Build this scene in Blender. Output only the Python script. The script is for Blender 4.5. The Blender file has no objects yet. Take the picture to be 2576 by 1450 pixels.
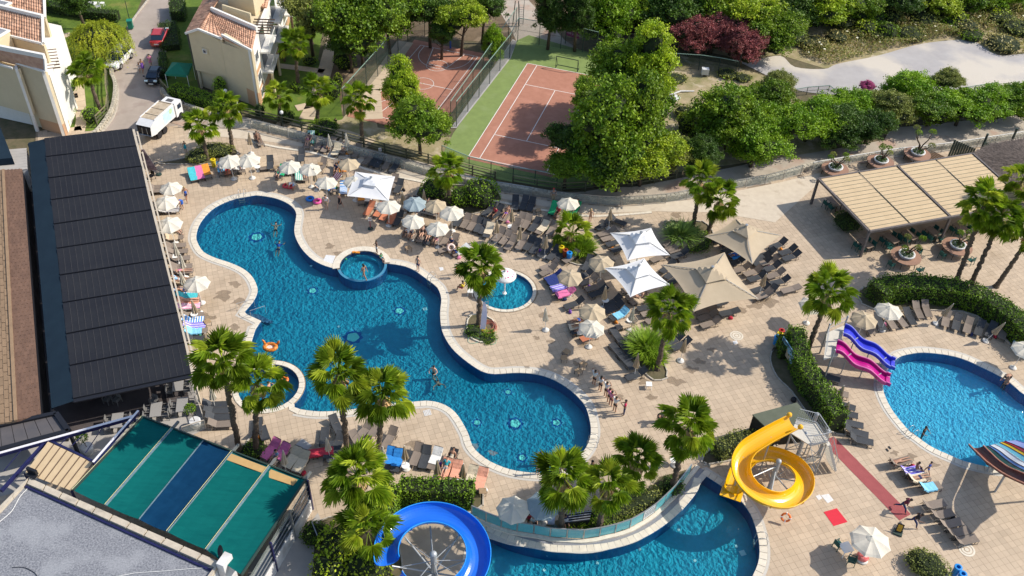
import bpy,math,random
from math import cos,sin,pi,atan2
import numpy as np
from mathutils import Vector as V3,Matrix
R=math.radians
rng=random.Random(7)
nrg=np.random.default_rng(11)
SC=bpy.context.scene
COL=SC.collection
CAM_F,CAM_PITCH,CAM_ROLL,CAM_H=2428.0,R(42.04),R(2.825),55.75
_c,_s=cos(CAM_PITCH),sin(CAM_PITCH)
_fw=V3((0,_c,-_s));_up=V3((0,_s,_c));_rt=V3((1,0,0))
_r2=_rt*cos(CAM_ROLL)+_up*sin(CAM_ROLL)
_u2=-_rt*sin(CAM_ROLL)+_up*cos(CAM_ROLL)
_C=V3((0,0,CAM_H))
cam_data=bpy.data.cameras.new('camera');cam=bpy.data.objects.new('camera',cam_data);COL.objects.link(cam)
cam_data.sensor_width=36.0;cam_data.lens=36.0*CAM_F/2576.0
cam_data.clip_start=1.0;cam_data.clip_end=2000.0
_m=Matrix((_r2,_u2,-_fw)).transposed().to_4x4();_m.translation=_C
cam.matrix_world=_m
SC.camera=cam
SUN_EL,SUN_AZ=R(41.5),R(9.5)
world=bpy.data.worlds.new('World');SC.world=world;world.use_nodes=True
wn=world.node_tree.nodes;bg=wn['Background']
sky=wn.new('ShaderNodeTexSky');sky.sky_type='NISHITA';sky.sun_disc=False
sky.sun_elevation=SUN_EL;sky.sun_rotation=R(90)-SUN_AZ
sky.air_density=1.0;sky.dust_density=1.2;sky.ozone_density=1.0
world.node_tree.links.new(sky.outputs[0],bg.inputs[0]);bg.inputs[1].default_value=0.15
sd=bpy.data.lights.new('sun','SUN');sd.energy=4.3;sd.angle=R(0.53);sd.color=(1.0,0.93,0.82)
sun=bpy.data.objects.new('sun',sd);COL.objects.link(sun)
sdir=V3((cos(SUN_EL)*cos(SUN_AZ),cos(SUN_EL)*sin(SUN_AZ),sin(SUN_EL)))
sun.rotation_euler=sdir.to_track_quat('Z','Y').to_euler();sun.location=(40,60,60)
SC.view_settings.view_transform='Standard';SC.view_settings.look='None'
SC.view_settings.exposure=0.25;SC.view_settings.gamma=1.0
SC.view_settings.use_curve_mapping=False
def P(x,y,z=0.0):
 d=_fw+_r2*((x-1288.0)/CAM_F)-_u2*((y-725.0)/CAM_F)
 k=(z-CAM_H)/d.z
 return _C+d*k
def T(r,c,x,y,z=0.0):
 return P(644.0*c+.25*x,362.2*r+.25*y,z)
def lift(b,t):
 B=P(*b);D=P(*t)-_C
 return B,_C+D*(B.y/D.y)
def TT(r,c,*q):
 return[(644.0*c+.25*q[i],362.2*r+.25*q[i+1])for i in range(0,len(q),2)]
def G(pts,z=0.0):
 return[P(x,y,z)for x,y in pts]
def spline(pts,n=6,closed=True):
 out=[];N=len(pts)
 rngi=range(N)if closed else range(N-1)
 for i in rngi:
  if closed:p0,p1,p2,p3=pts[i-1],pts[i],pts[(i+1)%N],pts[(i+2)%N]
  else:p0,p1,p2,p3=pts[max(i-1,0)],pts[i],pts[i+1],pts[min(i+2,N-1)]
  for k in range(n):
   t=k/n
   out.append(0.5*((2*p1)+(p2-p0)*t+(2*p0-5*p1+4*p2-p3)*t*t+(3*p1-p0-3*p2+p3)*t**3))
 if not closed:out.append(pts[-1].copy())
 return out
MATS={}
def mat(name,c1,c2=None,scale=4.0,rough=.8,bump=0.0,bscale=30.0,rand=0.0,metal=0.0,spec=.4,isl=0.0,detail=4.0,coat=0.0,trans=0.0,alpha=1.0,obj_space=False,dirt=None,stretch=None):
 if name in MATS:return MATS[name]
 m=bpy.data.materials.new(name);m.use_nodes=True;nt=m.node_tree;N=nt.nodes;L=nt.links
 b=N['Principled BSDF'];b.inputs['Roughness'].default_value=rough;b.inputs['Metallic'].default_value=metal
 b.inputs['Specular IOR Level'].default_value=spec;b.inputs['Coat Weight'].default_value=coat
 b.inputs['Transmission Weight'].default_value=0.0
 tc=N.new('ShaderNodeTexCoord' if obj_space else 'ShaderNodeNewGeometry')
 co=tc.outputs['Object' if obj_space else 'Position']
 if stretch:
  mp=N.new('ShaderNodeMapping');mp.inputs['Rotation'].default_value=(0,0,stretch[0]);mp.inputs['Scale'].default_value=stretch[1]
  L.new(co,mp.inputs[0]);co=mp.outputs[0]
 col=None
 if c2 is not None:
  nz=N.new('ShaderNodeTexNoise');nz.inputs['Scale'].default_value=scale;nz.inputs['Detail'].default_value=detail;nz.inputs['Roughness'].default_value=.65
  L.new(co,nz.inputs['Vector'])
  rp=N.new('ShaderNodeValToRGB');rp.color_ramp.elements[0].position=.32;rp.color_ramp.elements[1].position=.68
  rp.color_ramp.elements[0].color=(*c1,1);rp.color_ramp.elements[1].color=(*c2,1)
  L.new(nz.outputs[0],rp.inputs[0]);col=rp.outputs[0]
 if dirt:
  dc,ds,dth,dam=dirt
  n2=N.new('ShaderNodeTexNoise');n2.inputs['Scale'].default_value=ds;n2.inputs['Detail'].default_value=5
  L.new(co,n2.inputs['Vector'])
  r2=N.new('ShaderNodeMapRange');r2.inputs[1].default_value=dth;r2.inputs[2].default_value=dth+.12;r2.inputs[4].default_value=dam
  L.new(n2.outputs[0],r2.inputs[0])
  mx=N.new('ShaderNodeMix');mx.data_type='RGBA';L.new(r2.outputs[0],mx.inputs[0])
  if col:L.new(col,mx.inputs[6])
  else:mx.inputs[6].default_value=(*c1,1)
  mx.inputs[7].default_value=(*dc,1);col=mx.outputs[2]
 if rand or isl:
  hs=N.new('ShaderNodeHueSaturation')
  if col:L.new(col,hs.inputs['Color'])
  else:hs.inputs['Color'].default_value=(*c1,1)
  src=None
  if rand:
   oi=N.new('ShaderNodeObjectInfo');mr=N.new('ShaderNodeMapRange');mr.inputs[3].default_value=1-rand;mr.inputs[4].default_value=1+rand
   L.new(oi.outputs['Random'],mr.inputs[0]);src=mr.outputs[0]
  if isl:
   ge=N.new('ShaderNodeNewGeometry');m2=N.new('ShaderNodeMapRange');m2.inputs[3].default_value=1-isl;m2.inputs[4].default_value=1+isl
   L.new(ge.outputs['Random Per Island'],m2.inputs[0])
   if src:
    mm=N.new('ShaderNodeMath');mm.operation='MULTIPLY';L.new(src,mm.inputs[0]);L.new(m2.outputs[0],mm.inputs[1]);src=mm.outputs[0]
   else:src=m2.outputs[0]
  L.new(src,hs.inputs['Value']);col=hs.outputs[0]
 if col:L.new(col,b.inputs['Base Color'])
 else:b.inputs['Base Color'].default_value=(*c1,1)
 if bump:
  n3=N.new('ShaderNodeTexNoise');n3.inputs['Scale'].default_value=bscale;n3.inputs['Detail'].default_value=4
  L.new(co,n3.inputs['Vector'])
  bp=N.new('ShaderNodeBump');bp.inputs['Strength'].default_value=bump;bp.inputs['Distance'].default_value=.05
  L.new(n3.outputs[0],bp.inputs['Height']);L.new(bp.outputs[0],b.inputs['Normal'])
 out=N['Material Output'];sh=b.outputs[0]
 if trans:
  t=N.new('ShaderNodeBsdfTranslucent')
  if col:L.new(col,t.inputs[0])
  else:t.inputs[0].default_value=(*c1,1)
  mx=N.new('ShaderNodeMixShader');mx.inputs[0].default_value=trans;L.new(sh,mx.inputs[1]);L.new(t.outputs[0],mx.inputs[2]);sh=mx.outputs[0]
 if alpha<1:
  t=N.new('ShaderNodeBsdfTransparent');mx=N.new('ShaderNodeMixShader');mx.inputs[0].default_value=alpha
  L.new(t.outputs[0],mx.inputs[1]);L.new(sh,mx.inputs[2]);sh=mx.outputs[0]
 L.new(sh,out.inputs[0])
 MATS[name]=m
 return m
def leafmat(name,c1,c2,rand=.15,isl=.35,tr=.3):
 0
 if name in MATS:return MATS[name]
 k=2.5;c1=tuple(k*v for v in c1);c2=tuple(k*v for v in c2)
 m=mat(name,c1,c2,scale=.45,rough=.5,rand=rand,isl=isl,spec=.35,trans=tr)
 return m
class MB:
 def __init__(s):s.v=[];s.f=[];s.mi=[];s.cur=0
 def add(s,vs,fs):
  o=len(s.v);s.v+=[tuple(v)for v in vs];s.f+=[tuple(i+o for i in f)for f in fs];s.mi+=[s.cur]*len(fs);return s
 def box(s,c,d,rz=0.0,M=None):
  hx,hy,hz=d[0]/2,d[1]/2,d[2]/2
  ca,sa=cos(rz),sin(rz);vs=[]
  for z in(-hz,hz):
   for x,y in((-hx,-hy),(hx,-hy),(hx,hy),(-hx,hy)):
    v=V3((x*ca-y*sa+c[0],x*sa+y*ca+c[1],z+c[2]))
    vs.append(M@v if M else v)
  return s.add(vs,[(0,3,2,1),(4,5,6,7),(0,1,5,4),(1,2,6,5),(2,3,7,6),(3,0,4,7)])
 def bar(s,a,b,w,h=None,up=V3((0,0,1))):
  a,b=V3(a),V3(b);h=h or w;d=(b-a)
  if d.length<1e-6:return s
  d.normalize();x=d.cross(up)
  if x.length<1e-3:x=d.cross(V3((0,1,0)))
  x.normalize();u=x.cross(d)
  vs=[p+x*(i*w/2)+u*(j*h/2)for p in(a,b)for i,j in((-1,-1),(1,-1),(1,1),(-1,1))]
  return s.add(vs,[(0,1,2,3),(4,7,6,5),(0,4,5,1),(1,5,6,2),(2,6,7,3),(3,7,4,0)])
 def cyl(s,a,b,r0,r1=None,n=8,cap=True):
  return s.tube([V3(a),V3(b)],[r0,r0 if r1 is None else r1],n,cap)
 def tube(s,path,r,n=8,cap=True):
  path=[V3(p)for p in path];rs=r if isinstance(r,(list,tuple))else[r]*len(path)
  vs=[];prev=None
  for i,p in enumerate(path):
   t=(path[min(i+1,len(path)-1)]-path[max(i-1,0)]).normalized()
   if prev is None:
    x=t.cross(V3((0,0,1)))
    if x.length<1e-2:x=V3((1,0,0))
   else:x=prev-t*prev.dot(t)
   x.normalize();prev=x;y=t.cross(x)
   for k in range(n):
    a=2*pi*k/n;vs.append(p+(x*cos(a)+y*sin(a))*rs[i])
  fs=[]
  for i in range(len(path)-1):
   for k in range(n):
    k2=(k+1)%n;fs.append((i*n+k,i*n+k2,(i+1)*n+k2,(i+1)*n+k))
  if cap:fs+=[tuple(range(n))[::-1],tuple(range((len(path)-1)*n,len(path)*n))]
  return s.add(vs,fs)
 def prism(s,pts,z0,z1,top=True,bottom=True):
  n=len(pts);vs=[(p[0],p[1],z0)for p in pts]+[(p[0],p[1],z1)for p in pts]
  ar=sum(pts[i][0]*pts[(i+1)%n][1]-pts[(i+1)%n][0]*pts[i][1]for i in range(n))
  fs=[(i,(i+1)%n,n+(i+1)%n,n+i)for i in range(n)]
  if top:fs.append(tuple(range(n,2*n)))
  if bottom:fs.append(tuple(range(n))[::-1])
  if ar<0:fs=[f[::-1]for f in fs]
  return s.add(vs,fs)
 def quad(s,a,b,c,d):return s.add([a,b,c,d],[(0,1,2,3)])
 def plate(s,pts,th):
  0
  n=len(pts);vs=[V3(p)for p in pts]+[V3(p)-V3((0,0,th))for p in pts]
  fs=[tuple(range(n)),tuple(range(n,2*n))[::-1]]+[(i,n+i,n+(i+1)%n,(i+1)%n)for i in range(n)]
  return s.add(vs,fs)
 def lathe(s,prof,n=12,c=(0,0,0)):
  vs=[]
  for r,z in prof:
   for k in range(n):
    a=2*pi*k/n;vs.append((c[0]+r*cos(a),c[1]+r*sin(a),c[2]+z))
  fs=[(i*n+k,i*n+(k+1)%n,(i+1)*n+(k+1)%n,(i+1)*n+k)for i in range(len(prof)-1)for k in range(n)]
  return s.add(vs,fs)
 def strip(s,A,B,closed=False):
  n=len(A);o=list(A)+list(B);m=n if closed else n-1
  return s.add(o,[(i,(i+1)%n,n+(i+1)%n,n+i)for i in range(m)])
 def ball(s,c,r,n=10,m=7,sz=1.0):
  prof=[(r*sin(pi*i/m)+1e-4,-r*sz*cos(pi*i/m))for i in range(m+1)]
  return s.lathe(prof,n,c)
 def mesh(s,name,mats=(),smooth=False,off=None):
  me=bpy.data.meshes.new(name)
  vs=s.v if off is None else[(v[0]-off[0],v[1]-off[1],v[2]-off[2])for v in s.v]
  me.from_pydata(vs,[],s.f)
  for m in mats:me.materials.append(m)
  if len(mats)>1:me.polygons.foreach_set('material_index',s.mi)
  if smooth:me.polygons.foreach_set('use_smooth',[True]*len(me.polygons))
  me.update();return me
 def bd(s,name,mats,pa=None,smooth=False,kind=None,lb=None):
  if not isinstance(mats,(list,tuple)):mats=[mats]
  off=pa.location if pa is not None else None
  if pa is not None and pa.parent is not None:off=pa.parent.location
  me=s.mesh(name,mats,smooth,off)
  return link(name,me,pa,kind,lb)
def link(name,me,pa=None,kind=None,lb=None,loc=None,rot=None,scale=None):
 o=bpy.data.objects.new(name,me);COL.objects.link(o)
 if pa is not None:o.parent=pa
 if kind:o['kind']=kind
 if lb:o['label']=lb
 if loc is not None:o.location=loc
 if rot is not None:o.rotation_euler=rot
 if scale is not None:o.scale=scale
 return o
def PT(n,b,m,p):return link(n,b.mesh(n,[m]),p)
LABELS={}
def tag(o,lb,cat,grp=None):
 n=len(lb.split())
 if n<4 or n>16:print('LABEL LEN',n,lb)
 if lb in LABELS:print('LABEL DUP',lb)
 LABELS[lb]=1
 o['label']=lb;o['category']=cat
 if grp:o['group']=grp
 return o
def thing(name,lb,cat,loc=(0,0,0),rz=0.0,grp=None):
 o=bpy.data.objects.new(name,None);COL.objects.link(o);o.location=loc;o.rotation_euler=(0,0,rz);o.empty_display_size=.3
 return tag(o,lb,cat,grp)
def copy_tree(src,lb,loc,rz,grp=None,scale=None):
 c=src.copy();COL.objects.link(c);c.location=loc;c.rotation_euler=(0,0,rz)
 if scale is not None:c.scale=(scale,)*3 if isinstance(scale,(int,float))else scale
 tag(c,lb,src['category'],grp or src.get('group'))
 for ch in src.children:
  d=ch.copy();COL.objects.link(d);d.parent=c
  for g in ch.children:
   e=g.copy();COL.objects.link(e);e.parent=d
 return c
ORD=['first','second','third','fourth','fifth','sixth','seventh','eighth','ninth','tenth','eleventh','twelfth','thirteenth','fourteenth','fifteenth','sixteenth','seventeenth','eighteenth','nineteenth','twentieth','twenty-first','twenty-second','twenty-third','twenty-fourth','twenty-fifth','twenty-sixth']
def npmesh(name,V,F,mats,smooth=False):
 0
 me=bpy.data.meshes.new(name);nv=len(V);nf,k=F.shape
 me.vertices.add(nv);me.vertices.foreach_set('co',np.asarray(V,dtype=np.float32).ravel())
 me.loops.add(nf*k);me.loops.foreach_set('vertex_index',F.astype(np.int32).ravel())
 me.polygons.add(nf);me.polygons.foreach_set('loop_start',np.arange(0,nf*k,k,dtype=np.int32))
 me.polygons.foreach_set('loop_total',np.full(nf,k,dtype=np.int32))
 me.polygons.foreach_set('use_smooth',np.full(nf,smooth,dtype=bool))
 for m in mats:me.materials.append(m)
 me.update(calc_edges=True);me.validate();return me
def leafa(pts,nrm,size,rg,flat=.5,aspect=.55):
 0
 n=len(pts);rnd=rg.normal(size=(n,3));nn=nrm*flat+rnd*(1-flat);nn/=np.linalg.norm(nn,axis=1)[:,None]+1e-9
 t=np.cross(nn,rg.normal(size=(n,3)));t/=np.linalg.norm(t,axis=1)[:,None]+1e-9
 b=np.cross(nn,t);s=(size*rg.uniform(.6,1.35,n))[:,None]
 V=np.stack([pts-t*s*.5,pts+b*s*aspect*.5,pts+t*s*.5-nn*s*.12,pts-b*s*aspect*.5],1).reshape(-1,3)
 F=np.arange(4*n).reshape(n,4)
 return V,F
def inside(poly,x,y):
 0
 x=np.asarray(x);y=np.asarray(y);r=np.zeros(x.shape,bool);n=len(poly)
 for i in range(n):
  x0,y0=poly[i][0],poly[i][1];x1,y1=poly[(i+1)%n][0],poly[(i+1)%n][1]
  if y0==y1:continue
  c=((y0>y)!=(y1>y))&(x<(x1-x0)*(y-y0)/(y1-y0)+x0);r^=c
 return r
def nearest(poly,x,y,closed=True):
 0
 best=np.full(x.shape,1e9);bx=np.zeros(x.shape);by=np.zeros(x.shape);n=len(poly)
 for i in range(n if closed else n-1):
  ax,ay=poly[i][0],poly[i][1];cx,cy=poly[(i+1)%n][0],poly[(i+1)%n][1]
  dx,dy=cx-ax,cy-ay;L2=dx*dx+dy*dy+1e-12
  t=np.clip(((x-ax)*dx+(y-ay)*dy)/L2,0,1);qx,qy=ax+t*dx,ay+t*dy
  d=np.hypot(x-qx,y-qy);m=d<best;best[m]=d[m];bx[m]=qx[m];by[m]=qy[m]
 return best,bx,by
def offset(poly,d,closed=True):
 0
 out=[];n=len(poly)
 for i in range(n):
  a=poly[i-1]if(closed or i>0)else poly[i];b=poly[(i+1)%n]if(closed or i<n-1)else poly[i]
  t=V3((b[0]-a[0],b[1]-a[1],0)).normalized();out.append(V3((poly[i][0]+t.y*d,poly[i][1]-t.x*d,poly[i][2])))
 return out
def ccw(poly):
 n=len(poly);ar=sum(poly[i][0]*poly[(i+1)%n][1]-poly[(i+1)%n][0]*poly[i][1]for i in range(n))
 return poly if ar>0 else poly[::-1]
 # ================================================================ THE SETTING: ground, pools, paving, roads, courts
from mathutils.geometry import tessellate_polygon
def sheet(name,outer,holes,z,m,kind='structure',lb=None):
 loops=[[V3((p[0],p[1],z))for p in outer]]+[[V3((p[0],p[1],z))for p in h]for h in holes]
 vs=[v for l in loops for v in l];tri=tessellate_polygon(loops)
 b=MB();fs=[]
 for a,c,d in tri:
  n=(vs[c]-vs[a]).cross(vs[d]-vs[a]);fs.append((a,c,d)if n.z>0 else(a,d,c))
 b.add(vs,fs);o=link(name,b.mesh(name,[m]));o['kind']=kind
 if lb:o['label']=lb
 return o
def arc(cx,cy,r,a0,a1,n):
 return[V3((cx+r*cos(R(a0+(a1-a0)*i/n)),cy+r*sin(R(a0+(a1-a0)*i/n)),0))for i in range(n+1)]
SPA1=P(911,668);SPA1r=1.95
SPA2=P(676,973);SPA2r=2.3
KID=P(1270,731);KIDr=2.42
m1=spline(G(TT(1,0,2575,520,2350,560,2150,650,2020,790,1975,920,1990,1000,2050,1090,2170,1150,2320,1200,2450,1260,2540,1340,2590,1449)+[(646,742),(636,762)]),5,False)
m2=G([(613,788),(657,808)])
m3=spline(G([(644,826),(632,862),(625,892)]),4,False)
def arc_from(c,r,p0,p1,n,short=True):
 a0=math.degrees(atan2(p0[1]-c[1],p0[0]-c[0]));a1=math.degrees(atan2(p1[1]-c[1],p1[0]-c[0]))
 return a0,a1
q0=P(628,925);q1=P(742,1027)
a0,a1=arc_from(SPA2,SPA2r,q0,q1,12)
if a1>a0:a1-=360
s2arc=arc(SPA2.x,SPA2.y,SPA2r+.5,a0,a1,18)
m4=spline(G([(748,1029),(801,1036),(876,1032),(960,1019),(1044,1011),(1081,1009),(1114,1017),(1139,1032),(1156,1052),(1169,1074),(1179,1094),(1189,1124),(1214,1149),(1244,1167),(1288,1183),(1338,1190),(1363,1190),(1400,1183),(1438,1164),(1463,1142),(1479,1117),(1486,1090),(1484,1062),(1473,1024),(1453,999),(1428,977),(1395,957),(1358,944),(1318,939),(1288,939),(1244,942),(1219,938),(1194,925),(1159,899),(1134,874),(1116,844),(1109,819),(1107,787),(1110,754),(1106,737),(1098,722),(1069,700),(1044,682),(1019,671),(994,666),(970,663)]),3,False)
b0,b1=arc_from(SPA1,SPA1r,P(970,663),P(855,677),12)
if b1>b0:b1-=360
s1arc=arc(SPA1.x,SPA1.y,SPA1r+.22,b0-3,b1+3,18)
m5=spline(G([(856,675),(836,675),(806,665),(781,650),(759,627),(745,602),(740,580),(744,552),(745,537),(736,522),(719,510),(694,500),(669,495),(650,492.5)]),4,False)
MAIN=m1+m2+m3+s2arc+m4+s1arc+m5
NOCOPE=[(SPA2.x,SPA2.y,SPA2r+.56),(SPA1.x,SPA1.y,SPA1r+.3)]
KIDP=arc(KID.x,KID.y,KIDr,0,360-8,44)
SPA1P=arc(SPA1.x,SPA1.y,SPA1r,0,350,35)
SPA2P=arc(SPA2.x,SPA2.y,SPA2r,0,350,35)
sl_in=spline(G([(1766,1192),(1762,1215),(1754,1237),(1725,1274),(1688,1309),(1638,1344),(1588,1367),(1538,1382),(1488,1388),(1438,1390),(1388,1388),(1338,1379),(1288,1365),(1256,1352),(1222,1335)]),3,False)
sl_out=spline(G([(1205,1345),(1185,1400),(1190,1500),(1300,1640),(1550,1680),(1760,1620),(1860,1510),(1893,1449),(1908,1412),(1910,1374),(1903,1337),(1888,1294),(1860,1257),(1813,1222)]),3,False)
SLIDEP=sl_in+sl_out
RIGHTP=spline(G([(2257,902),(2229,937),(2221,972),(2227,999),(2244,1032),(2267,1062),(2289,1087),(2307,1099),(2342,1124),(2392,1147),(2440,1165),(2530,1180),(2620,1165),(2668,1120),(2668,1060),(2630,1020),(2576,994),(2532,957),(2469,924),(2407,899),(2332,888),(2290,891)]),4)
MAIN,KIDP,SPA1P,SPA2P,SLIDEP,RIGHTP=[ccw(p)for p in(MAIN,KIDP,SPA1P,SPA2P,SLIDEP,RIGHTP)]
def clean(poly):
 out=[]
 for p in poly:
  if not out or(p-out[-1]).length>.06:out.append(p)
 if(out[0]-out[-1]).length<.06:out.pop()
 return out
MAIN,SLIDEP,RIGHTP=clean(MAIN),clean(SLIDEP),clean(RIGHTP)
POOLS=[MAIN,KIDP,SPA1P,SPA2P,SLIDEP,RIGHTP]
HOLES=[MAIN,KIDP,offset(SPA1P,-.02),offset(SPA2P,-.02),SLIDEP,RIGHTP]
M_earth=mat('earth',(.16,.125,.075),(.09,.085,.04),1.2,.95,.5,20)
M_joint=mat('paving_joint',(.30,.23,.16),(.22,.17,.12),2,.9)
M_tile=mat('sandstone_paving',(.52,.41,.295),(.45,.35,.25),.35,.75,.12,60,rand=0,isl=.085,dirt=((.30,.22,.14),.22,.60,.5))
M_slab=mat('smooth_slab',(.60,.52,.41),(.53,.45,.35),1.5,.8,.1,40,dirt=((.36,.28,.2),.8,.6,.5))
MC=mat('coping_stone',(.70,.64,.53),(.60,.54,.44),3,.7,.05,40,isl=.05,rand=.05)
M_grate=mat('overflow_grate',(.58,.55,.49),(.45,.42,.37),20,.6)
def poolmat(name,c1,c2,grout,s=3.0):
 m=mat(name,c1,c2,.4,.35,0,spec=.5);nt=m.node_tree;N=nt.nodes;L=nt.links
 b=N['Principled BSDF'];src=b.inputs['Base Color'].links[0].from_socket
 ge=N.new('ShaderNodeNewGeometry');mp=N.new('ShaderNodeMapping');mp.inputs['Rotation'].default_value=(0,0,R(20.9));L.new(ge.outputs['Position'],mp.inputs[0])
 br=N.new('ShaderNodeTexBrick');br.offset=0;br.inputs['Scale'].default_value=s;br.inputs['Brick Width'].default_value=.5;br.inputs['Row Height'].default_value=.5
 br.inputs['Mortar Size'].default_value=.035;br.inputs['Color1'].default_value=(1,1,1,1);br.inputs['Color2'].default_value=(.86,.86,.86,1);br.inputs['Mortar'].default_value=(*grout,1);br.inputs['Bias'].default_value=-.1
 L.new(mp.outputs[0],br.inputs[0]);mx=N.new('ShaderNodeMix');mx.data_type='RGBA';mx.blend_type='MULTIPLY';mx.inputs[0].default_value=1
 L.new(src,mx.inputs[6]);L.new(br.outputs[0],mx.inputs[7]);L.new(mx.outputs[2],b.inputs['Base Color']);return m
M_pfloor=poolmat('pool_mosaic_floor',(.020,.31,.45),(.036,.41,.55),(.78,.88,.92))
M_pfloor2=poolmat('pool_mosaic_floor_light',(.035,.42,.57),(.055,.52,.66),(.8,.9,.95),2.4)
M_pfloor3=poolmat('pool_mosaic_floor_bright',(.06,.52,.78),(.12,.66,.88),(.85,.95,1),2.4)
M_pwall=poolmat('pool_mosaic_wall',(.012,.12,.31),(.016,.16,.38),(.7,.8,.9))
def watermat(name,tint,bump,sc):
 m=bpy.data.materials.new(name);m.use_nodes=True;N=m.node_tree.nodes;L=m.node_tree.links;N.clear()
 out=N.new('ShaderNodeOutputMaterial');t=N.new('ShaderNodeBsdfTransparent');t.inputs[0].default_value=(*tint,1)
 g=N.new('ShaderNodeBsdfGlossy');g.inputs['Roughness'].default_value=.06;mx=N.new('ShaderNodeMixShader')
 fr=N.new('ShaderNodeFresnel');fr.inputs[0].default_value=1.33
 ge=N.new('ShaderNodeNewGeometry');n1=N.new('ShaderNodeTexNoise');n1.inputs['Scale'].default_value=sc;n1.inputs['Detail'].default_value=3;n1.inputs['Distortion'].default_value=.6
 L.new(ge.outputs['Position'],n1.inputs['Vector'])
 bp=N.new('ShaderNodeBump');bp.inputs['Strength'].default_value=bump;bp.inputs['Distance'].default_value=.08
 L.new(n1.outputs[0],bp.inputs['Height']);L.new(bp.outputs[0],g.inputs['Normal']);L.new(bp.outputs[0],fr.inputs['Normal'])
 L.new(fr.outputs[0],mx.inputs[0]);L.new(t.outputs[0],mx.inputs[1]);L.new(g.outputs[0],mx.inputs[2]);L.new(mx.outputs[0],out.inputs[0]);return m
M_water=watermat('pool_water',(.70,.95,.98),.32,2.9)
M_water2=watermat('pool_water_lively',(.84,.98,1.0),.7,3.6)
big=[V3(p)for p in((-420,-60,0),(420,-60,0),(420,700,0),(-420,700,0))]
sheet('ground',big,[ccw(h)[::-1]for h in HOLES],-.085,M_earth)
RAIL_BASE=[(338,330),(400,318),(470,320),(560,321),(640,326),(690,338),(800,367),(900,394),(1000,421),(1100,451),(1200,474),(1290,488),(1390,505),(1545,519),(1670,512),(1745,499),(1853,476),(1932,462),(2040,432),(2150,413),(2257,396),(2330,388),(2410,378),(2576,352),(2700,335)]
WOOD_BASE=[(480,262),(560,282),(607,293),(644,300),(751,328),(864,356),(981,389),(1041,403),(1101,418),(1229,452),(1290,466),(1402,485),(1468,482),(1538,471),(1594,470),(1659,458),(1725,445)]
WALK_TOP=WOOD_BASE+[(1932,402),(2080,378),(2225,352),(2240,322),(2350,312),(2576,288),(2700,275)]
deck_poly=ccw(G(RAIL_BASE)+[P(2900,335),P(2900,1700),P(-300,1700),P(-300,1000),P(60,1000),P(90,330)])
sheet('pool_deck',deck_poly,[ccw(h)[::-1]for h in HOLES],-.014,M_joint)
def tile_field():
 az=R(20.9);ca,sa=cos(az),sin(az);S=.45
 ii=np.arange(-140,190);gi,gj=np.meshgrid(ii,ii)
 gi=gi.ravel();gj=gj.ravel()
 lx=gi*S;ly=gj*S
 cx=lx*ca-ly*sa+3;cy=lx*sa+ly*ca+55
 d=np.stack([cx,cy,np.zeros_like(cx)-CAM_H],1);z=d@np.array(_fw);px=1288+CAM_F*(d@np.array(_r2))/z;py=725-CAM_F*(d@np.array(_u2))/z
 k=(px>-120)&(px<2720)&(py>300)&(py<1600)&inside(deck_poly,cx,cy)
 for h in POOLS:k&=~inside(h,cx,cy)
 cx,cy,px,py=cx[k],cy[k],px[k],py[k]
 dm=np.full(cx.shape,1e9)
 for h in POOLS:
  dd,_,_=nearest(h,cx,cy);dm=np.minimum(dm,dd)
 k=dm>.22;cx,cy,px,py,dm=cx[k],cy[k],px[k],py[k],dm[k]
 h=S/2-.006
 cor=[(-h,-h),(h,-h),(h,h),(-h,h)]
 V=np.stack([np.stack([cx+a*ca-b*sa,cy+a*sa+b*ca],1)for a,b in cor],1)
 near=dm<.9;sub=V[near].reshape(-1,2)
 for hpoly in POOLS:
  dd,qx,qy=nearest(hpoly,sub[:,0],sub[:,1]);ins=inside(hpoly,sub[:,0],sub[:,1]);bad=(dd<.42)|ins
  vx,vy=sub[:,0]-qx,sub[:,1]-qy;ln=np.hypot(vx,vy)+1e-9;sg=np.where(ins,-1,1)
  sub[bad,0]=(qx+vx/ln*.42*sg)[bad];sub[bad,1]=(qy+vy/ln*.42*sg)[bad]
 V[near]=sub.reshape(-1,4,2)
 z=nrg.uniform(-.004,.004,len(cx))
 vis=(px>10)&(px<2566)&(py<1440);score=np.where(vis,py,-1);ordr=np.argsort(-score);first=ordr[:300];rest=ordr[300:]
 def arr(sel):
  n=len(sel);A=np.zeros((n,8,3));A[:,:4,:2]=V[sel];A[:,4:,:2]=V[sel];A[:,:4,2]=z[sel,None];A[:,4:,2]=-.02
  f=np.array([[0,1,2,3],[0,4,5,1],[1,5,6,2],[2,6,7,3],[3,7,4,0]]);F=(f[None]+(np.arange(n)*8)[:,None,None]).reshape(-1,4)
  return A.reshape(-1,3),F
 deck=bpy.data.objects['pool_deck']
 A,F=arr(rest);o=link('paving_tiles',npmesh('paving_tiles',A,F,[M_tile]),deck,'stuff')
 for i in first:
  A,F=arr(np.array([i]));link('tile',npmesh('tile',A,F,[M_tile]),deck)
tile_field()
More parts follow.
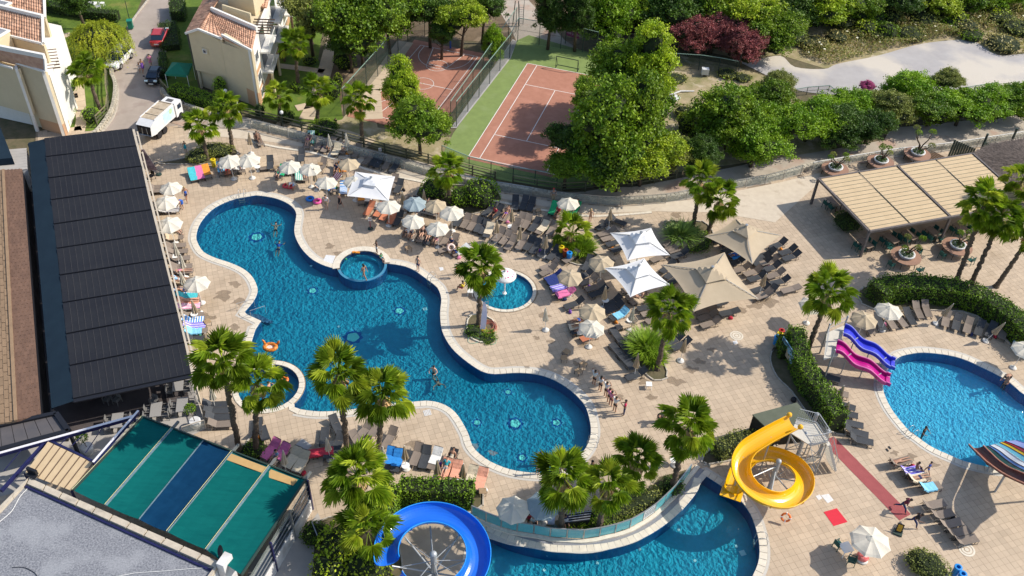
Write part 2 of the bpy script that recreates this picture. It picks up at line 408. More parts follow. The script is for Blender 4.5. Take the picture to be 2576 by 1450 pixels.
def seg_stones(name,poly,w,z0,z1,m,pa,L=.5,inner=0.0,gap=.012,skip=()):
 0
 n=len(poly);o0=offset(poly,inner);o1=offset(poly,inner+w)
 s=[0]
 for i in range(n):s.append(s[-1]+(poly[(i+1)%n]-poly[i]).length)
 tot=s[-1];cnt=max(3,int(tot/L));st=tot/cnt
 def at(o,d):
  d%=tot;i=max(j for j in range(n)if s[j]<=d+1e-9)if n<5 else int(np.searchsorted(s,d+1e-9)-1)
  i=min(i,n-1);t=(d-s[i])/max(s[i+1]-s[i],1e-9);return o[i].lerp(o[(i+1)%n],t)
 for k in range(cnt):
  a,b=k*st+gap,(k+1)*st-gap
  p=[at(o0,a),at(o0,b),at(o1,b),at(o1,a)]
  mid=(p[0]+p[2])/2
  if any(math.hypot(mid.x-x,mid.y-y)<r for x,y,r in skip):continue
  if(p[2]-p[3]).length>L*2.2 or(p[2]-p[3]).dot(p[1]-p[0])<0:continue
  q=MB();c=[V3((v.x,v.y,z1))for v in p];i_=[v.lerp(mid,.05)for v in p]
  dz=rng.uniform(-.003,.003)
  q.add([V3((v.x,v.y,z0))for v in p]+[V3((v.x,v.y,z1-.012+dz))for v in p]+[V3((v.x,v.y,z1+dz))for v in i_],
  [(4,5,9,8),(5,6,10,9),(6,7,11,10),(7,4,8,11),(8,9,10,11),(0,1,5,4),(1,2,6,5),(2,3,7,6),(3,0,4,7)])
  q.bd(name,[m],pa)
def pool(lb,poly,depth,zw,floor,wall,water,cope_w=.52,skip=(),cope=True,grate=True,z1=.035):
 c=sum(poly,V3())/len(poly);ro=thing('swimming_pool',lb,'pool',(c.x,c.y,0))
 b=MB();A=[V3((p.x,p.y,z1-.03))for p in poly];B=[V3((p.x,p.y,-depth))for p in poly];b.strip(A,B,True);b.bd('basin_wall',[wall],ro)
 loops=[[V3((p.x,p.y,-depth))for p in poly]];b=MB();b.add(loops[0],[t if(loops[0][t[1]]-loops[0][t[0]]).cross(loops[0][t[2]]-loops[0][t[0]]).z>0 else(t[0],t[2],t[1])for t in tessellate_polygon(loops)]);b.bd('basin_floor',[floor],ro)
 if cope:seg_stones('coping_stone',poly,cope_w,-.03,z1,MC,ro,skip=skip)
 if cope and grate:
  o0=offset(poly,cope_w+.012);o1=offset(poly,cope_w+.2);b=MB();n=len(poly)
  for i in range(n):
   j=(i+1)%n;mid=(o0[i]+o0[j])/2
   if any(math.hypot(mid.x-x,mid.y-y)<r+.35 for x,y,r in skip):
    if b.f:b.bd('overflow_grate',[M_grate],ro);b=MB()
    continue
   if(o1[j]-o1[i]).dot(o0[j]-o0[i])<=0:continue
   b.add([V3((p.x,p.y,.008))for p in(o0[i],o0[j],o1[j],o1[i])],[(0,1,2,3)])
  if b.f:b.bd('overflow_grate',[M_grate],ro)
 w=sheet('water',poly,[],zw,water);w['label']='clear blue water of the '+lb.split(' with')[0]
 return ro
pool('large winding blue swimming pool in the middle of the deck',MAIN,1.0,-.07,M_pfloor,M_pwall,M_water,skip=NOCOPE)
pool('small round spa pool bulging out of the winding pool beside the two boys',SPA1P,.75,-.03,M_pfloor2,M_pwall,M_water,cope=False)
pool('round spa pool half hidden by two palm trees near the dark roof',SPA2P,.75,-.03,M_pfloor,M_pwall,M_water,cope_w=.42,grate=False,z1=.06)
pool('small round splash pool under the spotted mushroom fountain',KIDP,.35,-.06,M_pfloor2,M_pwall,M_water,cope_w=.3,grate=False)
pool('crescent shaped landing pool below the yellow spiral slide',SLIDEP,1.1,-.07,M_pfloor2,M_pwall,M_water,skip=[])
pool('bright blue pool below the blue and pink wave slides',RIGHTP,1.0,-.07,M_pfloor3,M_pwall,M_water2)
b=MB();s1=thing('spa_rim','raised mosaic rim round the small spa pool','pool rim',(SPA1.x,SPA1.y,0))
a=arc(SPA1.x,SPA1.y,SPA1r,b0-3,b1+3,30);c=arc(SPA1.x,SPA1.y,SPA1r+.21,b0-3,b1+3,30)
for z0,z1 in((-1.0,.03),):
 Az=[V3((p.x,p.y,z1))for p in a];Cz=[V3((p.x,p.y,z1))for p in c];Cb=[V3((p.x,p.y,z0))for p in c]
 b.strip(Az,Cz);b.strip(Cz,Cb)
b.bd('mosaic_rim',[poolmat('rim_mosaic',(.05,.22,.36),(.09,.30,.42),(.8,.85,.9),5)],s1)
a=arc(SPA1.x,SPA1.y,SPA1r+.005,b1+362-5,b0+2,30)
b=MB();c=arc(SPA1.x,SPA1.y,SPA1r+.62,b1+362-5,b0+2,30)
for i in range(30):
 q=MB();pp=[a[i],a[i+1],c[i+1],c[i]];cc=sum(pp,V3())/4;q.prism([(v.lerp(cc,.02)).to_tuple()for v in pp],-.02,.045);q.bd('coping_stone',[MC],s1)
b=MB();ia=arc(SPA1.x,SPA1.y,SPA1r-.02,0,360,40);ib=arc(SPA1.x,SPA1.y,SPA1r-.45,0,360,40)
b.strip([V3((p.x,p.y,-.38))for p in ia],[V3((p.x,p.y,-.38))for p in ib]);b.strip([V3((p.x,p.y,-.38))for p in ib],[V3((p.x,p.y,-.75))for p in ib])
b.bd('bench',[M_pfloor],s1)
M_fl1=mat('mosaic_turquoise',(.25,.85,.72),(.35,.95,.8),20,.5);M_fl2=mat('mosaic_navy',(.010,.12,.36),(.014,.16,.42),20,.5);M_fl3=mat('mosaic_pale_edge',(.06,.40,.55),(.07,.45,.6),20,.5)
def flower(px,py,r,lb,z=-1.0):
 c=P(px,py,z);ro=thing('mosaic_flower',lb,'pool mosaic',(c.x,c.y,z),0,'mosaic flowers on the pool floor')
 def disc(rr,dz,wob,k):return[V3((c.x+rr*(1+wob*cos(k*t))*cos(t),c.y+rr*(1+wob*cos(k*t))*sin(t),z+dz))for t in[2*pi*i/32 for i in range(32)]]
 b=MB();b.add(disc(r*1.6,.004,.28,4),[tuple(range(32))]);b.bd('pale_outline',[M_fl3],ro)
 b=MB();b.add(disc(r*1.25,.008,.12,8),[tuple(range(32))]);b.bd('navy_ring',[M_fl2],ro)
 MB().prism([p.to_tuple()[:2]for p in disc(r*.8,0,.07,5)],z+.009,z+.02).bd('turquoise_centre',[M_fl1],ro)
FL=[(888,849,.62,'largest mosaic flower, on the pool floor left of the palm shadow'),(786.5,732,.38,'mosaic flower on the pool floor below the small spa'),(1005,783,.42,'mosaic flower on the pool floor nearest the middle bulge of the pool'),(646,597,.58,'mosaic flower in the round upper end of the pool'),
(1278,987,.26,'small mosaic flower beside the lower right neck of the pool'),(1200,1064,.3,'small mosaic flower left of centre in the lower basin'),(1296,1066,.48,'larger mosaic flower in the middle of the lower basin'),(1400,1064,.34,'mosaic flower at the right of the lower basin'),(1313,1152,.32,'mosaic flower near the bottom edge of the lower basin')]
for x,y,r,l in FL:flower(x,y,r,l)
M_lamp=mat('pool_lamp_glass',(.75,.9,.9),rough=.2)
def pool_lamp(px,py,z,lb):
 c=P(px,py,z);b=MB();b.lathe([(.001,.03),(.09,.028),(.115,.012),(.12,0)],12,c);o=link('pool_lamp',b.mesh('pool_lamp',[M_lamp]));tag(o,lb,'pool lamp','pool lamps')
for i,(r,c,x,y,w)in enumerate([(1,0,2270,612,'below the top curve of the winding pool'),(1,0,1998,880,'by the left curve of the upper basin'),(1,1,175,580,'by the top right curve of the upper basin'),(1,1,555,1228,'left of the small spa pool'),(1,1,1548,1288,'near the bare-chested man'),(1,1,1025,1415,'just under the small spa rim'),(2,2,355,935,'by the instructors at the pool edge'),(2,1,2298,880,'at the lower neck of the winding pool'),(2,1,830,390,'left of the largest mosaic flower, up a little')]):
 pool_lamp(*((644*c+.25*x),(362.2*r+.25*y)),-.55 if i<8 else-.99,'small white pool lamp '+w)
for x,y,w in((355,1238,'at the far left of the curved wall'),(1010,1200,'under the middle of the curved wall'),(1562,943,'under the right part of the curved wall'),(857,1322,'on the floor below the curved wall'),(322,1391,'on the floor near the blue slide'),(1285,1184,'on the floor below the framed notice'),(1678,988,'on the floor beside the slide shadow'),(1840,1298,'on the floor in open water'),(2258,1152,'on the floor near the pool ladder')):
 pool_lamp(*((1288+.25*x),(1086.6+.25*y)),-.6 if y in(1238,1200,943)else-1.09,'small white lamp in the crescent pool '+w)
b=MB()
for c,s in((T(2,1,1700,215,-1),.28),(T(3,2,2320,1222,-1.1),.33)):
 b=MB();b.box((c.x,c.y,c.z+.02),(s*1.2,s*1.2,.03),R(20));o=link('floor_drain',b.mesh('floor_drain',[M_lamp]));tag(o,'square white drain on the floor of the '+('winding pool' if s<.3 else 'crescent pool'),'drain')
 # ================================================================ roads, walks, lawns, courts, walls and fences
def gsheet(name,pts,z,m,smooth=0):
 g=G(pts)
 if smooth:g=spline(g,smooth)
 return sheet(name,ccw(g),[],z,m)
M_road=mat('road_paving',(.40,.335,.285),(.34,.285,.24),.5,.9,.2,60,dirt=((.27,.21,.18),.4,.56,.6))
M_walk=mat('walk_paving',(.46,.40,.33),(.38,.33,.27),.8,.9,.2,60,dirt=((.40,.24,.17),.3,.55,.7))
M_gravel=mat('pale_gravel',(.43,.41,.40),(.36,.34,.335),.35,.95,.5,25,dirt=((.60,.54,.45),.12,.5,.8))
M_grass=mat('lawn_grass',(.13,.20,.022),(.075,.13,.014),.9,.95,.9,18,dirt=((.26,.22,.06),.35,.57,.7))
M_dry=mat('dry_ground',(.42,.33,.21),(.20,.19,.07),.45,.95,.8,10,dirt=((.5,.42,.3),.8,.55,.8))
M_path=mat('garden_path',(.56,.45,.32),(.48,.38,.27),1,.85,.1,40)
M_kerb=mat('kerb_stone',(.50,.45,.38),(.40,.36,.30),3,.85)
M_stone=mat('rubble_stone',(.50,.45,.36),(.32,.29,.23),6,.9,.3,20,isl=.2,rand=.1)
M_wood=mat('weathered_green_wood',(.075,.085,.045),(.13,.12,.07),5,.8)
M_woodtop=mat('bleached_rail_wood',(.27,.23,.12),(.18,.16,.09),3,.8)
MS=mat('grey_steel',(.42,.43,.43),rough=.35,metal=.6)
MD=mat('dark_green_steel',(.03,.055,.045),rough=.5)
M_glass=mat('rail_glass',(.55,.62,.58),rough=.12,alpha=.16,spec=.6)
M_tealglass=mat('frosted_teal_glass',(.10,.42,.46),(.14,.50,.54),2,rough=.15,alpha=.86,spec=.6)
M_net=mat('fence_mesh',(.05,.075,.06),rough=.7,alpha=.15)
MW=mat('white_paint',(.80,.79,.75),rough=.5)
M_green_court=mat('green_court',(.21,.28,.085),(.17,.23,.07),1.2,.9,.1,60,dirt=((.24,.30,.13),.35,.55,.5))
M_red_court=mat('red_court',(.43,.20,.135),(.37,.165,.11),1.5,.9,.1,60,dirt=((.50,.24,.17),.5,.55,.5))
gsheet('walkway',RAIL_BASE[2:]+WALK_TOP[::-1]+[(440,262),(400,300)],-.03,M_walk)
gsheet('road',[(385,-40),(372,0),(338,45),(318,75),(300,120),(285,160),(284,190),(296,225),(291,282),(262,327),(236,352),(350,356),(480,322),(500,272),(425,240),(405,215),(409,150),(421,118),(430,62),(464,0),(480,-40)],-.05,M_road)
gsheet('gravel_lot',[(1850,148),(1900,150),(1964,140),(2000,168),(2074,173),(2108,160),(2207,140),(2307,112),(2382,102),(2432,100),(2460,108),(2510,138),(2576,135),(2760,120),(2760,240),(2576,225),(2400,235),(2232,240),(2100,238),(2000,225),(1930,190),(1890,170)],-.04,M_gravel,4)
gsheet('dry_garden',[(1650,135),(1880,175),(1990,240),(2080,380),(1900,405),(1720,430),(1600,450),(1480,460),(1420,330),(1480,180)],-.065,M_dry,4)
gsheet('dry_meadow',[(1850,145),(1964,138),(2076,172),(2210,140),(2380,100),(2500,135),(2800,120),(2800,-80),(1500,-80),(1600,90)],-.06,M_dry)
gsheet('woodland_floor',[(690,-60),(1720,-60),(1700,140),(1290,110),(1010,90),(870,215),(860,300),(770,300),(830,100)],-.065,mat('woodland_floor',(.20,.14,.085),(.12,.085,.05),.8,.95,.6,14,dirt=((.33,.25,.17),.4,.55,.8)))
gsheet('lawn',[(60,-40),(372,-40),(338,42),(300,100),(282,165),(296,230),(270,285),(230,345),(120,345),(90,150)],-.06,M_grass)
gsheet('hotel_lawn',[(640,-40),(830,-40),(800,150),(850,220),(865,310),(760,318),(640,290),(600,270),(660,180)],-.06,M_grass)
gsheet('poolside_border',[(860,300),(930,215),(950,320),(1135,345),(1120,400),(1040,398),(985,385),(870,350),(760,322)],-.055,M_dry)
gsheet('sand_walk',[(1240,0),(1330,0),(1420,100),(1465,130),(1300,105),(1288,80)],-.045,M_walk)
for pts,w,nm in(([(770,300),(800,240),(830,130),(850,60)],1.6,0),([(745,272),(790,262)],1.2,0),([(700,165),(760,172),(815,180)],1.0,0),([(195,352),(205,300),(200,240),(195,190)],1.1,0),([(150,345),(168,330),(205,322)],1.0,0),([(150,248),(196,240)],1.0,0),([(102,98),(150,92),(178,86)],1.0,0),([(120,155),(175,150)],.8,0),([(940,300),(935,225),(1020,105)],2.0,0),([(690,318),(860,340),(930,365)],2.2,1)):
 g=G(pts);a=[];c=[]
 for i,p in enumerate(g):
  t=(g[min(i+1,len(g)-1)]-g[max(i-1,0)]).normalized();n=V3((-t.y,t.x,0))*w/2;a.append(p+n);c.append(p-n)
 ro=sheet('garden_path',ccw(a+c[::-1]),[],-.045,M_path)
 tot=sum((g[i+1]-g[i]).length for i in range(len(g)-1));k=0;d=0
 for i in range(len(g)-1):
  L_=(g[i+1]-g[i]).length;n_=max(1,int(L_/1.15));t=(g[i+1]-g[i]).normalized();q=V3((-t.y,t.x,0))
  for j in range(n_):
   m_=g[i].lerp(g[i+1],(j+.5)/n_);MB().box((m_.x,m_.y,-.025),(L_/n_-.03,w-.04,.035),atan2(t.y,t.x)).bd('paving_slab',[M_path],ro)
def line_len(g):return sum((g[i+1]-g[i]).length for i in range(len(g)-1))
def walk_along(g,step):
 0
 out=[];d=0;nxt=0
 for i in range(len(g)-1):
  L_=(g[i+1]-g[i]).length;t=(g[i+1]-g[i])/max(L_,1e-6)
  while nxt<=d+L_+1e-6:out.append((g[i]+t*(nxt-d),t));nxt+=step
  d+=L_
 return out
for nm,pts in(('kerb',[(372,0),(338,45),(318,75)]),('kerb',[(285,170),(285,192),(297,225),(291,282),(262,327),(240,350)]),('kerb',[(464,0),(430,62),(421,118),(409,150),(405,215),(425,240),(500,270)])):
 g=G(pts);ro=thing(nm,{0:'pale kerb between the road and the lawn with garden chairs',1:'pale kerb curving past the lawn with the tall palm',2:'pale kerb between the road and the cream villa in the middle'}[('kerb' in bpy.data.objects)+('kerb.001' in bpy.data.objects)],'kerb',g[0])
 pts2=walk_along(spline(g,4,False),.9)
 for p,t in pts2:MB().box((p.x,p.y,.0),(.87,.16,.2),atan2(t.y,t.x)).bd('kerb_stone',[M_kerb],ro)
def rubble_wall(pts,h,w,lb,sm=4,sw=.45):
 g=G(pts);g=spline(g,sm,False)if sm else g;ro=thing('stone_wall',lb,'wall',g[0])
 b=MB()
 for i in range(len(g)-1):b.bar(g[i]+V3((0,0,h/2-.04)),g[i+1]+V3((0,0,h/2-.04)),w-.06,h-.08)
 b.bd('core',[M_kerb],ro,kind='stuff')
 st=walk_along(g,sw);rows=max(1,int(round(h/.24)));k=0;bb=MB()
 for p,t in st:
  n=V3((-t.y,t.x,0))
  for r in range(rows):
   for sd_ in(-1,1):
    c=p+n*sd_*(w/2-.04)+t*(.2*(r%2));l=sw*rng.uniform(.75,.95);q=bb
    q.box((c.x,c.y,(r+.5)*h/rows),(l,.12*rng.uniform(.9,1.4),h/rows*rng.uniform(.8,.96)),atan2(t.y,t.x)+rng.uniform(-.06,.06))
  for s2 in(-.25,.25):
   c=p+n*w*s2;bb.box((c.x,c.y,h-.02),(sw*rng.uniform(.8,.94),w*.46,.09),atan2(t.y,t.x)+rng.uniform(-.05,.05))
 bb.bd('stones',[M_stone],ro,kind='stuff');return ro
rubble_wall([(x,y-9)for x,y in RAIL_BASE[4:13]],.55,.5,'low rubble wall behind the glass railing along the left walkway')
rubble_wall([(x,y-9)for x,y in RAIL_BASE[12:19]],.55,.5,'low rubble wall behind the glass railing below the big green trees')
rubble_wall([(x,y-10)for x,y in RAIL_BASE[18:]],.5,.5,'low rubble wall behind the glass railing beside the bonsai trees')
rubble_wall([(283,172),(283,192),(292,222),(284,280),(252,330),(225,352)],.5,.35,'low stone wall under the green fence beside the road')
rubble_wall([(410,236),(436,262),(522,292)],.6,.4,'low stone wall in front of the clipped hedge by the villa')
gsheet('upper_terrace',[(480,322),(560,323),(640,330),(800,372),(1000,425),(1200,478),(1390,508),(1545,522),(1745,502),(1960,460),(2060,436),(2130,420),(2050,470),(1950,560),(1800,535),(1640,532),(1560,535),(1480,538),(1400,525),(1290,506),(1160,478),(1058,458),(1000,443),(930,420),(852,398),(780,372),(640,352),(560,345),(470,345)],.014,M_slab)
g=G([(644,360),(700,372),(780,384),(851,404),(894,418),(974,442),(1059,458),(1164,488),(1290,516),(1400,535),(1500,545),(1640,535)]);ro=thing('step_edge','pale stone step edge running between the pool deck and the upper terrace','step',g[0])
for p,t in walk_along(spline(g,3,False),1.1):MB().box((p.x,p.y,.035),(1.08,.28,.06),atan2(t.y,t.x)).bd('edge_stone',[MC],ro)
def glass_rail(pts,lb,h=1.1,step=2.2,pane=M_glass,post=MS,rail=MS,pw=.06,hi=None):
 g=spline(G(pts),5,False);st=walk_along(g,step);ro=thing('glass_railing',lb,'railing',st[0][0])
 for p,t in st:MB().box((p.x,p.y,h/2),(pw,pw,h),atan2(t.y,t.x)).bd('post',[post],ro)
 for i in range(len(st)-1):
  a,c=st[i][0],st[i+1][0];d=(c-a).normalized()*.07
  MB().bar(a+d+V3((0,0,h*.52)),c-d+V3((0,0,h*.52)),.02,h*.86).bd('glass_pane',[pane],ro)
  MB().bar(a+V3((0,0,h+.02)),c+V3((0,0,h+.02)),.06,.05).bd('top_rail',[rail],ro)
 return ro
glass_rail(RAIL_BASE[2:13],'glass railing with steel posts behind the sunbeds on the upper left')
glass_rail(RAIL_BASE[12:19],'glass railing with steel posts in front of the big green trees')
glass_rail(RAIL_BASE[18:],'glass railing with a white top rail beyond the beige pergola',rail=MW)
def wood_fence(pts,lb,h=1.15,step=2.4,rails=3,m1_=M_wood,m2_=M_woodtop):
 g=spline(G(pts),3,False);st=walk_along(g,step);ro=thing('wooden_fence',lb,'fence',st[0][0])
 for p,t in st:MB().box((p.x,p.y,h/2),(.13,.13,h+.06),atan2(t.y,t.x)).bd('post',[m1_],ro)
 for i in range(len(st)-1):
  a,c=st[i][0],st[i+1][0]
  for r in range(rails):
   z=h-.02-r*.36;MB().bar(a+V3((0,0,z)),c+V3((0,0,z)),.1,.09 if r else .07).bd('rail',[m2_ if r==0 else m1_],ro)
 return ro
wood_fence(WOOD_BASE[2:11],'wooden post and rail fence along the walkway left of its corner')
wood_fence(WOOD_BASE[10:],'wooden post and rail fence below the big green trees')
wood_fence([(263,165),(271,190),(272,240),(277,282),(262,305),(225,338)],'green wooden fence between the palm lawn and the road',1.3,2.2)
wood_fence([(406,220),(430,246)],'short wooden fence beside the black car',1.0,1.2)
Cc=P(1063,210);F=P(1115,125);hv=P(1139,226)-Cc;lv=F-Cc
lv=lv-hv*(lv.dot(hv)/hv.dot(hv));hn=hv.normalized();ln=lv.normalized();HW=hv.length;HL=lv.length
def bc(u,v,z=0.0):return Cc+hn*u+ln*v+V3((0,0,z))
cor=[bc(-HW-1.2,-HL-1.2),bc(HW+1.6,-HL-1.2),bc(HW+1.6,HL+1.0),bc(-HW-1.2,HL+1.0)]
sheet('basketball_court',ccw(cor),[],-.03,M_red_court)
def court_line(b,pts,w=.07,z=-.022):
 for i in range(len(pts)-1):
  a,c=pts[i],pts[i+1];t=(c-a).normalized();n=V3((-t.y,t.x,0))*w/2;e=t*w*.4
  b.add([V3((p.x,p.y,z))for p in(a-e-n,c+e-n,c+e+n,a-e+n)],[(0,1,2,3)])
ro=thing('court_markings','white painted lines on the red basketball court','court lines',(Cc.x,Cc.y,0))
def mark(nm,pts,pa,w=.07):b=MB();court_line(b,pts,w);b.bd(nm,[MW],pa,kind='stuff' if len(pts)>12 else None)
mark('boundary_line',[bc(-HW,-HL),bc(HW,-HL),bc(HW,HL),bc(-HW,HL),bc(-HW,-HL)],ro)
mark('halfway_line',[bc(-HW,0),bc(HW,0)],ro)
def circ(u,v,r,a0=0,a1=360,n=40):return[bc(u+r*cos(R(a0+(a1-a0)*i/n)),v+r*sin(R(a0+(a1-a0)*i/n)))for i in range(n+1)]
mark('centre_circle',circ(0,0,1.25),ro)
for s in(1,-1):
 v0=HL-3.75
 mark('free_throw_circle',circ(0,s*v0,1.25),ro);mark('free_throw_line',[bc(-1.25,s*v0),bc(1.25,s*v0)],ro)
 mark('key_line',[bc(-1.25,s*v0),bc(-2.0,s*HL)],ro);mark('key_line',[bc(1.25,s*v0),bc(2.0,s*HL)],ro)
 mark('three_point_arc',[bc(-HW+.5,s*HL)]+[bc((HW-.5)*cos(R(180-a)),s*(HL-1.2-(HW-.6)*1.05*sin(R(a))))for a in range(0,181,6)]+[bc(HW-.5,s*HL)],ro)
B_,T_=lift((1133,121),(1133,80));hp=thing('basketball_hoop','basketball hoop on a blue post with a wooden backboard','basketball hoop',(B_.x,B_.y,0))
M_blue=mat('blue_paint',(.03,.10,.42),rough=.5);M_ply=mat('backboard_wood',(.42,.33,.2),(.36,.28,.17),4,.7);M_ora=mat('orange_paint',(.75,.2,.03),rough=.5)
MB().cyl((B_.x,B_.y,-.05),(B_.x,B_.y,2.0),.1,.1,10).bd('post',[M_blue],hp)
b=MB();b.cyl((B_.x,B_.y,2.0),(B_.x,B_.y,3.1),.08,.08,10);q=-ln*.9;b.bar((B_.x,B_.y,2.9),(B_.x+q.x,B_.y+q.y,3.0),.08);b.bd('arm',[MW],hp)
c=V3((B_.x,B_.y,3.25))-ln*.95;b=MB();b.box(c,(1.8,.05,1.05),atan2(hn.y,hn.x));bbd=b.bd('backboard',[M_ply],hp)
f=c-ln*.035;b=MB()
for w_,h_,z_ in((1.7,.98,0),(.59,.42,-.2)):
 for s in(-1,1):b.box(f+hn*s*w_/2+V3((0,0,z_)),(.05,.02,h_),atan2(hn.y,hn.x));b.box(f+V3((0,0,z_+s*h_/2)),(w_,.02,.05),atan2(hn.y,hn.x))
b.bd('painted_frame',[MW],bbd,kind='stuff')
b=MB();rc=f-ln*.28+V3((0,0,-.4));b.tube([rc+V3((.23*cos(t),.23*sin(t),0))for t in[2*pi*i/16 for i in range(17)]],.015,5);b.bd('rim',[M_ora],hp)
O=P(1327,159);LV=P(1179,392.5)-O;LL=LV.length;LV.normalize();WV=V3((-LV.y,LV.x,0))
if WV.x<0:WV=-WV
s_=LL/23.77
def tc(u,v):return O+WV*u*s_+LV*v*s_
sheet('tennis_surround',ccw(G([(1288,128),(1300,102),(1330,88),(1470,128),(1560,150),(1640,175),(1600,455),(1440,476),(1385,472),(1290,458),(1150,430),(1112,392),(1140,335)])),[],-.035,M_green_court)
sheet('tennis_court',ccw([tc(-.0,0),tc(10.97,0),tc(10.97,24.4),tc(0,24.4)]),[],-.028,M_red_court)
ro=thing('court_markings','white painted lines on the red tennis court','court lines',(O.x,O.y,0))
mark('sideline',[tc(0,0),tc(0,23.77)],ro);mark('sideline',[tc(10.97,0),tc(10.97,23.77)],ro);mark('baseline',[tc(0,0),tc(10.97,0)],ro);mark('baseline',[tc(0,23.77),tc(10.97,23.77)],ro)
mark('singles_line',[tc(1.37,0),tc(1.37,23.77)],ro);mark('singles_line',[tc(9.6,0),tc(9.6,23.77)],ro)
mark('service_line',[tc(1.37,5.485),tc(9.6,5.485)],ro);mark('service_line',[tc(1.37,18.285),tc(9.6,18.285)],ro);mark('centre_line',[tc(5.485,5.485),tc(5.485,18.285)],ro)
M_rail_g=mat('pale_green_tube',(.22,.33,.27),rough=.5)
def mfence(pts,h,lb,step=3.0,gr=None,top=True):
 g=G(pts);ro=thing('mesh_fence',lb,'fence',g[0])
 for i in range(len(g)-1):
  n_=max(1,round((g[i+1]-g[i]).length/step))
  for k in range(n_+(i==len(g)-2)):
   p=g[i].lerp(g[i+1],k/n_);MB().cyl((p.x,p.y,-.05),(p.x,p.y,h),.04,.04,6).bd('post',[MD],ro)
  b=MB();a,c=g[i],g[i+1];b.bar(a+V3((0,0,h/2)),c+V3((0,0,h/2)),.012,h-.06);b.bd('net',[M_net],ro)
  if top:
   MB().bar(a+V3((0,0,h)),c+V3((0,0,h)),.06).bd('top_tube',[M_rail_g],ro)
  MB().bar(a+V3((0,0,h*.5)),c+V3((0,0,h*.5)),.025).bd('middle_wire',[MD],ro)
mfence([(866,290),(1026,105),(1110,75)],3.2,'tall green mesh fence left of the basketball court')
mfence([(1134,322),(1215,203),(1298,80)],3.2,'tall mesh fence on the basketball side between the two courts')
mfence([(1148,318),(1282,146),(1302,104),(1465,131),(1500,140)],3.0,'tall mesh fence around the far corner of the tennis court')
mfence([(1692,172),(1757,176),(1806,183),(1850,192)],1.9,'mesh fence in front of the red flowering shrubs',2.2)
mfence([(1112,400),(1180,428),(1290,455),(1400,470)],1.6,'low dark mesh fence at the near end of the tennis court',2.5)
mfence([(2000,243),(2028,238),(2082,234),(2120,262)],.95,'short green fence beside the gravel lot near the round pine',1.5)
mfence([(2415,240),(2448,234),(2502,226),(2530,250)],.95,'short green fence beside the gravel lot far right',1.5)
gsheet('gravel_strip',[(1134,322),(1148,322),(1285,146),(1300,104),(1290,98),(1215,206)],-.028,M_gravel)
a,c=P(1398,171),P(1452,182);gl=thing('goal_frame','small dark goal frame standing on the green tennis surround','goal',a)
b=MB();n=LV*-.8;
for p in(a,c):b.cyl(p,p+V3((0,0,1.5)),.04,.04,6);b.bar(p+V3((0,0,1.5)),p+n,.04);b.bar(p,p+n,.04)
b.bar(a+V3((0,0,1.5)),c+V3((0,0,1.5)),.07);b.bar(a+n,c+n,.05);b.bd('tube_frame',[MD],gl)
# ================================================================ VEGETATION
L_tree=leafmat('leaf_broad',(.030,.068,.004),(.105,.15,.008),.12,.45)
L_treeY=leafmat('leaf_yellow_green',(.075,.125,.006),(.19,.225,.012),.1,.45)
L_treeD=leafmat('leaf_dark',(.014,.034,.005),(.042,.075,.008),.1,.4)
L_light=leafmat('leaf_bright',(.045,.10,.004),(.12,.185,.007),.1,.4)
L_straw=leafmat('leaf_straw',(.11,.105,.03),(.20,.17,.065),.1,.5)
L_olive=leafmat('leaf_olive',(.062,.075,.015),(.13,.14,.03),.1,.4)
L_red=leafmat('leaf_red_flower',(.075,.022,.019),(.18,.058,.058),.05,.6)
L_pink=leafmat('leaf_pink_flower',(.16,.025,.075),(.26,.06,.14),.05,.4)
L_hedge=leafmat('leaf_hedge',(.030,.068,.004),(.085,.135,.007),.1,.4)
L_box=leafmat('leaf_box',(.07,.135,.005),(.13,.21,.010),.1,.35)
L_will=leafmat('leaf_willow',(.085,.115,.006),(.19,.20,.014),.1,.4)
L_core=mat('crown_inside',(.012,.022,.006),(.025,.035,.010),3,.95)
M_bark=mat('bark',(.13,.095,.065),(.07,.05,.035),8,.95,.8,18)
L_palm=leafmat('palm_green',(.05,.095,.005),(.115,.155,.008),.30,.25,.42)
L_palmY=leafmat('palm_yellow_green',(.13,.17,.012),(.21,.235,.02),.2,.25,.35)
L_palmB=leafmat('palm_brown',(.20,.13,.06),(.30,.21,.11),.2,.3,.2)
M_ptrunk=mat('palm_bark',(.17,.125,.085),(.075,.055,.04),7,.95,.9,14,rand=.15)
def lobep(lobes,n,rg,inner=.72):
 0
 L_=np.array(lobes,float);w=(L_[:,3]*L_[:,4])**1.0;w/=w.sum();idx=rg.choice(len(L_),n,p=w)
 d=rg.normal(size=(n,3));d/=np.linalg.norm(d,axis=1)[:,None];d[:,2]=np.where(d[:,2]<-.35,-d[:,2],d[:,2])
 rr=inner+(1.06-inner)*rg.random(n)**.6
 p=L_[idx,:3]+d*L_[idx,3:6]*rr[:,None];nn=d/L_[idx,3:6];nn/=np.linalg.norm(nn,axis=1)[:,None]
 keep=np.ones(n,bool)
 for l in L_:keep&=(((p-l[:3])/(l[3:6]*.66))**2).sum(1)>1
 return p[keep],nn[keep]
def clumpy(lobes,nclump,per,csize,rg):
 0
 p,nn=lobep(lobes,nclump,rg,.76);p=p+nn*(rg.random(len(p))**3*.16)[:,None]
 P_=np.repeat(p,per,0)+rg.normal(size=(len(p)*per,3))*csize*np.array([1,1,.62]);N_=np.repeat(nn,per,0)*.8+np.array([0,0,.45])
 return P_,N_/np.linalg.norm(N_,axis=1)[:,None]
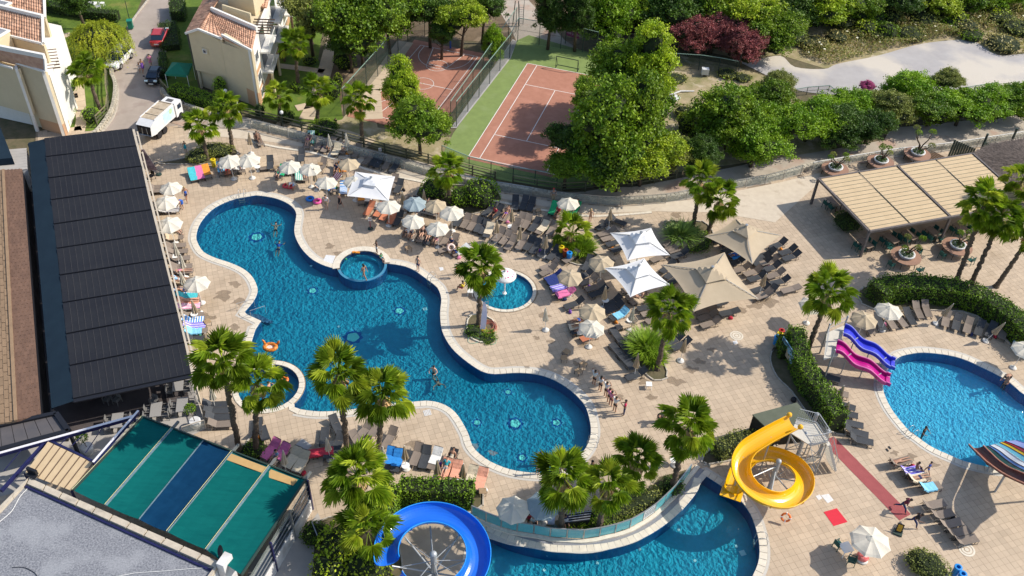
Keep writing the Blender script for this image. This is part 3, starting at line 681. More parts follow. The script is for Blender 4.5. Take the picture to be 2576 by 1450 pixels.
def corem(name,lobes,k,rg,off=None):
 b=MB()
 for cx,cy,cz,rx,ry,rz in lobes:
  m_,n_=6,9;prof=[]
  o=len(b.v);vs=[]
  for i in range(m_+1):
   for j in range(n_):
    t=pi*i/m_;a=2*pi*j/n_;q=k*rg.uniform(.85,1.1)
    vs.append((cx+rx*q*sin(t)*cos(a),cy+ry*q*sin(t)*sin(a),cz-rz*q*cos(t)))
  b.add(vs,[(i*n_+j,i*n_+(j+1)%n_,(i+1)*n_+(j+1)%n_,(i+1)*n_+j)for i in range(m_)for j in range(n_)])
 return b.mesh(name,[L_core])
def make_crown(seed,style):
 rg=np.random.default_rng(seed)
 if style=='round':lob=[(0,0,0,.72,.72,.62)]+[(cos(a)*.52,sin(a)*.52,rg.uniform(-.35,.3),.42,.42,.36)for a in np.linspace(0,5.5,6)]+[(rg.uniform(-.2,.2),rg.uniform(-.2,.2),.5,.42,.42,.34)]
 elif style=='tall':lob=[(0,0,-.5,.6,.6,.5),(.05,0,0,.55,.55,.5),(-.05,.05,.5,.4,.4,.45)]+[(cos(a)*.42,sin(a)*.42,rg.uniform(-.7,.35),.32,.32,.28)for a in np.linspace(0,10,7)]
 elif style=='loose':lob=[(rg.uniform(-.55,.55),rg.uniform(-.55,.55),rg.uniform(-.45,.5),rg.uniform(.26,.42),rg.uniform(.26,.42),rg.uniform(.2,.34))for _ in range(11)]+[(0,0,0,.45,.45,.42)]
 P_,N_=clumpy(lob,330,74,.072,rg);V,F=leafa(P_,N_,.060,rg,.4,.7)
 return npmesh('crown',V,F,[L_tree]),corem('inner_crown',lob,.74,rg)
CROWNS={}
def crown(seed,style,m):
 k=(seed,style)
 if k not in CROWNS:CROWNS[k]=make_crown(seed,style)
 me,co=CROWNS[k]
 return me,co
def tree(px,py,zc,r,rz,m,lb,style='round',seed=None,name='broadleaf_tree',cat='tree',grp=None,trunk=.16,noTrunk=False):
 0
 c=P(px,py,zc);seed=seed if seed is not None else rng.randrange(4)
 ro=thing(name,lb,cat,(c.x,c.y,0),0,grp)
 cm,co=crown(seed,style,m);a=rng.uniform(0,6.28)
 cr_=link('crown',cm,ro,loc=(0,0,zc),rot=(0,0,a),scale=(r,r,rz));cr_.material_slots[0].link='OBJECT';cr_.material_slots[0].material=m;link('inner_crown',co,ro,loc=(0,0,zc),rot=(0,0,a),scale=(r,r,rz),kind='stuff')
 if not noTrunk:
  b=MB();h=zc;lean=V3((rng.uniform(-.4,.4),rng.uniform(-.4,.4),0))
  b.tube([V3((0,0,-.1)),V3((0,0,h*.4))+lean*.4,V3((0,0,h*.8))+lean,V3((0,0,h+rz*.4))+lean],[trunk*1.3,trunk,trunk*.75,trunk*.3],8)
  o=link('trunk',b.mesh('trunk',[M_bark],True),ro)
  for k in range(4):
   t=rng.uniform(0,6.28);q=MB();s=V3((0,0,h*rng.uniform(.45,.7)))+lean*.7
   q.tube([s,s+V3((cos(t)*r*.35,sin(t)*r*.35,rz*.35)),s+V3((cos(t)*r*.7,sin(t)*r*.7,rz*.75))],[trunk*.5,trunk*.34,trunk*.12],6);q.bd('limb',[M_bark],None).parent=ro
 return ro
TREES=[
(1535,330,6.5,4.6,5.2,L_tree,'tall',0,'huge tree with long lower boughs overhanging the tennis court, left half of the mass'),
(1440,350,4.2,2.6,2.4,L_treeD,'loose',1,'dark lower bough tree leaning over the red tennis court edge'),
(1425,420,2.6,2.2,1.9,L_tree,'loose',3,'low bough tree overhanging the near corner of the tennis court'),
(1560,395,4.0,3.2,3.0,L_treeD,'loose',2,'darker tree in the lower middle of the court-side mass'),
(1480,250,5.0,2.3,2.6,L_tree,'loose',0,'upper left bough tree of the court-side mass'),
(1612,300,6.5,3.9,5.0,L_tree,'tall',1,'tall green tree at the right side of the tennis court mass'),
(1628,165,6.5,3.6,4.6,L_treeY,'tall',2,'tall yellow-green tree behind the huge court-side tree'),
(1560,180,5.5,3.2,3.8,L_tree,'round',3,'mid green tree just left of the tall yellow-green one'),
(1505,405,3.0,3.0,2.4,L_light,'round',0,'bright green low tree beside the wooden fence corner'),
(1620,395,3.4,3.6,2.8,L_treeY,'loose',2,'speckled yellow-green tree above the wooden fence'),
(1700,385,2.6,2.2,1.8,L_olive,'loose',3,'thin olive bush tree right of the speckled tree by the fence'),
(1765,385,2.6,2.0,1.9,L_treeD,'round',1,'very dark shrub tree behind the two leaning palms'),
(1055,310,3.8,3.0,3.0,L_tree,'round',2,'round green tree at the near end of the basketball court'),
(1010,215,5.2,2.3,3.2,L_treeY,'tall',3,'yellow-green tree standing in front of the basketball court'),
(905,45,6.0,5.0,4.4,L_tree,'round',1,'broad deep green tree left of the basketball court'),
(975,25,5.5,3.6,3.8,L_tree,'loose',0,'green tree filling the gap above the basketball court left end'),
(880,110,3.5,2.6,2.6,L_treeD,'loose',2,'dark under-storey tree beside the garden path'),
(1080,20,5.0,3.0,3.2,L_treeD,'round',3,'dark tree in shade behind the basketball backboard'),
(1160,45,4.8,3.0,2.8,L_treeY,'loose',1,'sunlit yellow-green maple behind the basketball court right corner'),
(1110,85,3.2,2.0,1.8,L_treeD,'loose',0,'shaded dark tree directly behind the basketball hoop'),
(1240,110,2.6,1.5,2.4,L_light,'tall',1,'ivy covered column of green between the two court fences'),
(1215,10,5,2.6,3,L_treeD,'round',2,'dark tree beside the small playground tower'),
(1385,15,5.5,2.2,3.2,L_treeD,'tall',0,'dark slender tree with bare trunk beyond the tennis court, left one'),
(1455,20,5.5,2.4,3.2,L_treeD,'tall',3,'dark slender tree with bare trunk beyond the tennis court, right one'),
(1530,40,5.5,3.6,3.6,L_light,'round',0,'vivid green tree above the pink banner'),
(1600,25,5.5,3.0,3.2,L_treeY,'round',1,'pale yellow-green tree at the top edge left of the dark grove'),
(1690,25,5.5,4.2,4.0,L_treeD,'round',2,'large dark tree at the top edge above the red shrubs, left'),
(1790,25,5.0,4.2,3.8,L_tree,'round',0,'large green tree at the top edge above the red shrubs, middle'),
(1880,40,5.0,4.2,4.0,L_treeY,'loose',3,'pale green tree at the top edge above the red shrubs, right'),
(1935,80,4.0,3.6,3.2,L_tree,'round',1,'dark green tree at the left end of the gravel lot'),
(1990,15,4.5,3.8,3.2,L_treeD,'round',3,'dark tree beyond the wild meadow, left end'),
(2070,15,4.0,3.8,3.0,L_treeY,'round',2,'yellow-green tree beyond the wild meadow next to the dark one'),
(2160,5,4.0,3.8,3.0,L_tree,'loose',0,'green tree beyond the wild meadow at the top edge centre'),
(2260,0,3.5,3.6,2.6,L_treeD,'loose',1,'dark green tree beyond the wild meadow, further right'),
(2350,-5,3.5,3.6,2.4,L_treeY,'round',3,'olive-yellow tree beyond the wild meadow near the right corner'),
(2440,-10,3.5,3.6,2.4,L_tree,'round',0,'green tree cut by the top edge above the meadow bushes'),
(2540,-10,3.5,3.6,2.4,L_light,'loose',2,'bright green tree in the top right corner'),
(1840,300,4.4,4.0,3.8,L_tree,'round',3,'large green tree at the left end of the row below the gravel lot'),
(1900,370,2.8,3.4,2.6,L_light,'loose',0,'bright feathery tree at the foot of the row below the gravel lot'),
(1965,320,3.6,3.2,3.0,L_light,'loose',1,'bright feathery tree second in the row below the gravel lot'),
(1930,250,3.6,3.0,2.6,L_tree,'round',2,'green tree behind the first trees of the row by the gravel lot'),
(2040,300,3.4,3.2,2.8,L_light,'loose',2,'feathery green tree third in the row with small pink blossoms'),
(2110,320,2.8,2.8,2.4,L_treeD,'round',0,'dark green tree low in the row near the round trunk'),
(2150,275,2.8,2.8,2.4,L_light,'loose',3,'green tree below the pink flowering bush'),
(2190,320,2.4,2.3,2.2,L_treeD,'loose',1,'dark leafy tree right above the paved walkway bend'),
(2235,270,2.6,3.0,2.2,L_olive,'round',2,'olive green tree in the middle of the row right of the pink bush'),
(2285,235,2.6,3.0,2.4,L_light,'round',0,'rounded bright tree next to the second round pine'),
(2345,275,2.4,3.2,2.2,L_tree,'loose',3,'green tree under the second round pine'),
(2420,275,2.4,3.2,2.2,L_light,'loose',1,'green tree with blossoms below the short fence at the right'),
(2490,265,2.4,3.0,2.2,L_light,'loose',0,'green tree second from the right edge in the row'),
(2560,250,2.4,2.8,2.2,L_tree,'round',2,'green tree at the right edge of the row'),
(775,30,5.5,3.2,3.4,L_olive,'loose',3,'tall olive green tree beside the balconies of the cream villa'),
(835,60,4.5,2.6,3.0,L_olive,'loose',0,'pale willow-like tree between the villa and the broad tree'),
(190,-12,4.2,2.8,2.4,L_treeD,'loose',0,'dark green tree at the top edge left of the garden chairs'),
(95,10,2.2,1.4,1.8,L_light,'loose',3,'bright shrub tree at the corner of the terraced villa'),
]
for x,y,zc,r,rz,m,st,sd,lab in TREES:tree(x,y,(rz*.92 if(y<125 and x>1350 and 'slender' not in lab)or x>1820 else zc),r*1.06,rz,m,lab,st,sd)
for x,y,r,l in((1962,212,1.9,'round umbrella pine standing above the row of trees, left one'),(2383,202,1.9,'round umbrella pine above the row of trees, right one')):tree(x,y,3.2,r,r*.75,L_olive,l,'round',0,name='pine_tree')
for x,y,r,l in((1742,92,2.4,'red flowering shrub at the left end of the red thicket'),(1795,85,2.6,'red flowering shrub second from left in the red thicket'),(1845,90,2.5,'red flowering shrub third from left in the red thicket'),(1870,118,2.2,'magenta flowering shrub at the lower right of the red thicket')):tree(x,y,2.5,r*1.12,2.5,L_red,l,'round',1,name='flowering_shrub',cat='shrub',grp='red flowering shrubs')
tree(2182,217,2.2,.95,.6,L_pink,'pink flowering bush among the row of green trees','round',2,name='flowering_shrub',cat='shrub')
tree(1925,250,1.2,1.1,.9,L_tree,'small green bush by the dry garden at the row end','round',2,name='shrub',cat='shrub',noTrunk=True)
def willow():
 c=P(245,88,3.4);ro=thing('willow_tree','drooping yellow-green willow beside the road above the white car','tree',(c.x,c.y,0));rg=np.random.default_rng(5)
 N_=760;a=rg.uniform(0,6.283,N_);rr=np.sqrt(rg.random(N_))*3.3;top=4.6-(rr/3.3)**2*1.6+rg.normal(size=N_)*.15;ln_=.5+rg.random(N_)*(1.2+1.5*rr/3.3)
 k=16;t=np.linspace(0,1,k)[None];x=(np.cos(a)*rr)[:,None]+np.cos(a)[:,None]*t*.35;y=(np.sin(a)*rr)[:,None]+np.sin(a)[:,None]*t*.35;z=top[:,None]-ln_[:,None]*t**1.3
 P_=np.stack([x,y,z],2).reshape(-1,3)+rg.normal(size=(N_*k,3))*.05;N2=np.repeat(np.stack([np.cos(a),np.sin(a),np.full(N_,.6)],1),k,0)
 V,F=leafa(P_,N2,.24,rg,.6,.3);link('crown',npmesh('crown',V,F,[L_will]),ro)
 link('inner_crown',corem('inner_crown',[(0,0,3.0,2.7,2.7,1.4)],.9,rg),ro,kind='stuff')
 b=MB();b.tube([(0,0,-.1),(.2,.1,1.6),(0,0,3.4)],[.3,.22,.12],8);o=link('trunk',b.mesh('trunk',[M_bark],True),ro)
willow()
def scatter_box(g,w,h,dens,rg,round_=.12):
 0
 pts=[];nr=[]
 for i in range(len(g)-1):
  a,c=g[i],g[i+1];L_=(c-a).length;t=(c-a)/max(L_,1e-6);n=V3((-t.y,t.x,0))
  nt=int(L_*w*dens);ns=int(L_*h*dens)
  for cnt,kind in((nt,0),(ns,1),(ns,-1)):
   u=rg.random(cnt)*(L_+.2)-.1
   if kind==0:s=(rg.random(cnt)-.5)*w;z=np.full(cnt,h)+rg.normal(size=cnt)*.05-(np.abs(s)/(w/2))**4*h*round_;nn=np.stack([np.zeros(cnt),np.zeros(cnt),np.ones(cnt)],1)
   else:s=kind*(w/2+rg.normal(size=cnt)*.05);z=rg.random(cnt)*h;nn=np.tile([n.x*kind,n.y*kind,.35],(cnt,1))
   pts.append(np.stack([a.x+t.x*u+n.x*s,a.y+t.y*u+n.y*s,z],1));nr.append(nn)
 for end,sg in((g[0],-1),(g[-1],1)):
  t=(g[1]-g[0]).normalized()if sg<0 else(g[-1]-g[-2]).normalized();n=V3((-t.y,t.x,0));cnt=int(w*h*dens);s=(rg.random(cnt)-.5)*w;z=rg.random(cnt)*h
  pts.append(np.stack([end.x+n.x*s,end.y+n.y*s,z],1));nr.append(np.tile([t.x*sg,t.y*sg,.35],(cnt,1)))
 return np.concatenate(pts),np.concatenate(nr)
def hedge(pts,w,h,m,lb,dens=55,size=.17,sm=3,wob=.06,name='hedge',cat='hedge',seed=0,stemmed=False):
 g=G(pts);g=spline(g,sm,False)if sm else g;ro=thing(name,lb,cat,g[0]);rg=np.random.default_rng(seed+len(pts)*7+int(abs(pts[0][0])))
 A,N_=scatter_box(g,w,h,dens,rg);
 bump_=wob*np.sin(A[:,0]*2.1+seed)*np.cos(A[:,1]*1.7)*2;A=A+N_*bump_[:,None]+rg.normal(size=A.shape)*wob*.7
 A[:,2]=np.maximum(A[:,2],.02);V,F=leafa(A,N_/np.linalg.norm(N_,axis=1)[:,None],size,rg,.55,.75)
 V=V-np.array([g[0].x,g[0].y,0]);link('leaves',npmesh('leaves',V,F,[m]),ro,kind='stuff')
 b=MB()
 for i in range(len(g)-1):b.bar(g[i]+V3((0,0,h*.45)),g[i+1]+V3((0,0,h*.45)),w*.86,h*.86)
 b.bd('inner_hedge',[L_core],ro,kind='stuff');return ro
def bush(px,py,r,h,m,lb,name='bush',cat='bush',leaf=.17,n=None,base=True,asp=.7,seed=1,flat=.5,ry=None,rot=0.0):
 0
 c=P(px,py);ro=thing(name,lb,cat,(c.x,c.y,0),rot);rg=np.random.default_rng(seed+int(px));ry=ry or r
 n=n or int(130*(r*ry+r*h)/(leaf/.17)**2)
 lob=[(0,0,h*.42,r,ry,h*.58)]+[(cos(a)*r*.5,sin(a)*ry*.5,h*rg.uniform(.4,.6),r*.45,ry*.45,h*.4)for a in(0.3,2.2,4.4)]
 P_,N_=lobep(lob,n,rg,.88);k=P_[:,2]>.02;V,F=leafa(P_[k],N_[k],leaf,rg,flat,asp)
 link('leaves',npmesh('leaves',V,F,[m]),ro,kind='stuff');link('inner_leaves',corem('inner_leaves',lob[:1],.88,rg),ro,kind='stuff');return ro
hedge([(2195,762),(2240,745),(2330,748),(2420,762),(2500,800),(2560,850),(2610,900)],2.0,1.9,L_hedge,'broad green hedge curving behind the right pool sunbeds',dens=80,size=.15)
hedge([(1990,865),(2005,930),(2030,985),(2065,1030),(2100,1085)],1.35,2.1,L_hedge,'long tall hedge between the main deck and the slide terrace',dens=90,size=.14,seed=3)
hedge([(1975,870),(1985,905)],1.8,1.5,L_hedge,'rounded head of the hedge behind the signboard',dens=90,size=.14,seed=4)
hedge([(1010,1255),(1080,1262),(1140,1262),(1190,1265)],1.3,2.0,L_hedge,'dark climbing hedge behind the blue slide',dens=90,size=.15,seed=5)
hedge([(985,1262),(975,1310),(965,1350)],1.3,2.2,L_hedge,'climbing hedge between the feather palm and the blue slide',dens=90,size=.15,seed=6)
hedge([(1800,1150),(1850,1128),(1925,1118)],1.2,1.4,L_olive,'yellow-green hedge behind the top of the yellow slide',dens=90,size=.13,seed=7)
hedge([(438,240),(480,252),(530,268),(578,280)],1.6,1.25,L_box,'clipped bright hedge in front of the cream villa in the middle',dens=120,size=.11,wob=.03)
hedge([(96,22),(180,38),(250,48),(300,52)],1.2,1.2,L_treeD,'long dark hedge behind the willow on the lawn',dens=80,size=.13)
hedge([(448,20),(452,40),(450,55)],1.8,1.5,L_treeD,'dark hedge in shade beside the tiled villa upper end',dens=80,size=.13)
hedge([(423,70),(428,100),(432,128)],2.2,.8,L_treeD,'dark low hedge beside the red car',dens=80,size=.13)
hedge([(412,150),(416,200)],.8,1.1,L_treeD,'dark hedge between the green gazebo and the road',dens=80,size=.13)
hedge([(128,142),(172,134)],.9,.8,L_treeD,'low hedge beside the terraced villa near the willow',dens=90,size=.12)
hedge([(132,190),(172,184)],.9,.9,L_tree,'low dark hedge above the clipped cube bush',dens=90,size=.12)
hedge([(735,222),(762,232)],.8,.7,L_box,'small clipped hedge in the lawn between two palms',dens=120,size=.1,wob=.02)
bush(172,232,1.05,1.5,L_box,'large clipped bush beside the garden path of the terraced villa',leaf=.11)
bush(232,304,1.0,1.5,L_box,'clipped round bush with yellow tips by the green fence',leaf=.11)
bush(176,288,.7,.8,L_tree,'small dark bush in the small lawn by the terraced villa',leaf=.11)
bush(557,246,.78,2.5,L_box,'clipped egg shaped cypress in front of the cream villa',name='clipped_cypress',leaf=.11)
bush(714,128,.55,1.3,L_treeD,'small dark bush by the villa entrance far end',leaf=.12)
bush(692,176,.6,1.5,L_treeD,'dark rounded bush against the villa wall',leaf=.12)
bush(655,290,.6,1.3,L_treeD,'dark bush at the near corner of the villa wall',leaf=.12)
bush(722,305,.9,1.2,L_treeD,'dark leafy bush under the palm beside the villa',leaf=.14)
bush(835,245,1.1,1.9,L_light,'bright green bush beside the court fence corner',leaf=.16)
bush(852,225,.55,2.0,L_treeY,'golden yellow conifer at the corner of the court fence',leaf=.12)
bush(868,170,1.4,1.8,L_tree,'green bush along the tall court fence',leaf=.16)
bush(815,330,1.6,.9,L_tree,'thin green bush behind the wooden fence and its palm',leaf=.15)
bush(780,160,.9,.7,L_tree,'low bush on the shaded lawn by the path',leaf=.14)
bush(1095,490,1.5,1.6,L_light,'bright green shrub left of the palm by the pool bar umbrellas',leaf=.16)
bush(1160,510,1.3,1.4,L_light,'green shrub at the foot of the palm by the umbrellas',leaf=.15)
bush(1212,508,1.8,2.4,L_light,'rounded bright green shrub right of the palm by the umbrellas',leaf=.17)
bush(500,402,1.2,.9,L_olive,'olive coloured low bush left in the bed with two palms',leaf=.12)
bush(545,385,2.0,.85,L_olive,'olive coloured broad low bush in the bed with two palms',leaf=.12,ry=1.2)
bush(2130,570,1.5,1.35,L_treeD,'dark rounded bush under the left end of the beige pergola',leaf=.11)
bush(1742,612,1.9,.75,L_tree,'low green ground bush between the two leaning palms',leaf=.13)
bush(1580,1284,2.9,1.0,L_olive,'brownish flowering shrub bed behind the curved glass wall',leaf=.13,ry=.95,rot=R(33))
bush(1530,1312,1.6,.8,L_hedge,'dark green shrub at the left of the curved glass wall bed',leaf=.13,ry=.9)
bush(1688,1232,.9,1.0,L_treeD,'dark shrub at the top end of the curved glass wall bed',leaf=.13)
bush(2328,1432,1.55,1.1,L_olive,'oval clipped bush at the bottom right beside blue bins',leaf=.11,ry=1.2,rot=R(-30))
bush(1190,838,.75,.45,L_hedge,'green plant cushion in the round bed with the hose',leaf=.11)
bush(1228,852,.8,.18,L_hedge,'low grass cushion at the front of the round hose bed',leaf=.09)
bush(640,1140,.95,.7,L_hedge,'low green bush at the foot of the two tall palms',leaf=.12)
bush(793,1352,1.0,.9,L_hedge,'ivy bush beside the gate of the white building',leaf=.12)
for k,(x,y,r,h)in enumerate(((870,1395,1.9,2.9),(925,1440,1.6,2.8),(840,1450,1.5,2.6))):
 bush(x,y+15,r,h,L_treeY,('big yellow-green bush below the feather palm','yellow-green bush at the left rim of the blue slide','yellow-green bush cut by the bottom edge')[k],leaf=.2)
M_blade=leafmat('grass_blade',(.065,.12,.008),(.14,.20,.015),.15,.4)
def blades(px,py,r,h,n,m,lb,name='ornamental_grass',cat='plant',w=.04,ry=None,seed=0,bend=.8):
 c=P(px,py);ro=thing(name,lb,cat,(c.x,c.y,0));rg=np.random.default_rng(int(px)+seed);ry=ry or r
 a=rg.uniform(0,6.283,n);rr=np.sqrt(rg.random(n));bx,by=np.cos(a)*rr*r*.75,np.sin(a)*rr*ry*.75;hh=h*rg.uniform(.6,1.1,n);d=a+rg.normal(size=n)*.5;out=(.25+rr)*h*bend*rg.uniform(.4,1,n)
 V=[];
 for t,wf in((0,1),(.55,.9),(1,.05)):
  z=hh*(t*1.25-.45*t*t*(0.3+rr));x=bx+np.cos(d)*out*t*t;y=by+np.sin(d)*out*t*t
  for s in(-1,1):V.append(np.stack([x-np.sin(d)*w*wf*s,y+np.cos(d)*w*wf*s,z],1))
 V=np.stack(V,1).reshape(-1,3);f=np.array([[0,1,3,2],[2,3,5,4]]);F=(f[None]+(np.arange(n)*6)[:,None,None]).reshape(-1,4)
 link('blades',npmesh('blades',V,F,[m]),ro,kind='stuff');return ro
blades(1625,880,1.3,1.5,1100,M_blade,'tall bright grass clump beside the central palm',ry=1.4)
blades(1640,905,1.0,1.1,600,M_blade,'lower grass clump at the foot of the central palm',seed=2)
blades(1460,630,1.3,1.1,900,M_blade,'green grass clump beside the coloured bins')
blades(1710,600,1.3,1.5,700,leafmat('blade_dark',(.03,.07,.012),(.09,.13,.03)),'spiky dark green plant clump left of the leaning palms',w=.05,bend=.9)
blades(1450,1322,1.0,.6,300,M_blade,'yellowish spiky grass beside the dark crate rack',w=.03)
blades(1535,1318,.6,.6,200,M_blade,'yellowish spiky grass behind the framed notice',w=.03,seed=3)
blades(2130-900+0,0+845,.5,.5,90,M_blade,'short grass tuft by the coiled hose',w=.03)
def meadow():
 rg=np.random.default_rng(9);poly=ccw(G([(1990,60),(2100,40),(2250,20),(2576,-20),(2700,40),(2700,130),(2576,142),(2520,130),(2460,100),(2380,96),(2200,134),(2090,165),(2020,140)]))
 xs=[p.x for p in poly];ys=[p.y for p in poly];n=90000;x=rg.uniform(min(xs),max(xs),n);y=rg.uniform(min(ys),max(ys),n);k=inside(poly,x,y)
 den=np.sin(x*.55+1)*np.cos(y*.7)+np.sin(x*.23-y*.31);k&=(rg.random(n)<.35+.35*den);x,y=x[k],y[k]
 hgt_=.25+.75*np.clip(den[k],0,2);z=rg.random(len(x))**.6*hgt_
 P_=np.stack([x,y,z],1);V,F=leafa(P_,np.tile([0,0,1.],(len(P_),1)),.34,rg,.25,.35);sel=rg.random(len(P_))
 ma=leafmat('meadow_green',(.08,.095,.02),(.13,.14,.035),0,.45);mb=leafmat('meadow_straw',(.13,.105,.04),(.20,.16,.07),0,.4)
 Fg=F[sel<.55];Fs=F[sel>=.55]
 for nm,FF,m in(('meadow_grass',Fg,ma),('dry_grass',Fs,mb)):
  idx=FF.ravel();me=npmesh(nm,V[idx],np.arange(len(idx)).reshape(-1,4),[m]);o=link(nm,me);o['kind']='stuff';o['label']='wild meadow growth beyond the gravel lot'
 q=rg.random(len(P_))<.005;W_=P_[q]+np.array([0,0,.25]);V,F=leafa(W_,np.tile([0,0,1.],(len(W_),1)),.3,rg,.9,1)
 o=link('wild_flowers',npmesh('wild_flowers',V,F,[mat('white_flowers',(.75,.72,.55))]));o['kind']='stuff'
meadow()
MB_=[(2040,55,2.2,1.8,L_tree,'green bush mass at the left of the meadow'),(2110,60,2.4,1.6,L_olive,'olive bush in the meadow next to the dark trees'),(2180,50,2.6,1.8,L_light,'bright green bush in the meadow middle distance'),(2250,45,2.4,1.2,L_straw,'pale bush in the meadow middle distance'),(2320,60,2.2,1.5,L_olive,'olive bush above the gravel bend'),(2400,72,1.8,1.3,L_light,'green bush on the meadow edge above the gravel peak'),(2440,95,1.7,.9,L_tree,'leafy bush at the tip of the gravel lot'),(2500,50,2.4,1.6,L_olive,'grey-green bush in the right part of the meadow'),(2560,80,2.2,1.2,L_olive,'olive bush by the right edge of the meadow'),(2520,118,2.4,1.1,L_straw,'straw coloured bush leaning over the gravel lot'),(2105,100,1.6,.9,L_straw,'straw coloured bush low in the meadow'),(2045,115,2.0,.8,L_straw,'straw coloured bush beside the gravel corner'),(2210,90,2.2,1.1,L_olive,'olive bush in the lower meadow'),(2290,92,2.0,1.0,L_olive,'dull green bush low in the meadow to the right')]
for x,y,r,h,m,l in MB_:bush(x,y,r,h,m,l,leaf=.26)
for x,y,r,h,m,l in((1730,330,1.5,1.9,L_treeY,'yellowish climbing bush left in the dry garden'),(1775,310,1.6,1.8,L_light,'green bush with yellow streaks in the dry garden'),(1760,345,1.4,1.4,L_tree,'dark lower bush in the dry garden'),(1810,245,1.1,.7,L_tree,'small bush in the middle of the dry garden'),(1830,190,1.3,.5,L_olive,'thin bush by the mesh fence of the dry garden'),(1870,200,1.1,.5,L_olive,'straggly plant by the dry garden gate'),(1700,200,1.4,.35,L_olive,'low straggly weeds by the white box'),(1720,290,1.2,1.0,L_olive,'olive bush at the left of the dry garden')):bush(x,y,r,h,m,l,leaf=.2)
for i in range(26):bush(1500+(i*83)%1080+rng.uniform(-20,20),22+(i*37)%60+(8 if i%3 else 40)*(i<12),rng.uniform(1.3,2.3),rng.uniform(1.2,2.2),(L_treeY,L_tree,L_olive,L_straw)[i%4],'undergrowth bush %s below the top edge trees, %s from the left'%(('yellow-green','mid green','olive','straw coloured')[i%4],ORD[i]),name='undergrowth_bush',leaf=.24)
# ================================================================ PALMS
def frond_mesh(seed,kind='fan'):
 0
 rg=np.random.default_rng(seed);b=MB();pet=rg.uniform(.85,1.25)
 b.bar((0,0,0),(pet,0,.03),.03,.02)
 n=24;R0=rg.uniform(.78,.9)
 for i in range(n):
  a=R(-104+208*i/(n-1))+rg.normal()*.015;r=R0*(1-.16*abs(a))*rg.uniform(.92,1.06);fold=.03 if i%2 else-.03
  dx,dy=cos(a),sin(a);w=.062;m=r*.55
  p0=V3((pet,0,.03));p1=V3((pet+dx*m-dy*w,dy*m+dx*w,.02+fold-.08*m));p2=V3((pet+dx*m+dy*w,dy*m-dx*w,.02-fold-.08*m));dr=rg.uniform(.3,.75)
  p3=V3((pet+dx*r*.97,dy*r*.97,-dr*r**2));p4=p3+V3((-dy,dx,0))*.014
  b.add([p0,p1,p4,p3,p2],[(0,4,3,4+0)if False else(0,4,3),(0,3,2),(0,2,1)])
 return b.mesh('frond',[L_palm])
FR=[frond_mesh(i)for i in range(4)]
def with_mat(me,m):c=me.copy();c.materials.clear();c.materials.append(m);return c
FRY=[with_mat(me,L_palmY)for me in FR[:2]]
def dead_skirt():
 rg=np.random.default_rng(3);b=MB()
 for k in range(70):
  a=rg.uniform(0,6.28);L_=rg.uniform(.5,1.2);z0=rg.uniform(-.5,-.1);r0=.16;r1=rg.uniform(.3,.55);t=V3((-sin(a),cos(a),0))*.07
  p=V3((cos(a)*r0,sin(a)*r0,z0));q=V3((cos(a)*r1,sin(a)*r1,z0-L_*.5));s=V3((cos(a)*r1*.9,sin(a)*r1*.9,z0-L_))
  b.add([p-t*.4,p+t*.4,q+t,q-t,s],[(0,1,2,3),(3,2,4)])
 return b.mesh('dead_leaves',[L_palmB])
SK=dead_skirt()
def palm(base,top,lb,n=36,size=1.0,skirt=True,tr=.17,grp='fan palms',seedling=False):
 B_,T_=lift(base,top);B_.z=0;ro=thing('palm_tree',lb,'palm tree',B_,0,grp);d=T_-B_;rr=random.Random(int(base[0]*7+top[1]))
 b=MB();path=[];rad=[];H=d.length;k=max(4,int(H/.16))
 for i in range(k+1):
  t=i/k;bow=sin(t*pi)*.12*H*.25*rr.choice((-.3,.3,0));path.append(V3((d.x*t+bow,d.y*t,d.z*t-.05*(1-t))));rad.append(tr*(1.25-.35*t)*(1.07 if i%2 else .95)+(.1*(1-t/.07)if t<.07 else 0))
 b.tube(path,rad,9);o=PT('trunk',b,M_ptrunk,ro);hd=path[-1]
 if skirt:link('dead_leaves',SK,ro,kind='stuff',loc=hd,rot=(0,0,rr.uniform(0,6)),scale=(size,)*3)
 n=int(n*.74)
 for i in range(n):
  u=(i+.5)/n;el=R(80-128*u**1.1+rr.uniform(-10,10));az=i*2.399+rr.uniform(-.25,.25);s=size*rr.uniform(.9,1.25)
  me=rr.choice(FR)if rr.random()>.2 else rr.choice(FRY)
  link('frond',me,ro,loc=hd+V3((0,0,.1-.25*u)),rot=(rr.uniform(-.35,.35),-el,az),scale=(s,)*3)
 return ro
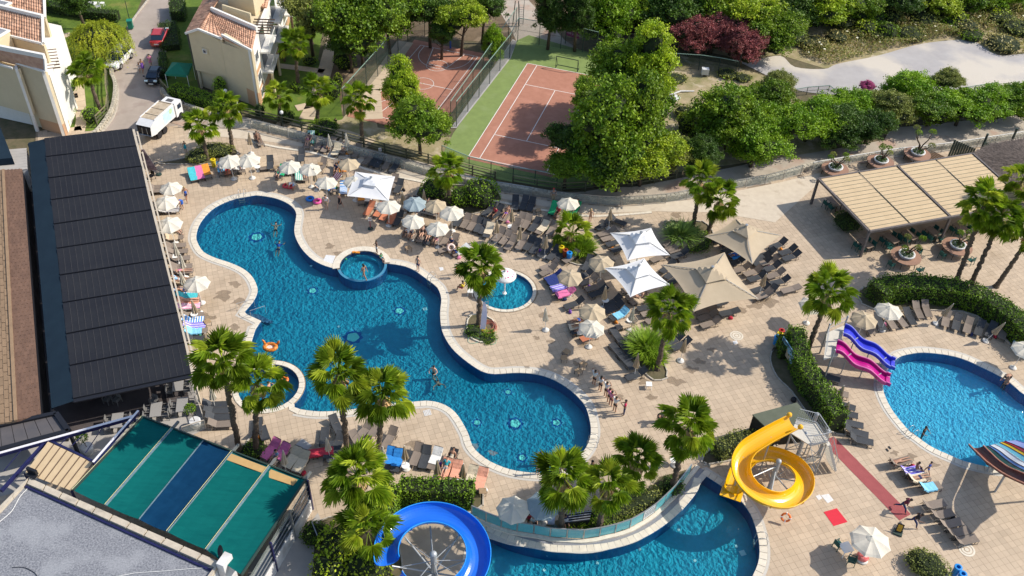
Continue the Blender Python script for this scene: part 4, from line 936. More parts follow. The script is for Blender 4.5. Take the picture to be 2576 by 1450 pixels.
PALMS=[((252,277),(218,180),'tall fan palm on the lawn left of the road',36,1.0),((522,402),(503,318),'fan palm on the left in the olive bed above the pool umbrellas',34,.95),((585,375),(570,272),'taller fan palm on the right in the olive bed',34,.95),
((751,220),(741,115),'fan palm on the lawn beside the villa balconies',34,.95),((784,110),(779,66),'fan palm in the shade of the olive tree by the villa',26,.9),((703,300),(701,240),'short fan palm by the globe lamp and villa corner',28,.9),((799,307),(799,232),'shaggy fan palm by the garden path near the court',38,.95),((911,352),(906,250),'fan palm between the walkway and the basketball court',34,.95),
((1131,512),(1126,430),'fan palm rising from green shrubs by the pool umbrellas',34,1.0),((1204,819),(1211,675),'tall fan palm shading the small splash pool',40,1.1),((1440,617),(1440,585),'low fan palm above the coloured bins',28,.95),((1743,572),(1763,455),'left one of the two leaning palms above the white canopies',34,1.0),((1780,585),(1813,505),'right one of the two leaning palms beside the tan canopy',34,1.0),
((1653,929),(1687,785),'slender fan palm at the tip of the central planting bed',34,1.05),((2030,885),(2085,738),'big fan palm above the long hedge by the wave slides',42,1.15),((2407,705),(2475,520),'fan palm with leaning trunk in front of the beige pergola',40,1.15),((2444,712),(2520,548),'second leaning palm behind the first by the beige pergola',38,1.1),((2505,722),(2596,590),'leaning palm trunk whose crown is cut by the right edge',34,1.1),((2560,560),(2572,455),'fan palm at the right edge above the dark thatch',28,1.0),
((603,1137),(560,908),'tall fan palm in front of the dark roof corner',42,1.2),((642,1140),(646,965),'fan palm beside the half hidden round spa',34,1.05),((873,1132),(853,942),'left one of the two tall palms over the bottom edge of the pool',40,1.15),((950,1149),(962,995),'right one of the two tall palms over the bottom edge of the pool',42,1.2),
((904,1330),(899,1200),'large spreading palm above the bushes by the teal canopy',42,1.25),((925,1420),(925,1335),'low feathery palm touching the blue slide',26,1.1),((1410,1337),(1420,1205),'leftmost palm behind the curved glass wall',38,1.1),((1505,1334),(1530,1222),'second palm behind the curved glass wall',34,1.0),((1592,1240),(1603,1160),'palm in the shrub bed behind the curved glass wall',36,1.05),((1688,1237),(1733,1075),'rightmost tall palm at the top end of the curved glass wall',40,1.15)]
for b_,t_,l,n,s in PALMS:palm(b_,t_,l,n,s,skirt=(l[0]!='x'))
# ================================================================ BUILDINGS AND CANOPIES
M_cream=mat('cream_render',(.66,.555,.37),(.60,.50,.33),.6,.9,.15,30,dirt=((.5,.42,.28),.4,.6,.4))
M_peach=mat('peach_render',(.55,.33,.19),(.50,.30,.17),1,.9,.15,30)
MT=mat('white_trim',(.80,.775,.72),(.74,.71,.65),2,.7)
M_rtile=mat('roof_tile',(.42,.225,.145),(.58,.36,.24),2.2,.85,.1,30,isl=.32)
M_win=mat('window_glass',(.02,.035,.06),rough=.08,spec=.8)
MB2=mat('brown_timber',(.12,.075,.045),(.17,.11,.07),5,.8)
M_black=mat('black_awning',(.017,.019,.026),(.023,.025,.031),.5,.85,.05,8,spec=.12)
M_navy=mat('dark_teal_awning',(.010,.022,.036),(.013,.028,.044),.8,.8,spec=.15)
MK=mat('black_frame',(.012,.013,.018),rough=.5)
M_beige=mat('beige_fabric',(.58,.44,.27),(.52,.39,.235),1.0,.85,.2,6)
M_beam=mat('beige_beam',(.55,.49,.40),(.47,.41,.33),2,.7)
M_gravelroof=mat('gravel_roof',(.09,.10,.125),(.34,.345,.365),9,.95,.4,30,dirt=((.34,.35,.37),.5,.5,.5),detail=6)
M_teal=mat('teal_shade_net',(.0015,.092,.09),(.003,.115,.108),1.2,.9,.15,14,stretch=(R(-20),(.5,3,1)),spec=.08)
M_bluenet=mat('blue_shade_net',(.002,.030,.080),(.004,.040,.10),1.2,.9,.15,14,spec=.08)
M_shing1=mat('shingle_tan',(.30,.20,.12),(.25,.165,.10),1.5,.9,.3,30,isl=.1)
M_shing2=mat('shingle_brown',(.155,.09,.062),(.12,.07,.05),1.5,.9,.3,30,isl=.1)
M_thatch=mat('grey_thatch',(.16,.125,.105),(.10,.08,.07),4,.95,.9,12,isl=.3)
M_plaster=mat('white_plaster',(.72,.71,.70),(.62,.61,.60),1.2,.85,dirt=((.42,.40,.38),.6,.56,.6))
M_cement=mat('terrace_cement',(.42,.39,.36),(.36,.34,.31),.8,.85)
M_tube=mat('slide_steel',(.42,.44,.45),(.36,.38,.39),2,.45,metal=.3)
def wall_obj(name,a,c,z0,z1,th,m,pa,nrm=None):
 0
 a,c=V3((a[0],a[1],0)),V3((c[0],c[1],0));t=(c-a).normalized();n=V3((-t.y,t.x,0))*th
 b=MB();b.prism([a,c,c+n,a+n],z0,z1);return b.bd(name,[m],pa)
def tiled_roof(quad,pa,w=.30,row=.42,name='roof',th=.12):
 0
 a,c,d,e=[V3(q)for q in quad];b=MB();b.plate([e,d,c,a],th);rf=b.bd(name,[M_rtile],pa)
 nrm=(d-e).cross(a-e).normalized();
 if nrm.z<0:nrm=-nrm
 nc=max(1,int(((c-a).length+(d-e).length)/2/w));nr=max(1,int(((e-a).length+(d-c).length)/2/row));t=MB()
 for i in range(nc):
  for j in range(nr):
   u0,u1=i/nc,(i+.86)/nc;v0,v1=j/nr,min((j+1.12)/nr,1)
   def q(u,v):return(a.lerp(c,u)).lerp(e.lerp(d,u),v)
   um=(u0+u1)/2;s=rng.uniform(.85,1.1);vs=[]
   for v,lift_ in((v0,.01),(v1,.05)):
    for uu,hh in((u0,0),(u0*.72+u1*.28,.075),(u0*.28+u1*.72,.075),(u1,0)):vs.append(q(uu,v)+nrm*(hh*s+lift_))
   t.add(vs,[(0,4,5,1),(1,5,6,2),(2,6,7,3),(4,7,6,5)])
 t.bd('roof_tiles',[M_rtile],None,kind='stuff').parent=rf
 for ch in rf.children:
  ch.location=(-rf.parent.location.x,-rf.parent.location.y,-rf.parent.location.z)
 return rf
def window(pa,c,w,h,rz,frame=MT,d=.08,panes=2,sill=True,name='window'):
 0
 M=Matrix.Translation(V3(c))@Matrix.Rotation(rz,4,'Z');b=MB();t=.07
 b.box((0,-d/2,h/2),(w+t,d,t),M=M);b.box((0,-d/2,-h/2),(w+t,d,t),M=M)
 for x in[-w/2,w/2]+([0]if panes>1 else[]):b.box((x,-d/2-.001,0),(t*.9,d,h-t),M=M)
 f=b.bd(name,[frame],pa)
 for k in range(panes):q=MB();q.box((-w/2+w*(k+.5)/panes,-.022,0),(w/panes-t,.03,h-t),M=M);q.bd('pane',[M_win],None).parent=f
 for ch in f.children:ch.location=-pa.location
 return f
Lb,Rb=P(502,222),P(655,275);Mb=P(586,245)
vm=thing('villa','cream villa with terracotta tiled roof and peach plinth, in the middle of the top left','house',(Lb.x,Lb.y,0))
uf=(Mb-Lb).normalized();ug=(Rb-Mb).normalized();bk=V3((-.06,1,0)).normalized()
wall_obj('front_wall',Lb,Mb+uf*-.05,2.2,6.5,.3,M_cream,vm)
apex=Lb.lerp(Mb,.36);b=MB();
def gable(pts,m,nm,th=.3):
 b=MB();n=len(pts);t=(V3(pts[1])-V3(pts[0]));t.z=0;t.normalize();q=V3((-t.y,t.x,0))*th
 vs=[V3(p)for p in pts]+[V3(p)+q for p in pts];b.add(vs,[tuple(range(n)),tuple(range(n,2*n))[::-1]]+[(i,n+i,n+(i+1)%n,(i+1)%n)for i in range(n)]);return b.bd(nm,[m],vm)
def up(p,z):return V3((p.x,p.y,z))
gable([up(Lb,6.5),up(Mb-uf*.05,6.5),up(apex,7.25)],M_cream,'gable')
wall_obj('plinth_wall',Lb+bk*.5,Mb+bk*.5,0,2.2,.2,M_cream,vm)
b=MB();d0=Lb+uf*1.15+bk*.48;b.prism([d0,d0+uf*.95,d0+uf*.95+bk*.05,d0+bk*.05],0,1.9);b.bd('door',[MK],vm)
for p in(Lb+uf*.25+bk*.2,Mb+uf*-.12+bk*.15):MB().cyl(up(p,0),up(p,2.2),.16,.15,10).bd('column',[M_cream],vm)
wall_obj('return_wall',Mb-uf*.05,Mb+bk*.9,1.2 if 0 else 0,6.9,.25,M_cream,vm)
M2=Mb+bk*.3+ug*.15
wall_obj('side_wall',M2,Rb,1.9,6.9,.3,M_cream,vm)
gable([up(M2,6.9),up(Rb,6.9),up(M2,7.35)],M_cream,'side_gable')
wall_obj('peach_plinth',M2-V3((0,.02,0)),Rb+V3((0,-.02,0)),0,1.9,.3,M_peach,vm)
E1=Rb+V3((-.25,5.3,0));E2=Rb+V3((-.6,12.5,0));E3=Rb+V3((-1.0,21,0));E0=Rb+V3((-.05,.1,0))
wall_obj('east_wall',E0,E3,.0,6.85,.3,MT,vm)
te=(E3-E0).normalized();rze=atan2(te.y,te.x);ne=V3((te.y,-te.x,0))
def ept(s,z,o=0.0):return E0+te*s+ne*o+V3((0,0,z))
def ebox(nm,s0,s1,z0,z1,o,d,m,pa=vm):
 b=MB();c=ept((s0+s1)/2,(z0+z1)/2,o+d/2);b.box(c,(s1-s0,d,z1-z0),rze);return b.bd(nm,[m],pa)
ebox('peach_panel',.5,3.0,3.3,3.95,.003,.03,M_peach);ebox('peach_panel',.5,3.0,0.05,1.8,.003,.03,M_peach);ebox('peach_panel',3.3,20,.05,1.0,.003,.03,M_peach)
for s in(1.8,8.6,15.2):
 for z in(5.2,2.85):window(vm,ept(s,z),1.3,1.1,rze)
for s in(1.9,):window(vm,ept(s,.95),1.2,1.0,rze)
for k,s in enumerate((3.4,10.2,16.6)):
 for z in(2.3,4.65):
  ebox('balcony_slab',s,s+3.9,z,z+.18,.0,1.1,MT);g_=ebox('balcony_glass',s+.05,s+3.85,z+.25,z+1.05,1.03,.03,M_glass)
  ebox('balcony_rail',s,s+3.9,z+1.05,z+1.1,1.02,.05,MT);ebox('balcony_door',s+.7,s+3.0,z+.2,z+2.0,.003,.04,M_win)
 for q in(0.1,3.7):MB().cyl(ept(s+q,0,.95),ept(s+q,2.3,.95),.16,.16,8).bd('column',[MB2 if k else M_cream],vm)
for i in range(6):b=MB();a=ept(3.6+i*.62,6.9,-.9);b.bar(a,a+ne*2.2,.07,.12);b.bd('pergola_slat',[MB2],vm)
rb_l=P(532,30,7.35);apx=up(apex,7.4)+V3((-.05,-.12,0));wl=up(Lb,6.55)+V3((-.25,-.12,0));wb=P(515,-4,6.55)
tiled_roof([apx,rb_l+V3((.2,4.0,.2)),wb,wl],vm)
m_top=up(Mb,6.95)+V3((0,-.1,0));rtop=up(Rb,6.95)+V3((.12,-.12,0));pr=P(644,79,7.3)
tiled_roof([rb_l,pr,rtop,m_top+V3((.1,.05,.0))],vm);
tiled_roof([rb_l+V3((-.02,0,0)),(rb_l+pr)/2*.0+rb_l+(m_top-rb_l)*.02,m_top+V3((.1,.05,0)),apx],vm)
for a,c in((wl,apx),(apx,m_top),(up(M2,7.0)+V3((-.1,-.2,.35)),rtop),):MB().bar(a+V3((0,-.08,.05)),c+V3((0,-.08,.05)),.16,.22).bd('barge_board',[MT],vm)
MB().bar(rb_l+V3((0,.1,.25)),pr+V3((.1,.1,.25)),.25,.5).bd('parapet',[MT],vm)
q0=rb_l+V3((1.1,.4,0));
wall_obj('terrace_wall',q0,q0+V3((3.4,-1.7,0)),6.8,8.0,.2,M_cream,vm)
b=MB();c=rb_l+V3((2.6,2.2,0));b.prism([(c.x-1.6,c.y+.8),(c.x+1.7,c.y-.9),(c.x+2.3,c.y+1.2),(c.x-1.0,c.y+2.9)],6.5,9.0);b.bd('stair_tower',[M_cream],vm)
MB().prism([(c.x-1.7,c.y+.8),(c.x+1.8,c.y-1.0),(c.x+2.4,c.y+1.25),(c.x-1.05,c.y+3.0)],9.0,9.2).bd('tower_parapet',[MT],vm)
MB().prism([(c.x-1.4,c.y+.85),(c.x+1.6,c.y-.7),(c.x+2.1,c.y+1.15),(c.x-.9,c.y+2.75)],9.18,9.22).bd('tower_roof',[M_gravelroof],vm)
MB().prism([(Lb.x+.3,Lb.y+.3),(Rb.x-.5,Rb.y+.5),(E3.x-.4,E3.y),(Lb.x-.8,Lb.y+20)],0,6.45).bd('inner_volume',[M_cream],vm)
a=V3((Rb.x-.6,Rb.y+9.5,6.9));tiled_roof([a+V3((-3.6,7,1.1)),a+V3((-.3,6.2,1.1)),a+V3((.1,0,0)),a+V3((-3.6,.6,0))],vm)
a=V3((Lb.x+1,Lb.y+10.5,7.2));tiled_roof([a+V3((0,6,.8)),a+V3((2.6,6,.8)),a+V3((2.6,0,0)),a+V3((0,0.4,0))],vm)
wp=Lb+uf*1.75+V3((0,-.01,4.9));rzf=atan2(uf.y,uf.x)
b=MB();b.box(wp+V3((0,-.03,0)),(.85,.06,.75),rzf);fr=b.bd('window_surround',[M_cream],vm);window(vm,wp+V3((0,-.065,0)),.42,.42,rzf,panes=1)
LR=P(165,342);lv_=thing('villa','terraced cream villa with stepped tiled roofs cut by the left edge','house',(LR.x,LR.y,0))
ul=V3((-.89,.32,0)).normalized()*-1;
fl=LR-ul*3.4;fl2=LR-ul*11
bkl=V3((-.5,1,0)).normalized()
wall_obj('front_wall',fl,LR,1.3,7.3,.3,M_cream,lv_);wall_obj('peach_plinth',LR-ul*2.9,LR+ul*.02,0,1.3,.3,M_peach,lv_)
wall_obj('set_forward_wall',fl2-bkl*.8,fl-bkl*.8,2.0,7.1,.3,M_cream,lv_);wall_obj('return_wall',fl-bkl*.8,fl,1.9,7.2,.25,MT,lv_)
wall_obj('recess_wall',fl2+bkl*.6,fl+bkl*.6,0,2.1,.2,M_peach,lv_)
for p in(fl-bkl*.65-ul*.2,):MB().cyl(up(p,0),up(p,2.0),.2,.18,10).bd('column',[MT],lv_)
LE=LR+bkl*9.8;wall_obj('east_wall',LR,LE,0,7.2,.3,MT,lv_)
MB().prism([(LR.x-.3,LR.y+.3),(LE.x-.2,LE.y),(LE.x-10,LE.y+3),(fl2.x,fl2.y+.3)],0,6.9).bd('inner_volume',[M_cream],lv_)
rl=LR+V3((.1,-.1,7.35));rt=P(109,148,8.6);rtl=P(-30,120,8.6);el=fl2+V3((0,-.1,7.35))-bkl*.8;em=fl+V3((0,0,7.35))
tiled_roof([rtl,rt,rl,el+bkl*.7],lv_,.3,.42)
MB().bar(rtl+V3((0,.12,.2)),rt+V3((.1,.12,.2)),.3,.45).bd('parapet',[MT],lv_)
MB().bar(rl+V3((0,-.1,.05)),em+V3((0,-.05,.1)),.16,.2).bd('eave_board',[MT],lv_)
MB().bar(em+V3((0,-.9,0)),el+V3((0,-.2,0)),.16,.2).bd('eave_board',[MT],lv_)
MB().bar(rt+V3((.15,0,0)),rl+V3((.06,0,.02)),.16,.25).bd('barge_board',[MT],lv_)
for k,(dz,off_)in enumerate(((1.15,3.0),(2.1,9.4))):
 o=bkl*off_*1.0;base=rt+V3((-1.0-k*1.9,2.6+k*5.2,0));
 A=base+V3((-8.5,2.9,.2+.1*k));B=base+V3((0,.0,.2));
 wall_obj('terrace_wall',(A.x,A.y),(B.x,B.y),6.5,8.5+k*.2,.25,M_cream,lv_)
 q=[A+V3((-.6,2.6,1.2)),B+V3((-.8,2.6,1.2)),B+V3((0,-.1,0)),A+V3((0,-.1,0))];q=[v+V3((0,0,0*k))for v in q]
 tiled_roof(q,lv_,.3,.42)
 MB().bar(q[0]+V3((0,.1,.2)),q[1]+V3((.1,.1,.2)),.3,.4).bd('parapet',[MT],lv_)
 MB().bar(q[3]+V3((0,-.08,.03)),q[2]+V3((0,-.08,.03)),.16,.2).bd('eave_board',[MT],lv_)
 MB().bar(q[1]+V3((.1,0,.05)),q[2]+V3((.1,0,.05)),.2,.3).bd('barge_board',[MT],lv_)
 b=MB();c=A.lerp(B,.45);b.box((c.x-.9,c.y-.9,8.2+.3*k),(3.6,2.0,2.2),atan2(B.y-A.y,B.x-A.x));b.bd('stair_tower',[M_cream],lv_)
 MB().box((c.x-.9,c.y-.9,9.38+.3*k),(3.75,2.15,.16),atan2(B.y-A.y,B.x-A.x)).bd('tower_parapet',[MT],lv_)
 MB().box((c.x-.9,c.y-.9,9.47+.3*k),(3.3,1.7,.03),atan2(B.y-A.y,B.x-A.x)).bd('tower_roof',[M_gravelroof],lv_)
 MB().prism([(B.x+.9,B.y-2.2),(B.x+.1,B.y+2.6),(B.x-9,B.y+5.5),(B.x-9,B.y+.5)],0,6.6).bd('wing',[MT],lv_)
for i in range(7):b=MB();a=LR+bkl*(1.6+i*.65)+V3((-.7,0,6.6));b.bar(a,a+V3((1.9,.7,0)),.08,.12);b.bd('pergola_slat',[MB2],lv_)
for i in range(5):
 s=LR+bkl*(1.0+i*1.9)+V3((.02,.0,0));rzl=atan2(bkl.y,bkl.x)
 for z in(3.0,5.4):window(lv_,s+V3((0,0,z)),1.0,1.1,rzl)
wall_obj('garden_wall',P(178,322),P(135,210),0,.9,.2,M_cream,lv_)
A_,B2_,C_,D_=[P(x,y,3.0)for x,y in((69,354),(332,325),(482,947),(127,1022))]
ra=thing('restaurant_canopy','long black retractable roof in ten bays along the left side of the pool','canopy',(D_.x,D_.y,0))
Rp=[(332,325)]+TT(1,0,1375,35,1430,240,1475,450,1530,680,1590,915,1655,1180,1720,1438)+TT(2,0,1790,270,1860,570,1930,890)
Lp=[(112,350)]+TT(1,0,465,145,490,360,515,580,545,825,575,1070,605,1340)+TT(2,0,635,170,670,485,705,805,740,1140)
for i in range(len(Rp)-1):
 a,c=P(*Lp[i],3.06),P(*Rp[i],3.06);d,e=P(*Rp[i+1],3.06),P(*Lp[i+1],3.06)
 b=MB();n=8;top=[]
 for k in range(n+1):
  t=k/n*.93;zz=.10-.10*sin(t*pi)+.02*sin(t*21);top.append((a.lerp(e,t)+V3((0,0,zz)),c.lerp(d,t)+V3((0,0,zz))))
 for k in range(n):b.strip([top[k][0],top[k][1]],[top[k+1][0],top[k+1][1]])
 b.f=[f[::-1]for f in b.f];m=len(b.v);b.bar(top[-1][0]-V3((0,0,.08)),top[-1][1]-V3((0,0,.08)),.04,.16);pn=b.bd('awning_panel',[M_black],ra)
 s_=MB();
 for k in range(1,17):
  f=k/17;
  for j in range(n):p=top[j][0].lerp(top[j][1],f)+V3((0,0,.012));q=top[j+1][0].lerp(top[j+1][1],f)+V3((0,0,.012));s_.bar(p,q,.035,.02)
 o=s_.bd('seams',[mat('awning_seam',(.040,.040,.045),rough=.9)],None,kind='stuff');o.parent=pn;o.location=-ra.location
 MB().bar(e+V3((0,0,-.02)),d+V3((0,0,-.02)),.3,.1).bd('gutter',[MK],ra)
a0_,a1_=P(*Lp[0],3.08),P(*Lp[-1],3.08);b=MB();b.add([up(A_,2.75),up(D_,2.75),a1_,a0_],[(0,1,2,3)]);b.add([up(A_,2.75),up(D_,2.75),up(D_,2.3),up(A_,2.3)],[(0,3,2,1)]);b.bd('side_awning',[M_navy],ra)
dv=(D_-A_).normalized();rr_=(C_-B2_).normalized();out=V3((-rr_.y,rr_.x,0));out=out if out.x>0 else-out
for o_,z_,w_,nm in((.12,2.86,.2,'gutter_beam'),(.42,2.55,.12,'rail_beam')):
 MB().bar(up(B2_,z_)+out*o_,up(C_,z_)+out*o_,w_,.18).bd(nm,[M_beam],ra)
for k in range(22):t=(k+.5)/22;p=B2_.lerp(C_,t);MB().bar(up(p,2.72)+out*.12,up(p,2.62)+out*.45,.06,.06).bd('bracket',[M_beam],ra)
for k in range(11):t=k/10;p=B2_.lerp(C_,t)+out*.1;MB().box((p.x,p.y,1.38),(.14,.14,2.76)).bd('post',[M_beam],ra)
for k in range(6):t=k/5;p=A_.lerp(D_,t);MB().box((p.x,p.y,1.3),(.16,.16,2.6)).bd('post',[MK],ra)
b=MB();p0,p1=up(A_.lerp(B2_,.02),0),up(B2_.lerp(A_,.02),0);b.bar(up(p0,1.3),up(p1,1.3),.15,2.6);b.bd('end_wall',[MK],ra)
MB().prism([(q.x,q.y)for q in(A_-out*5,B2_-out*.6,C_-out*.6,D_-out*5)],0.0,.03).bd('restaurant_floor',[mat('dark_floor',(.10,.085,.085),(.07,.06,.06),1,.5)],ra)
S=[P(x,y,z)for x,y,z in((-60,432,2.9),(8,428,3.3),(55,425,2.9),(102,1044,2.9),(40,1059,3.3),(-60,1080,2.9))]
sh=thing('shingled_roof','low shingled roof in tan and brown strips at the left edge','roof',(S[4].x,S[4].y,0))
def shingles(nm,a,c,d,e,m,nrow=9,ln_=.9):
 root_=MB();root_.plate([a,c,d,e]if(c-a).cross(e-a).z>0 else[e,d,c,a],.15);ro=root_.bd(nm,[m],sh);t=MB();L_=(e-a).length;nk=int(L_/ln_)
 for r in range(nrow):
  for k in range(nk):
   u0,u1=r/nrow,(r+1.15)/nrow;v0,v1=(k+(.5 if r%2 else 0))/nk,(k+.93+(.5 if r%2 else 0))/nk;v1=min(v1,1)
   def q(u,v,z):p=a.lerp(c,min(u,1)).lerp(e.lerp(d,min(u,1)),v);return p+V3((0,0,z))
   hi,lo=rng.uniform(.012,.025),rng.uniform(.04,.06);vs=[q(u0,v0,hi),q(u1,v0,lo),q(u1,v1,lo),q(u0,v1,hi)]
   t.add(vs+[v-V3((0,0,.03))for v in vs],[(0,1,2,3)if(vs[1]-vs[0]).cross(vs[3]-vs[0]).z>0 else(3,2,1,0),(1,5,6,2)])
 o=t.bd('shingles',[m],None,kind='stuff');o.parent=ro;o.location=-sh.location
shingles('tan_slope',S[1],S[0],S[5],S[4],M_shing1,8);shingles('brown_slope',S[1],S[2],S[3],S[4],M_shing2,10)
MB().prism([(p.x,p.y)for p in(S[0],S[2],S[3],S[5])],0,2.75).bd('building_body',[MK],sh)
MB().bar(S[1]+V3((0,0,.05)),S[4]+V3((0,0,.05)),.22,.1).bd('ridge',[M_shing1],sh)
tr_=G([(-40,380),(66,372),(68,424),(-40,440)],2.6);td=thing('roof_terrace','pale boarded roof terrace in front of the terraced villa','terrace',(tr_[0].x,tr_[0].y,0))
MB().prism([(p.x,p.y)for p in tr_],0,2.5).bd('terrace_body',[M_plaster],td)
for k in range(8):t=(k+.5)/8;a,c=tr_[0].lerp(tr_[3],t),tr_[1].lerp(tr_[2],t);MB().bar(up(a,2.53),up(c,2.53),(tr_[0]-tr_[3]).length/8-.03,.05).bd('board',[M_cement],td)
b=MB();q=G([(-10,330),(4,330),(36,410),(-10,414)],2.75);b.prism([(p.x,p.y)for p in q],2.58,3.3);b.bd('dark_cabin',[M_navy],td)
g4=G([(-30,1080),(142,1042),(174,1087),(-30,1142)],2.9);ga=thing('panel_awning','dark grey panelled awning below the shingled roof','awning',(g4[0].x,g4[0].y,0))
M_gpan=mat('grey_awning_panel',(.085,.08,.085),(.11,.10,.10),1,.6)
for k in range(6):t0,t1=k/6+.004,(k+1)/6-.004;MB().plate([g4[3].lerp(g4[2],t0),g4[3].lerp(g4[2],t1),g4[0].lerp(g4[1],t1),g4[0].lerp(g4[1],t0)],.08).bd('panel',[M_gpan],ga)
for a,c in((0,1),(1,2),(3,2)):MB().bar(g4[a]+V3((0,0,.06)),g4[c]+V3((0,0,.06)),.35 if a else .3,.25).bd('frame_beam',[MK],ga)
for a in(1,2):MB().bar(up(g4[a],0),up(g4[a],2.9),.2,.2,up=V3((1,0,0))).bd('post',[MK],ga)
fr=thing('beam_structure','white and blue steel beams tied between the teal canopy and the awning','steel frame',P(120,1109))
M_beamb=mat('blue_black_beam',(.012,.014,.06),(.02,.02,.09),3,.4);M_wbeam=mat('white_beam_top',(.72,.70,.72),rough=.5)
def beam(a,c,za,zc,w=.22,top=True,rod=False):
 A,B=P(*a,za),P(*c,zc);MB().bar(A,B,w,w*1.2).bd('rod' if rod else 'beam',[M_beamb],fr)
 if top:MB().bar(A+V3((0,0,w*.6+.02)),B+V3((0,0,w*.6+.02)),w*.8,.03).bd('beam_top',[M_wbeam],fr)
beam((-30,1152),(337,1050),3.6,3.6);beam((349,1036),(235,1166),4.0,4.3,.18);beam((120,1107),(236,1163),3.5,3.9,.16,False);beam((120,1107),(3,1236),3.5,3.9,.18,False)
for a,c in(((225,1080),(180,1122)),((262,1070),(215,1140)),((175,1095),(150,1120)),((55,1130),(10,1185))):beam(a,c,3.6,3.7,.04,False,True)
b=MB();p=P(120,1110,3.5);b.cyl(up(p,0),up(p,3.5),.1,.1,8);b.bd('post',[M_beamb],fr)
b=MB();p=P(337,1050,3.5);b.cyl(up(p,0),up(p,3.5),.1,.1,8);b.bd('post',[M_beamb],fr)
g=G([(72,1202),(552,1414),(505,1500),(430,1640),(-250,1640),(-90,1362)],4.0)
gr=thing('gravel_roofed_building','flat gravel roofed building with a beige stone parapet in the bottom left corner','building',(g[1].x,g[1].y,0))
MB().prism([(p.x,p.y)for p in g],0,3.75).bd('walls',[M_plaster],gr)
inn=offset(ccw(g),-.42);b=MB();b.add([up(p,3.78)for p in inn],[tuple(range(len(inn)))]);b.bd('gravel_surface',[M_gravelroof],gr)
gc=ccw(g)
for i in range(len(gc)):
 a,c,ai,ci=gc[i],gc[(i+1)%len(gc)],inn[i],inn[(i+1)%len(gc)];n_=max(1,int((c-a).length/1.3))
 for k in range(n_):
  t0,t1=k/n_,(k+1)/n_-.008/1;MB().prism([a.lerp(c,t0),a.lerp(c,t1),ai.lerp(ci,t1),ai.lerp(ci,t0)],3.7,4.02+rng.uniform(-.004,.004)).bd('parapet_stone',[mat('parapet_stone',(.56,.49,.39),(.45,.39,.31),2.5,.85,.2,20,dirt=((.25,.22,.19),.9,.6,.7))],gr)
b=MB();a=P(72,1206,3.85);c=P(548,1420,3.85);b.bar(a+V3((-.05,-.52,-.02)),c+V3((-.12,-.5,-.02)),.12,.12);b.bd('roof_gutter',[M_beamb],gr)
b=MB();p=P(565,1412,4.2);b.box((p.x,p.y,2.2),(.5,.9,4.5),R(-20));b.bd('corner_pier',[M_plaster],gr)
def cable(pts,z,lb,r=.018,m=MW):
 g=spline(G(pts,z),5,False);b=MB();b.tube(g,r,5);o=link('cable',b.mesh('cable',[m]));tag(o,lb,'cable');return o
cable([(74,1204),(72,1225),(50,1250),(30,1285),(0,1312),(-20,1325)],3.82,'pale cable running down the left part of the gravel roof')
cable([(532,1428),(470,1432),(400,1438),(340,1442),(290,1452)],3.82,'pale cable crossing the bottom of the gravel roof')
cable([(30,1428),(60,1428),(85,1440),(95,1452)],3.82,'black cable loop near the bottom left of the gravel roof',m=MK)
p=P(83,1190,4.1);fl_=thing('floodlight','black floodlight on the corner of the gravel roof parapet','floodlight',(p.x,p.y,4.02));MB().box((p.x,p.y,4.3),(.75,.18,.4),R(-20)).bd('lamp_head',[MK],fl_);MB().box((p.x,p.y-.2,4.1),(.7,.35,.12),R(-20)).bd('bracket',[MK],fl_)
p=P(560,1392,4.2);fl_=thing('satellite_dish','small dark dish on the right corner of the gravel roof','dish',(p.x,p.y,4.1));b=MB();b.lathe([(.01,0),(.22,.03),(.36,.12)],14,(0,0,0));o=link('dish',b.mesh('dish',[MK]),fl_,loc=(0,0,.35),rot=(R(60),0,R(-60)));PT('mast',MB().cyl((0,0,0),(0,0,.35),.02),MS,fl_)
tc_=thing('shade_canopy','sloping shade canopy of teal strips with one navy strip, lower left','canopy',P(370,1040))
TP=[(360,1049),(450,1069),(515,1109),(587,1134),(681,1162),(769,1207)];TP[1]=(437,1079)
BP=[(185,1234),(267,1272),(350,1307),(422,1339),(520,1384),(608,1447)]
TPw=[P(x,y,3.3)for x,y in TP];BPw=[P(x,y,4.15)for x,y in BP]
TL,TR=TPw[0],TPw[-1];TPw=[TL.lerp(TR,f)for f in(0,.19,.385,.565,.79,1)]
for i in range(5):
 a,c,d,e=TPw[i],TPw[i+1],BPw[i+1],BPw[i];g_=.06;b=MB();n=10;m_=4;vs=[]
 for j in range(n+1):
  for k in range(m_+1):
   u=g_*.5/2.5+(1-g_/2.5)*k/m_;v=j/n;p=a.lerp(c,u).lerp(e.lerp(d,u),v);p.z-=.10*sin(u*pi)+.03*sin(v*25+i)*sin(u*pi);vs.append(p)
 fs=[(j*(m_+1)+k,j*(m_+1)+k+1,(j+1)*(m_+1)+k+1,(j+1)*(m_+1)+k)for j in range(n)for k in range(m_)]
 b.add(vs,[f[::-1]for f in fs]);st=b.bd('fabric_strip',[M_bluenet if i==2 else M_teal],tc_,lb='navy blue strip of the canopy' if i==2 else None)
for i in range(6):
 a,c=TPw[i],BPw[i];MB().bar(a+V3((0,0,.0)),c+V3((0,0,.0)),.12 if i in(0,1,4,5)else .05,.12).bd('rafter',[mat('canopy_rafter',(.18,.27,.30),(.10,.17,.22),3,.5)if i not in(0,5)else MD],tc_)
 if i in(0,1,3,4):q=(c-a).normalized().cross(V3((0,0,1)))*.1;MB().bar(a+q+V3((0,0,.07)),c+q+V3((0,0,.07)),.03,.02).bd('yellow_cord',[mat('cord',(.62,.60,.33),rough=.7)],tc_)
MB().bar(TL,TR,.1,.14).bd('front_beam',[MD],tc_)
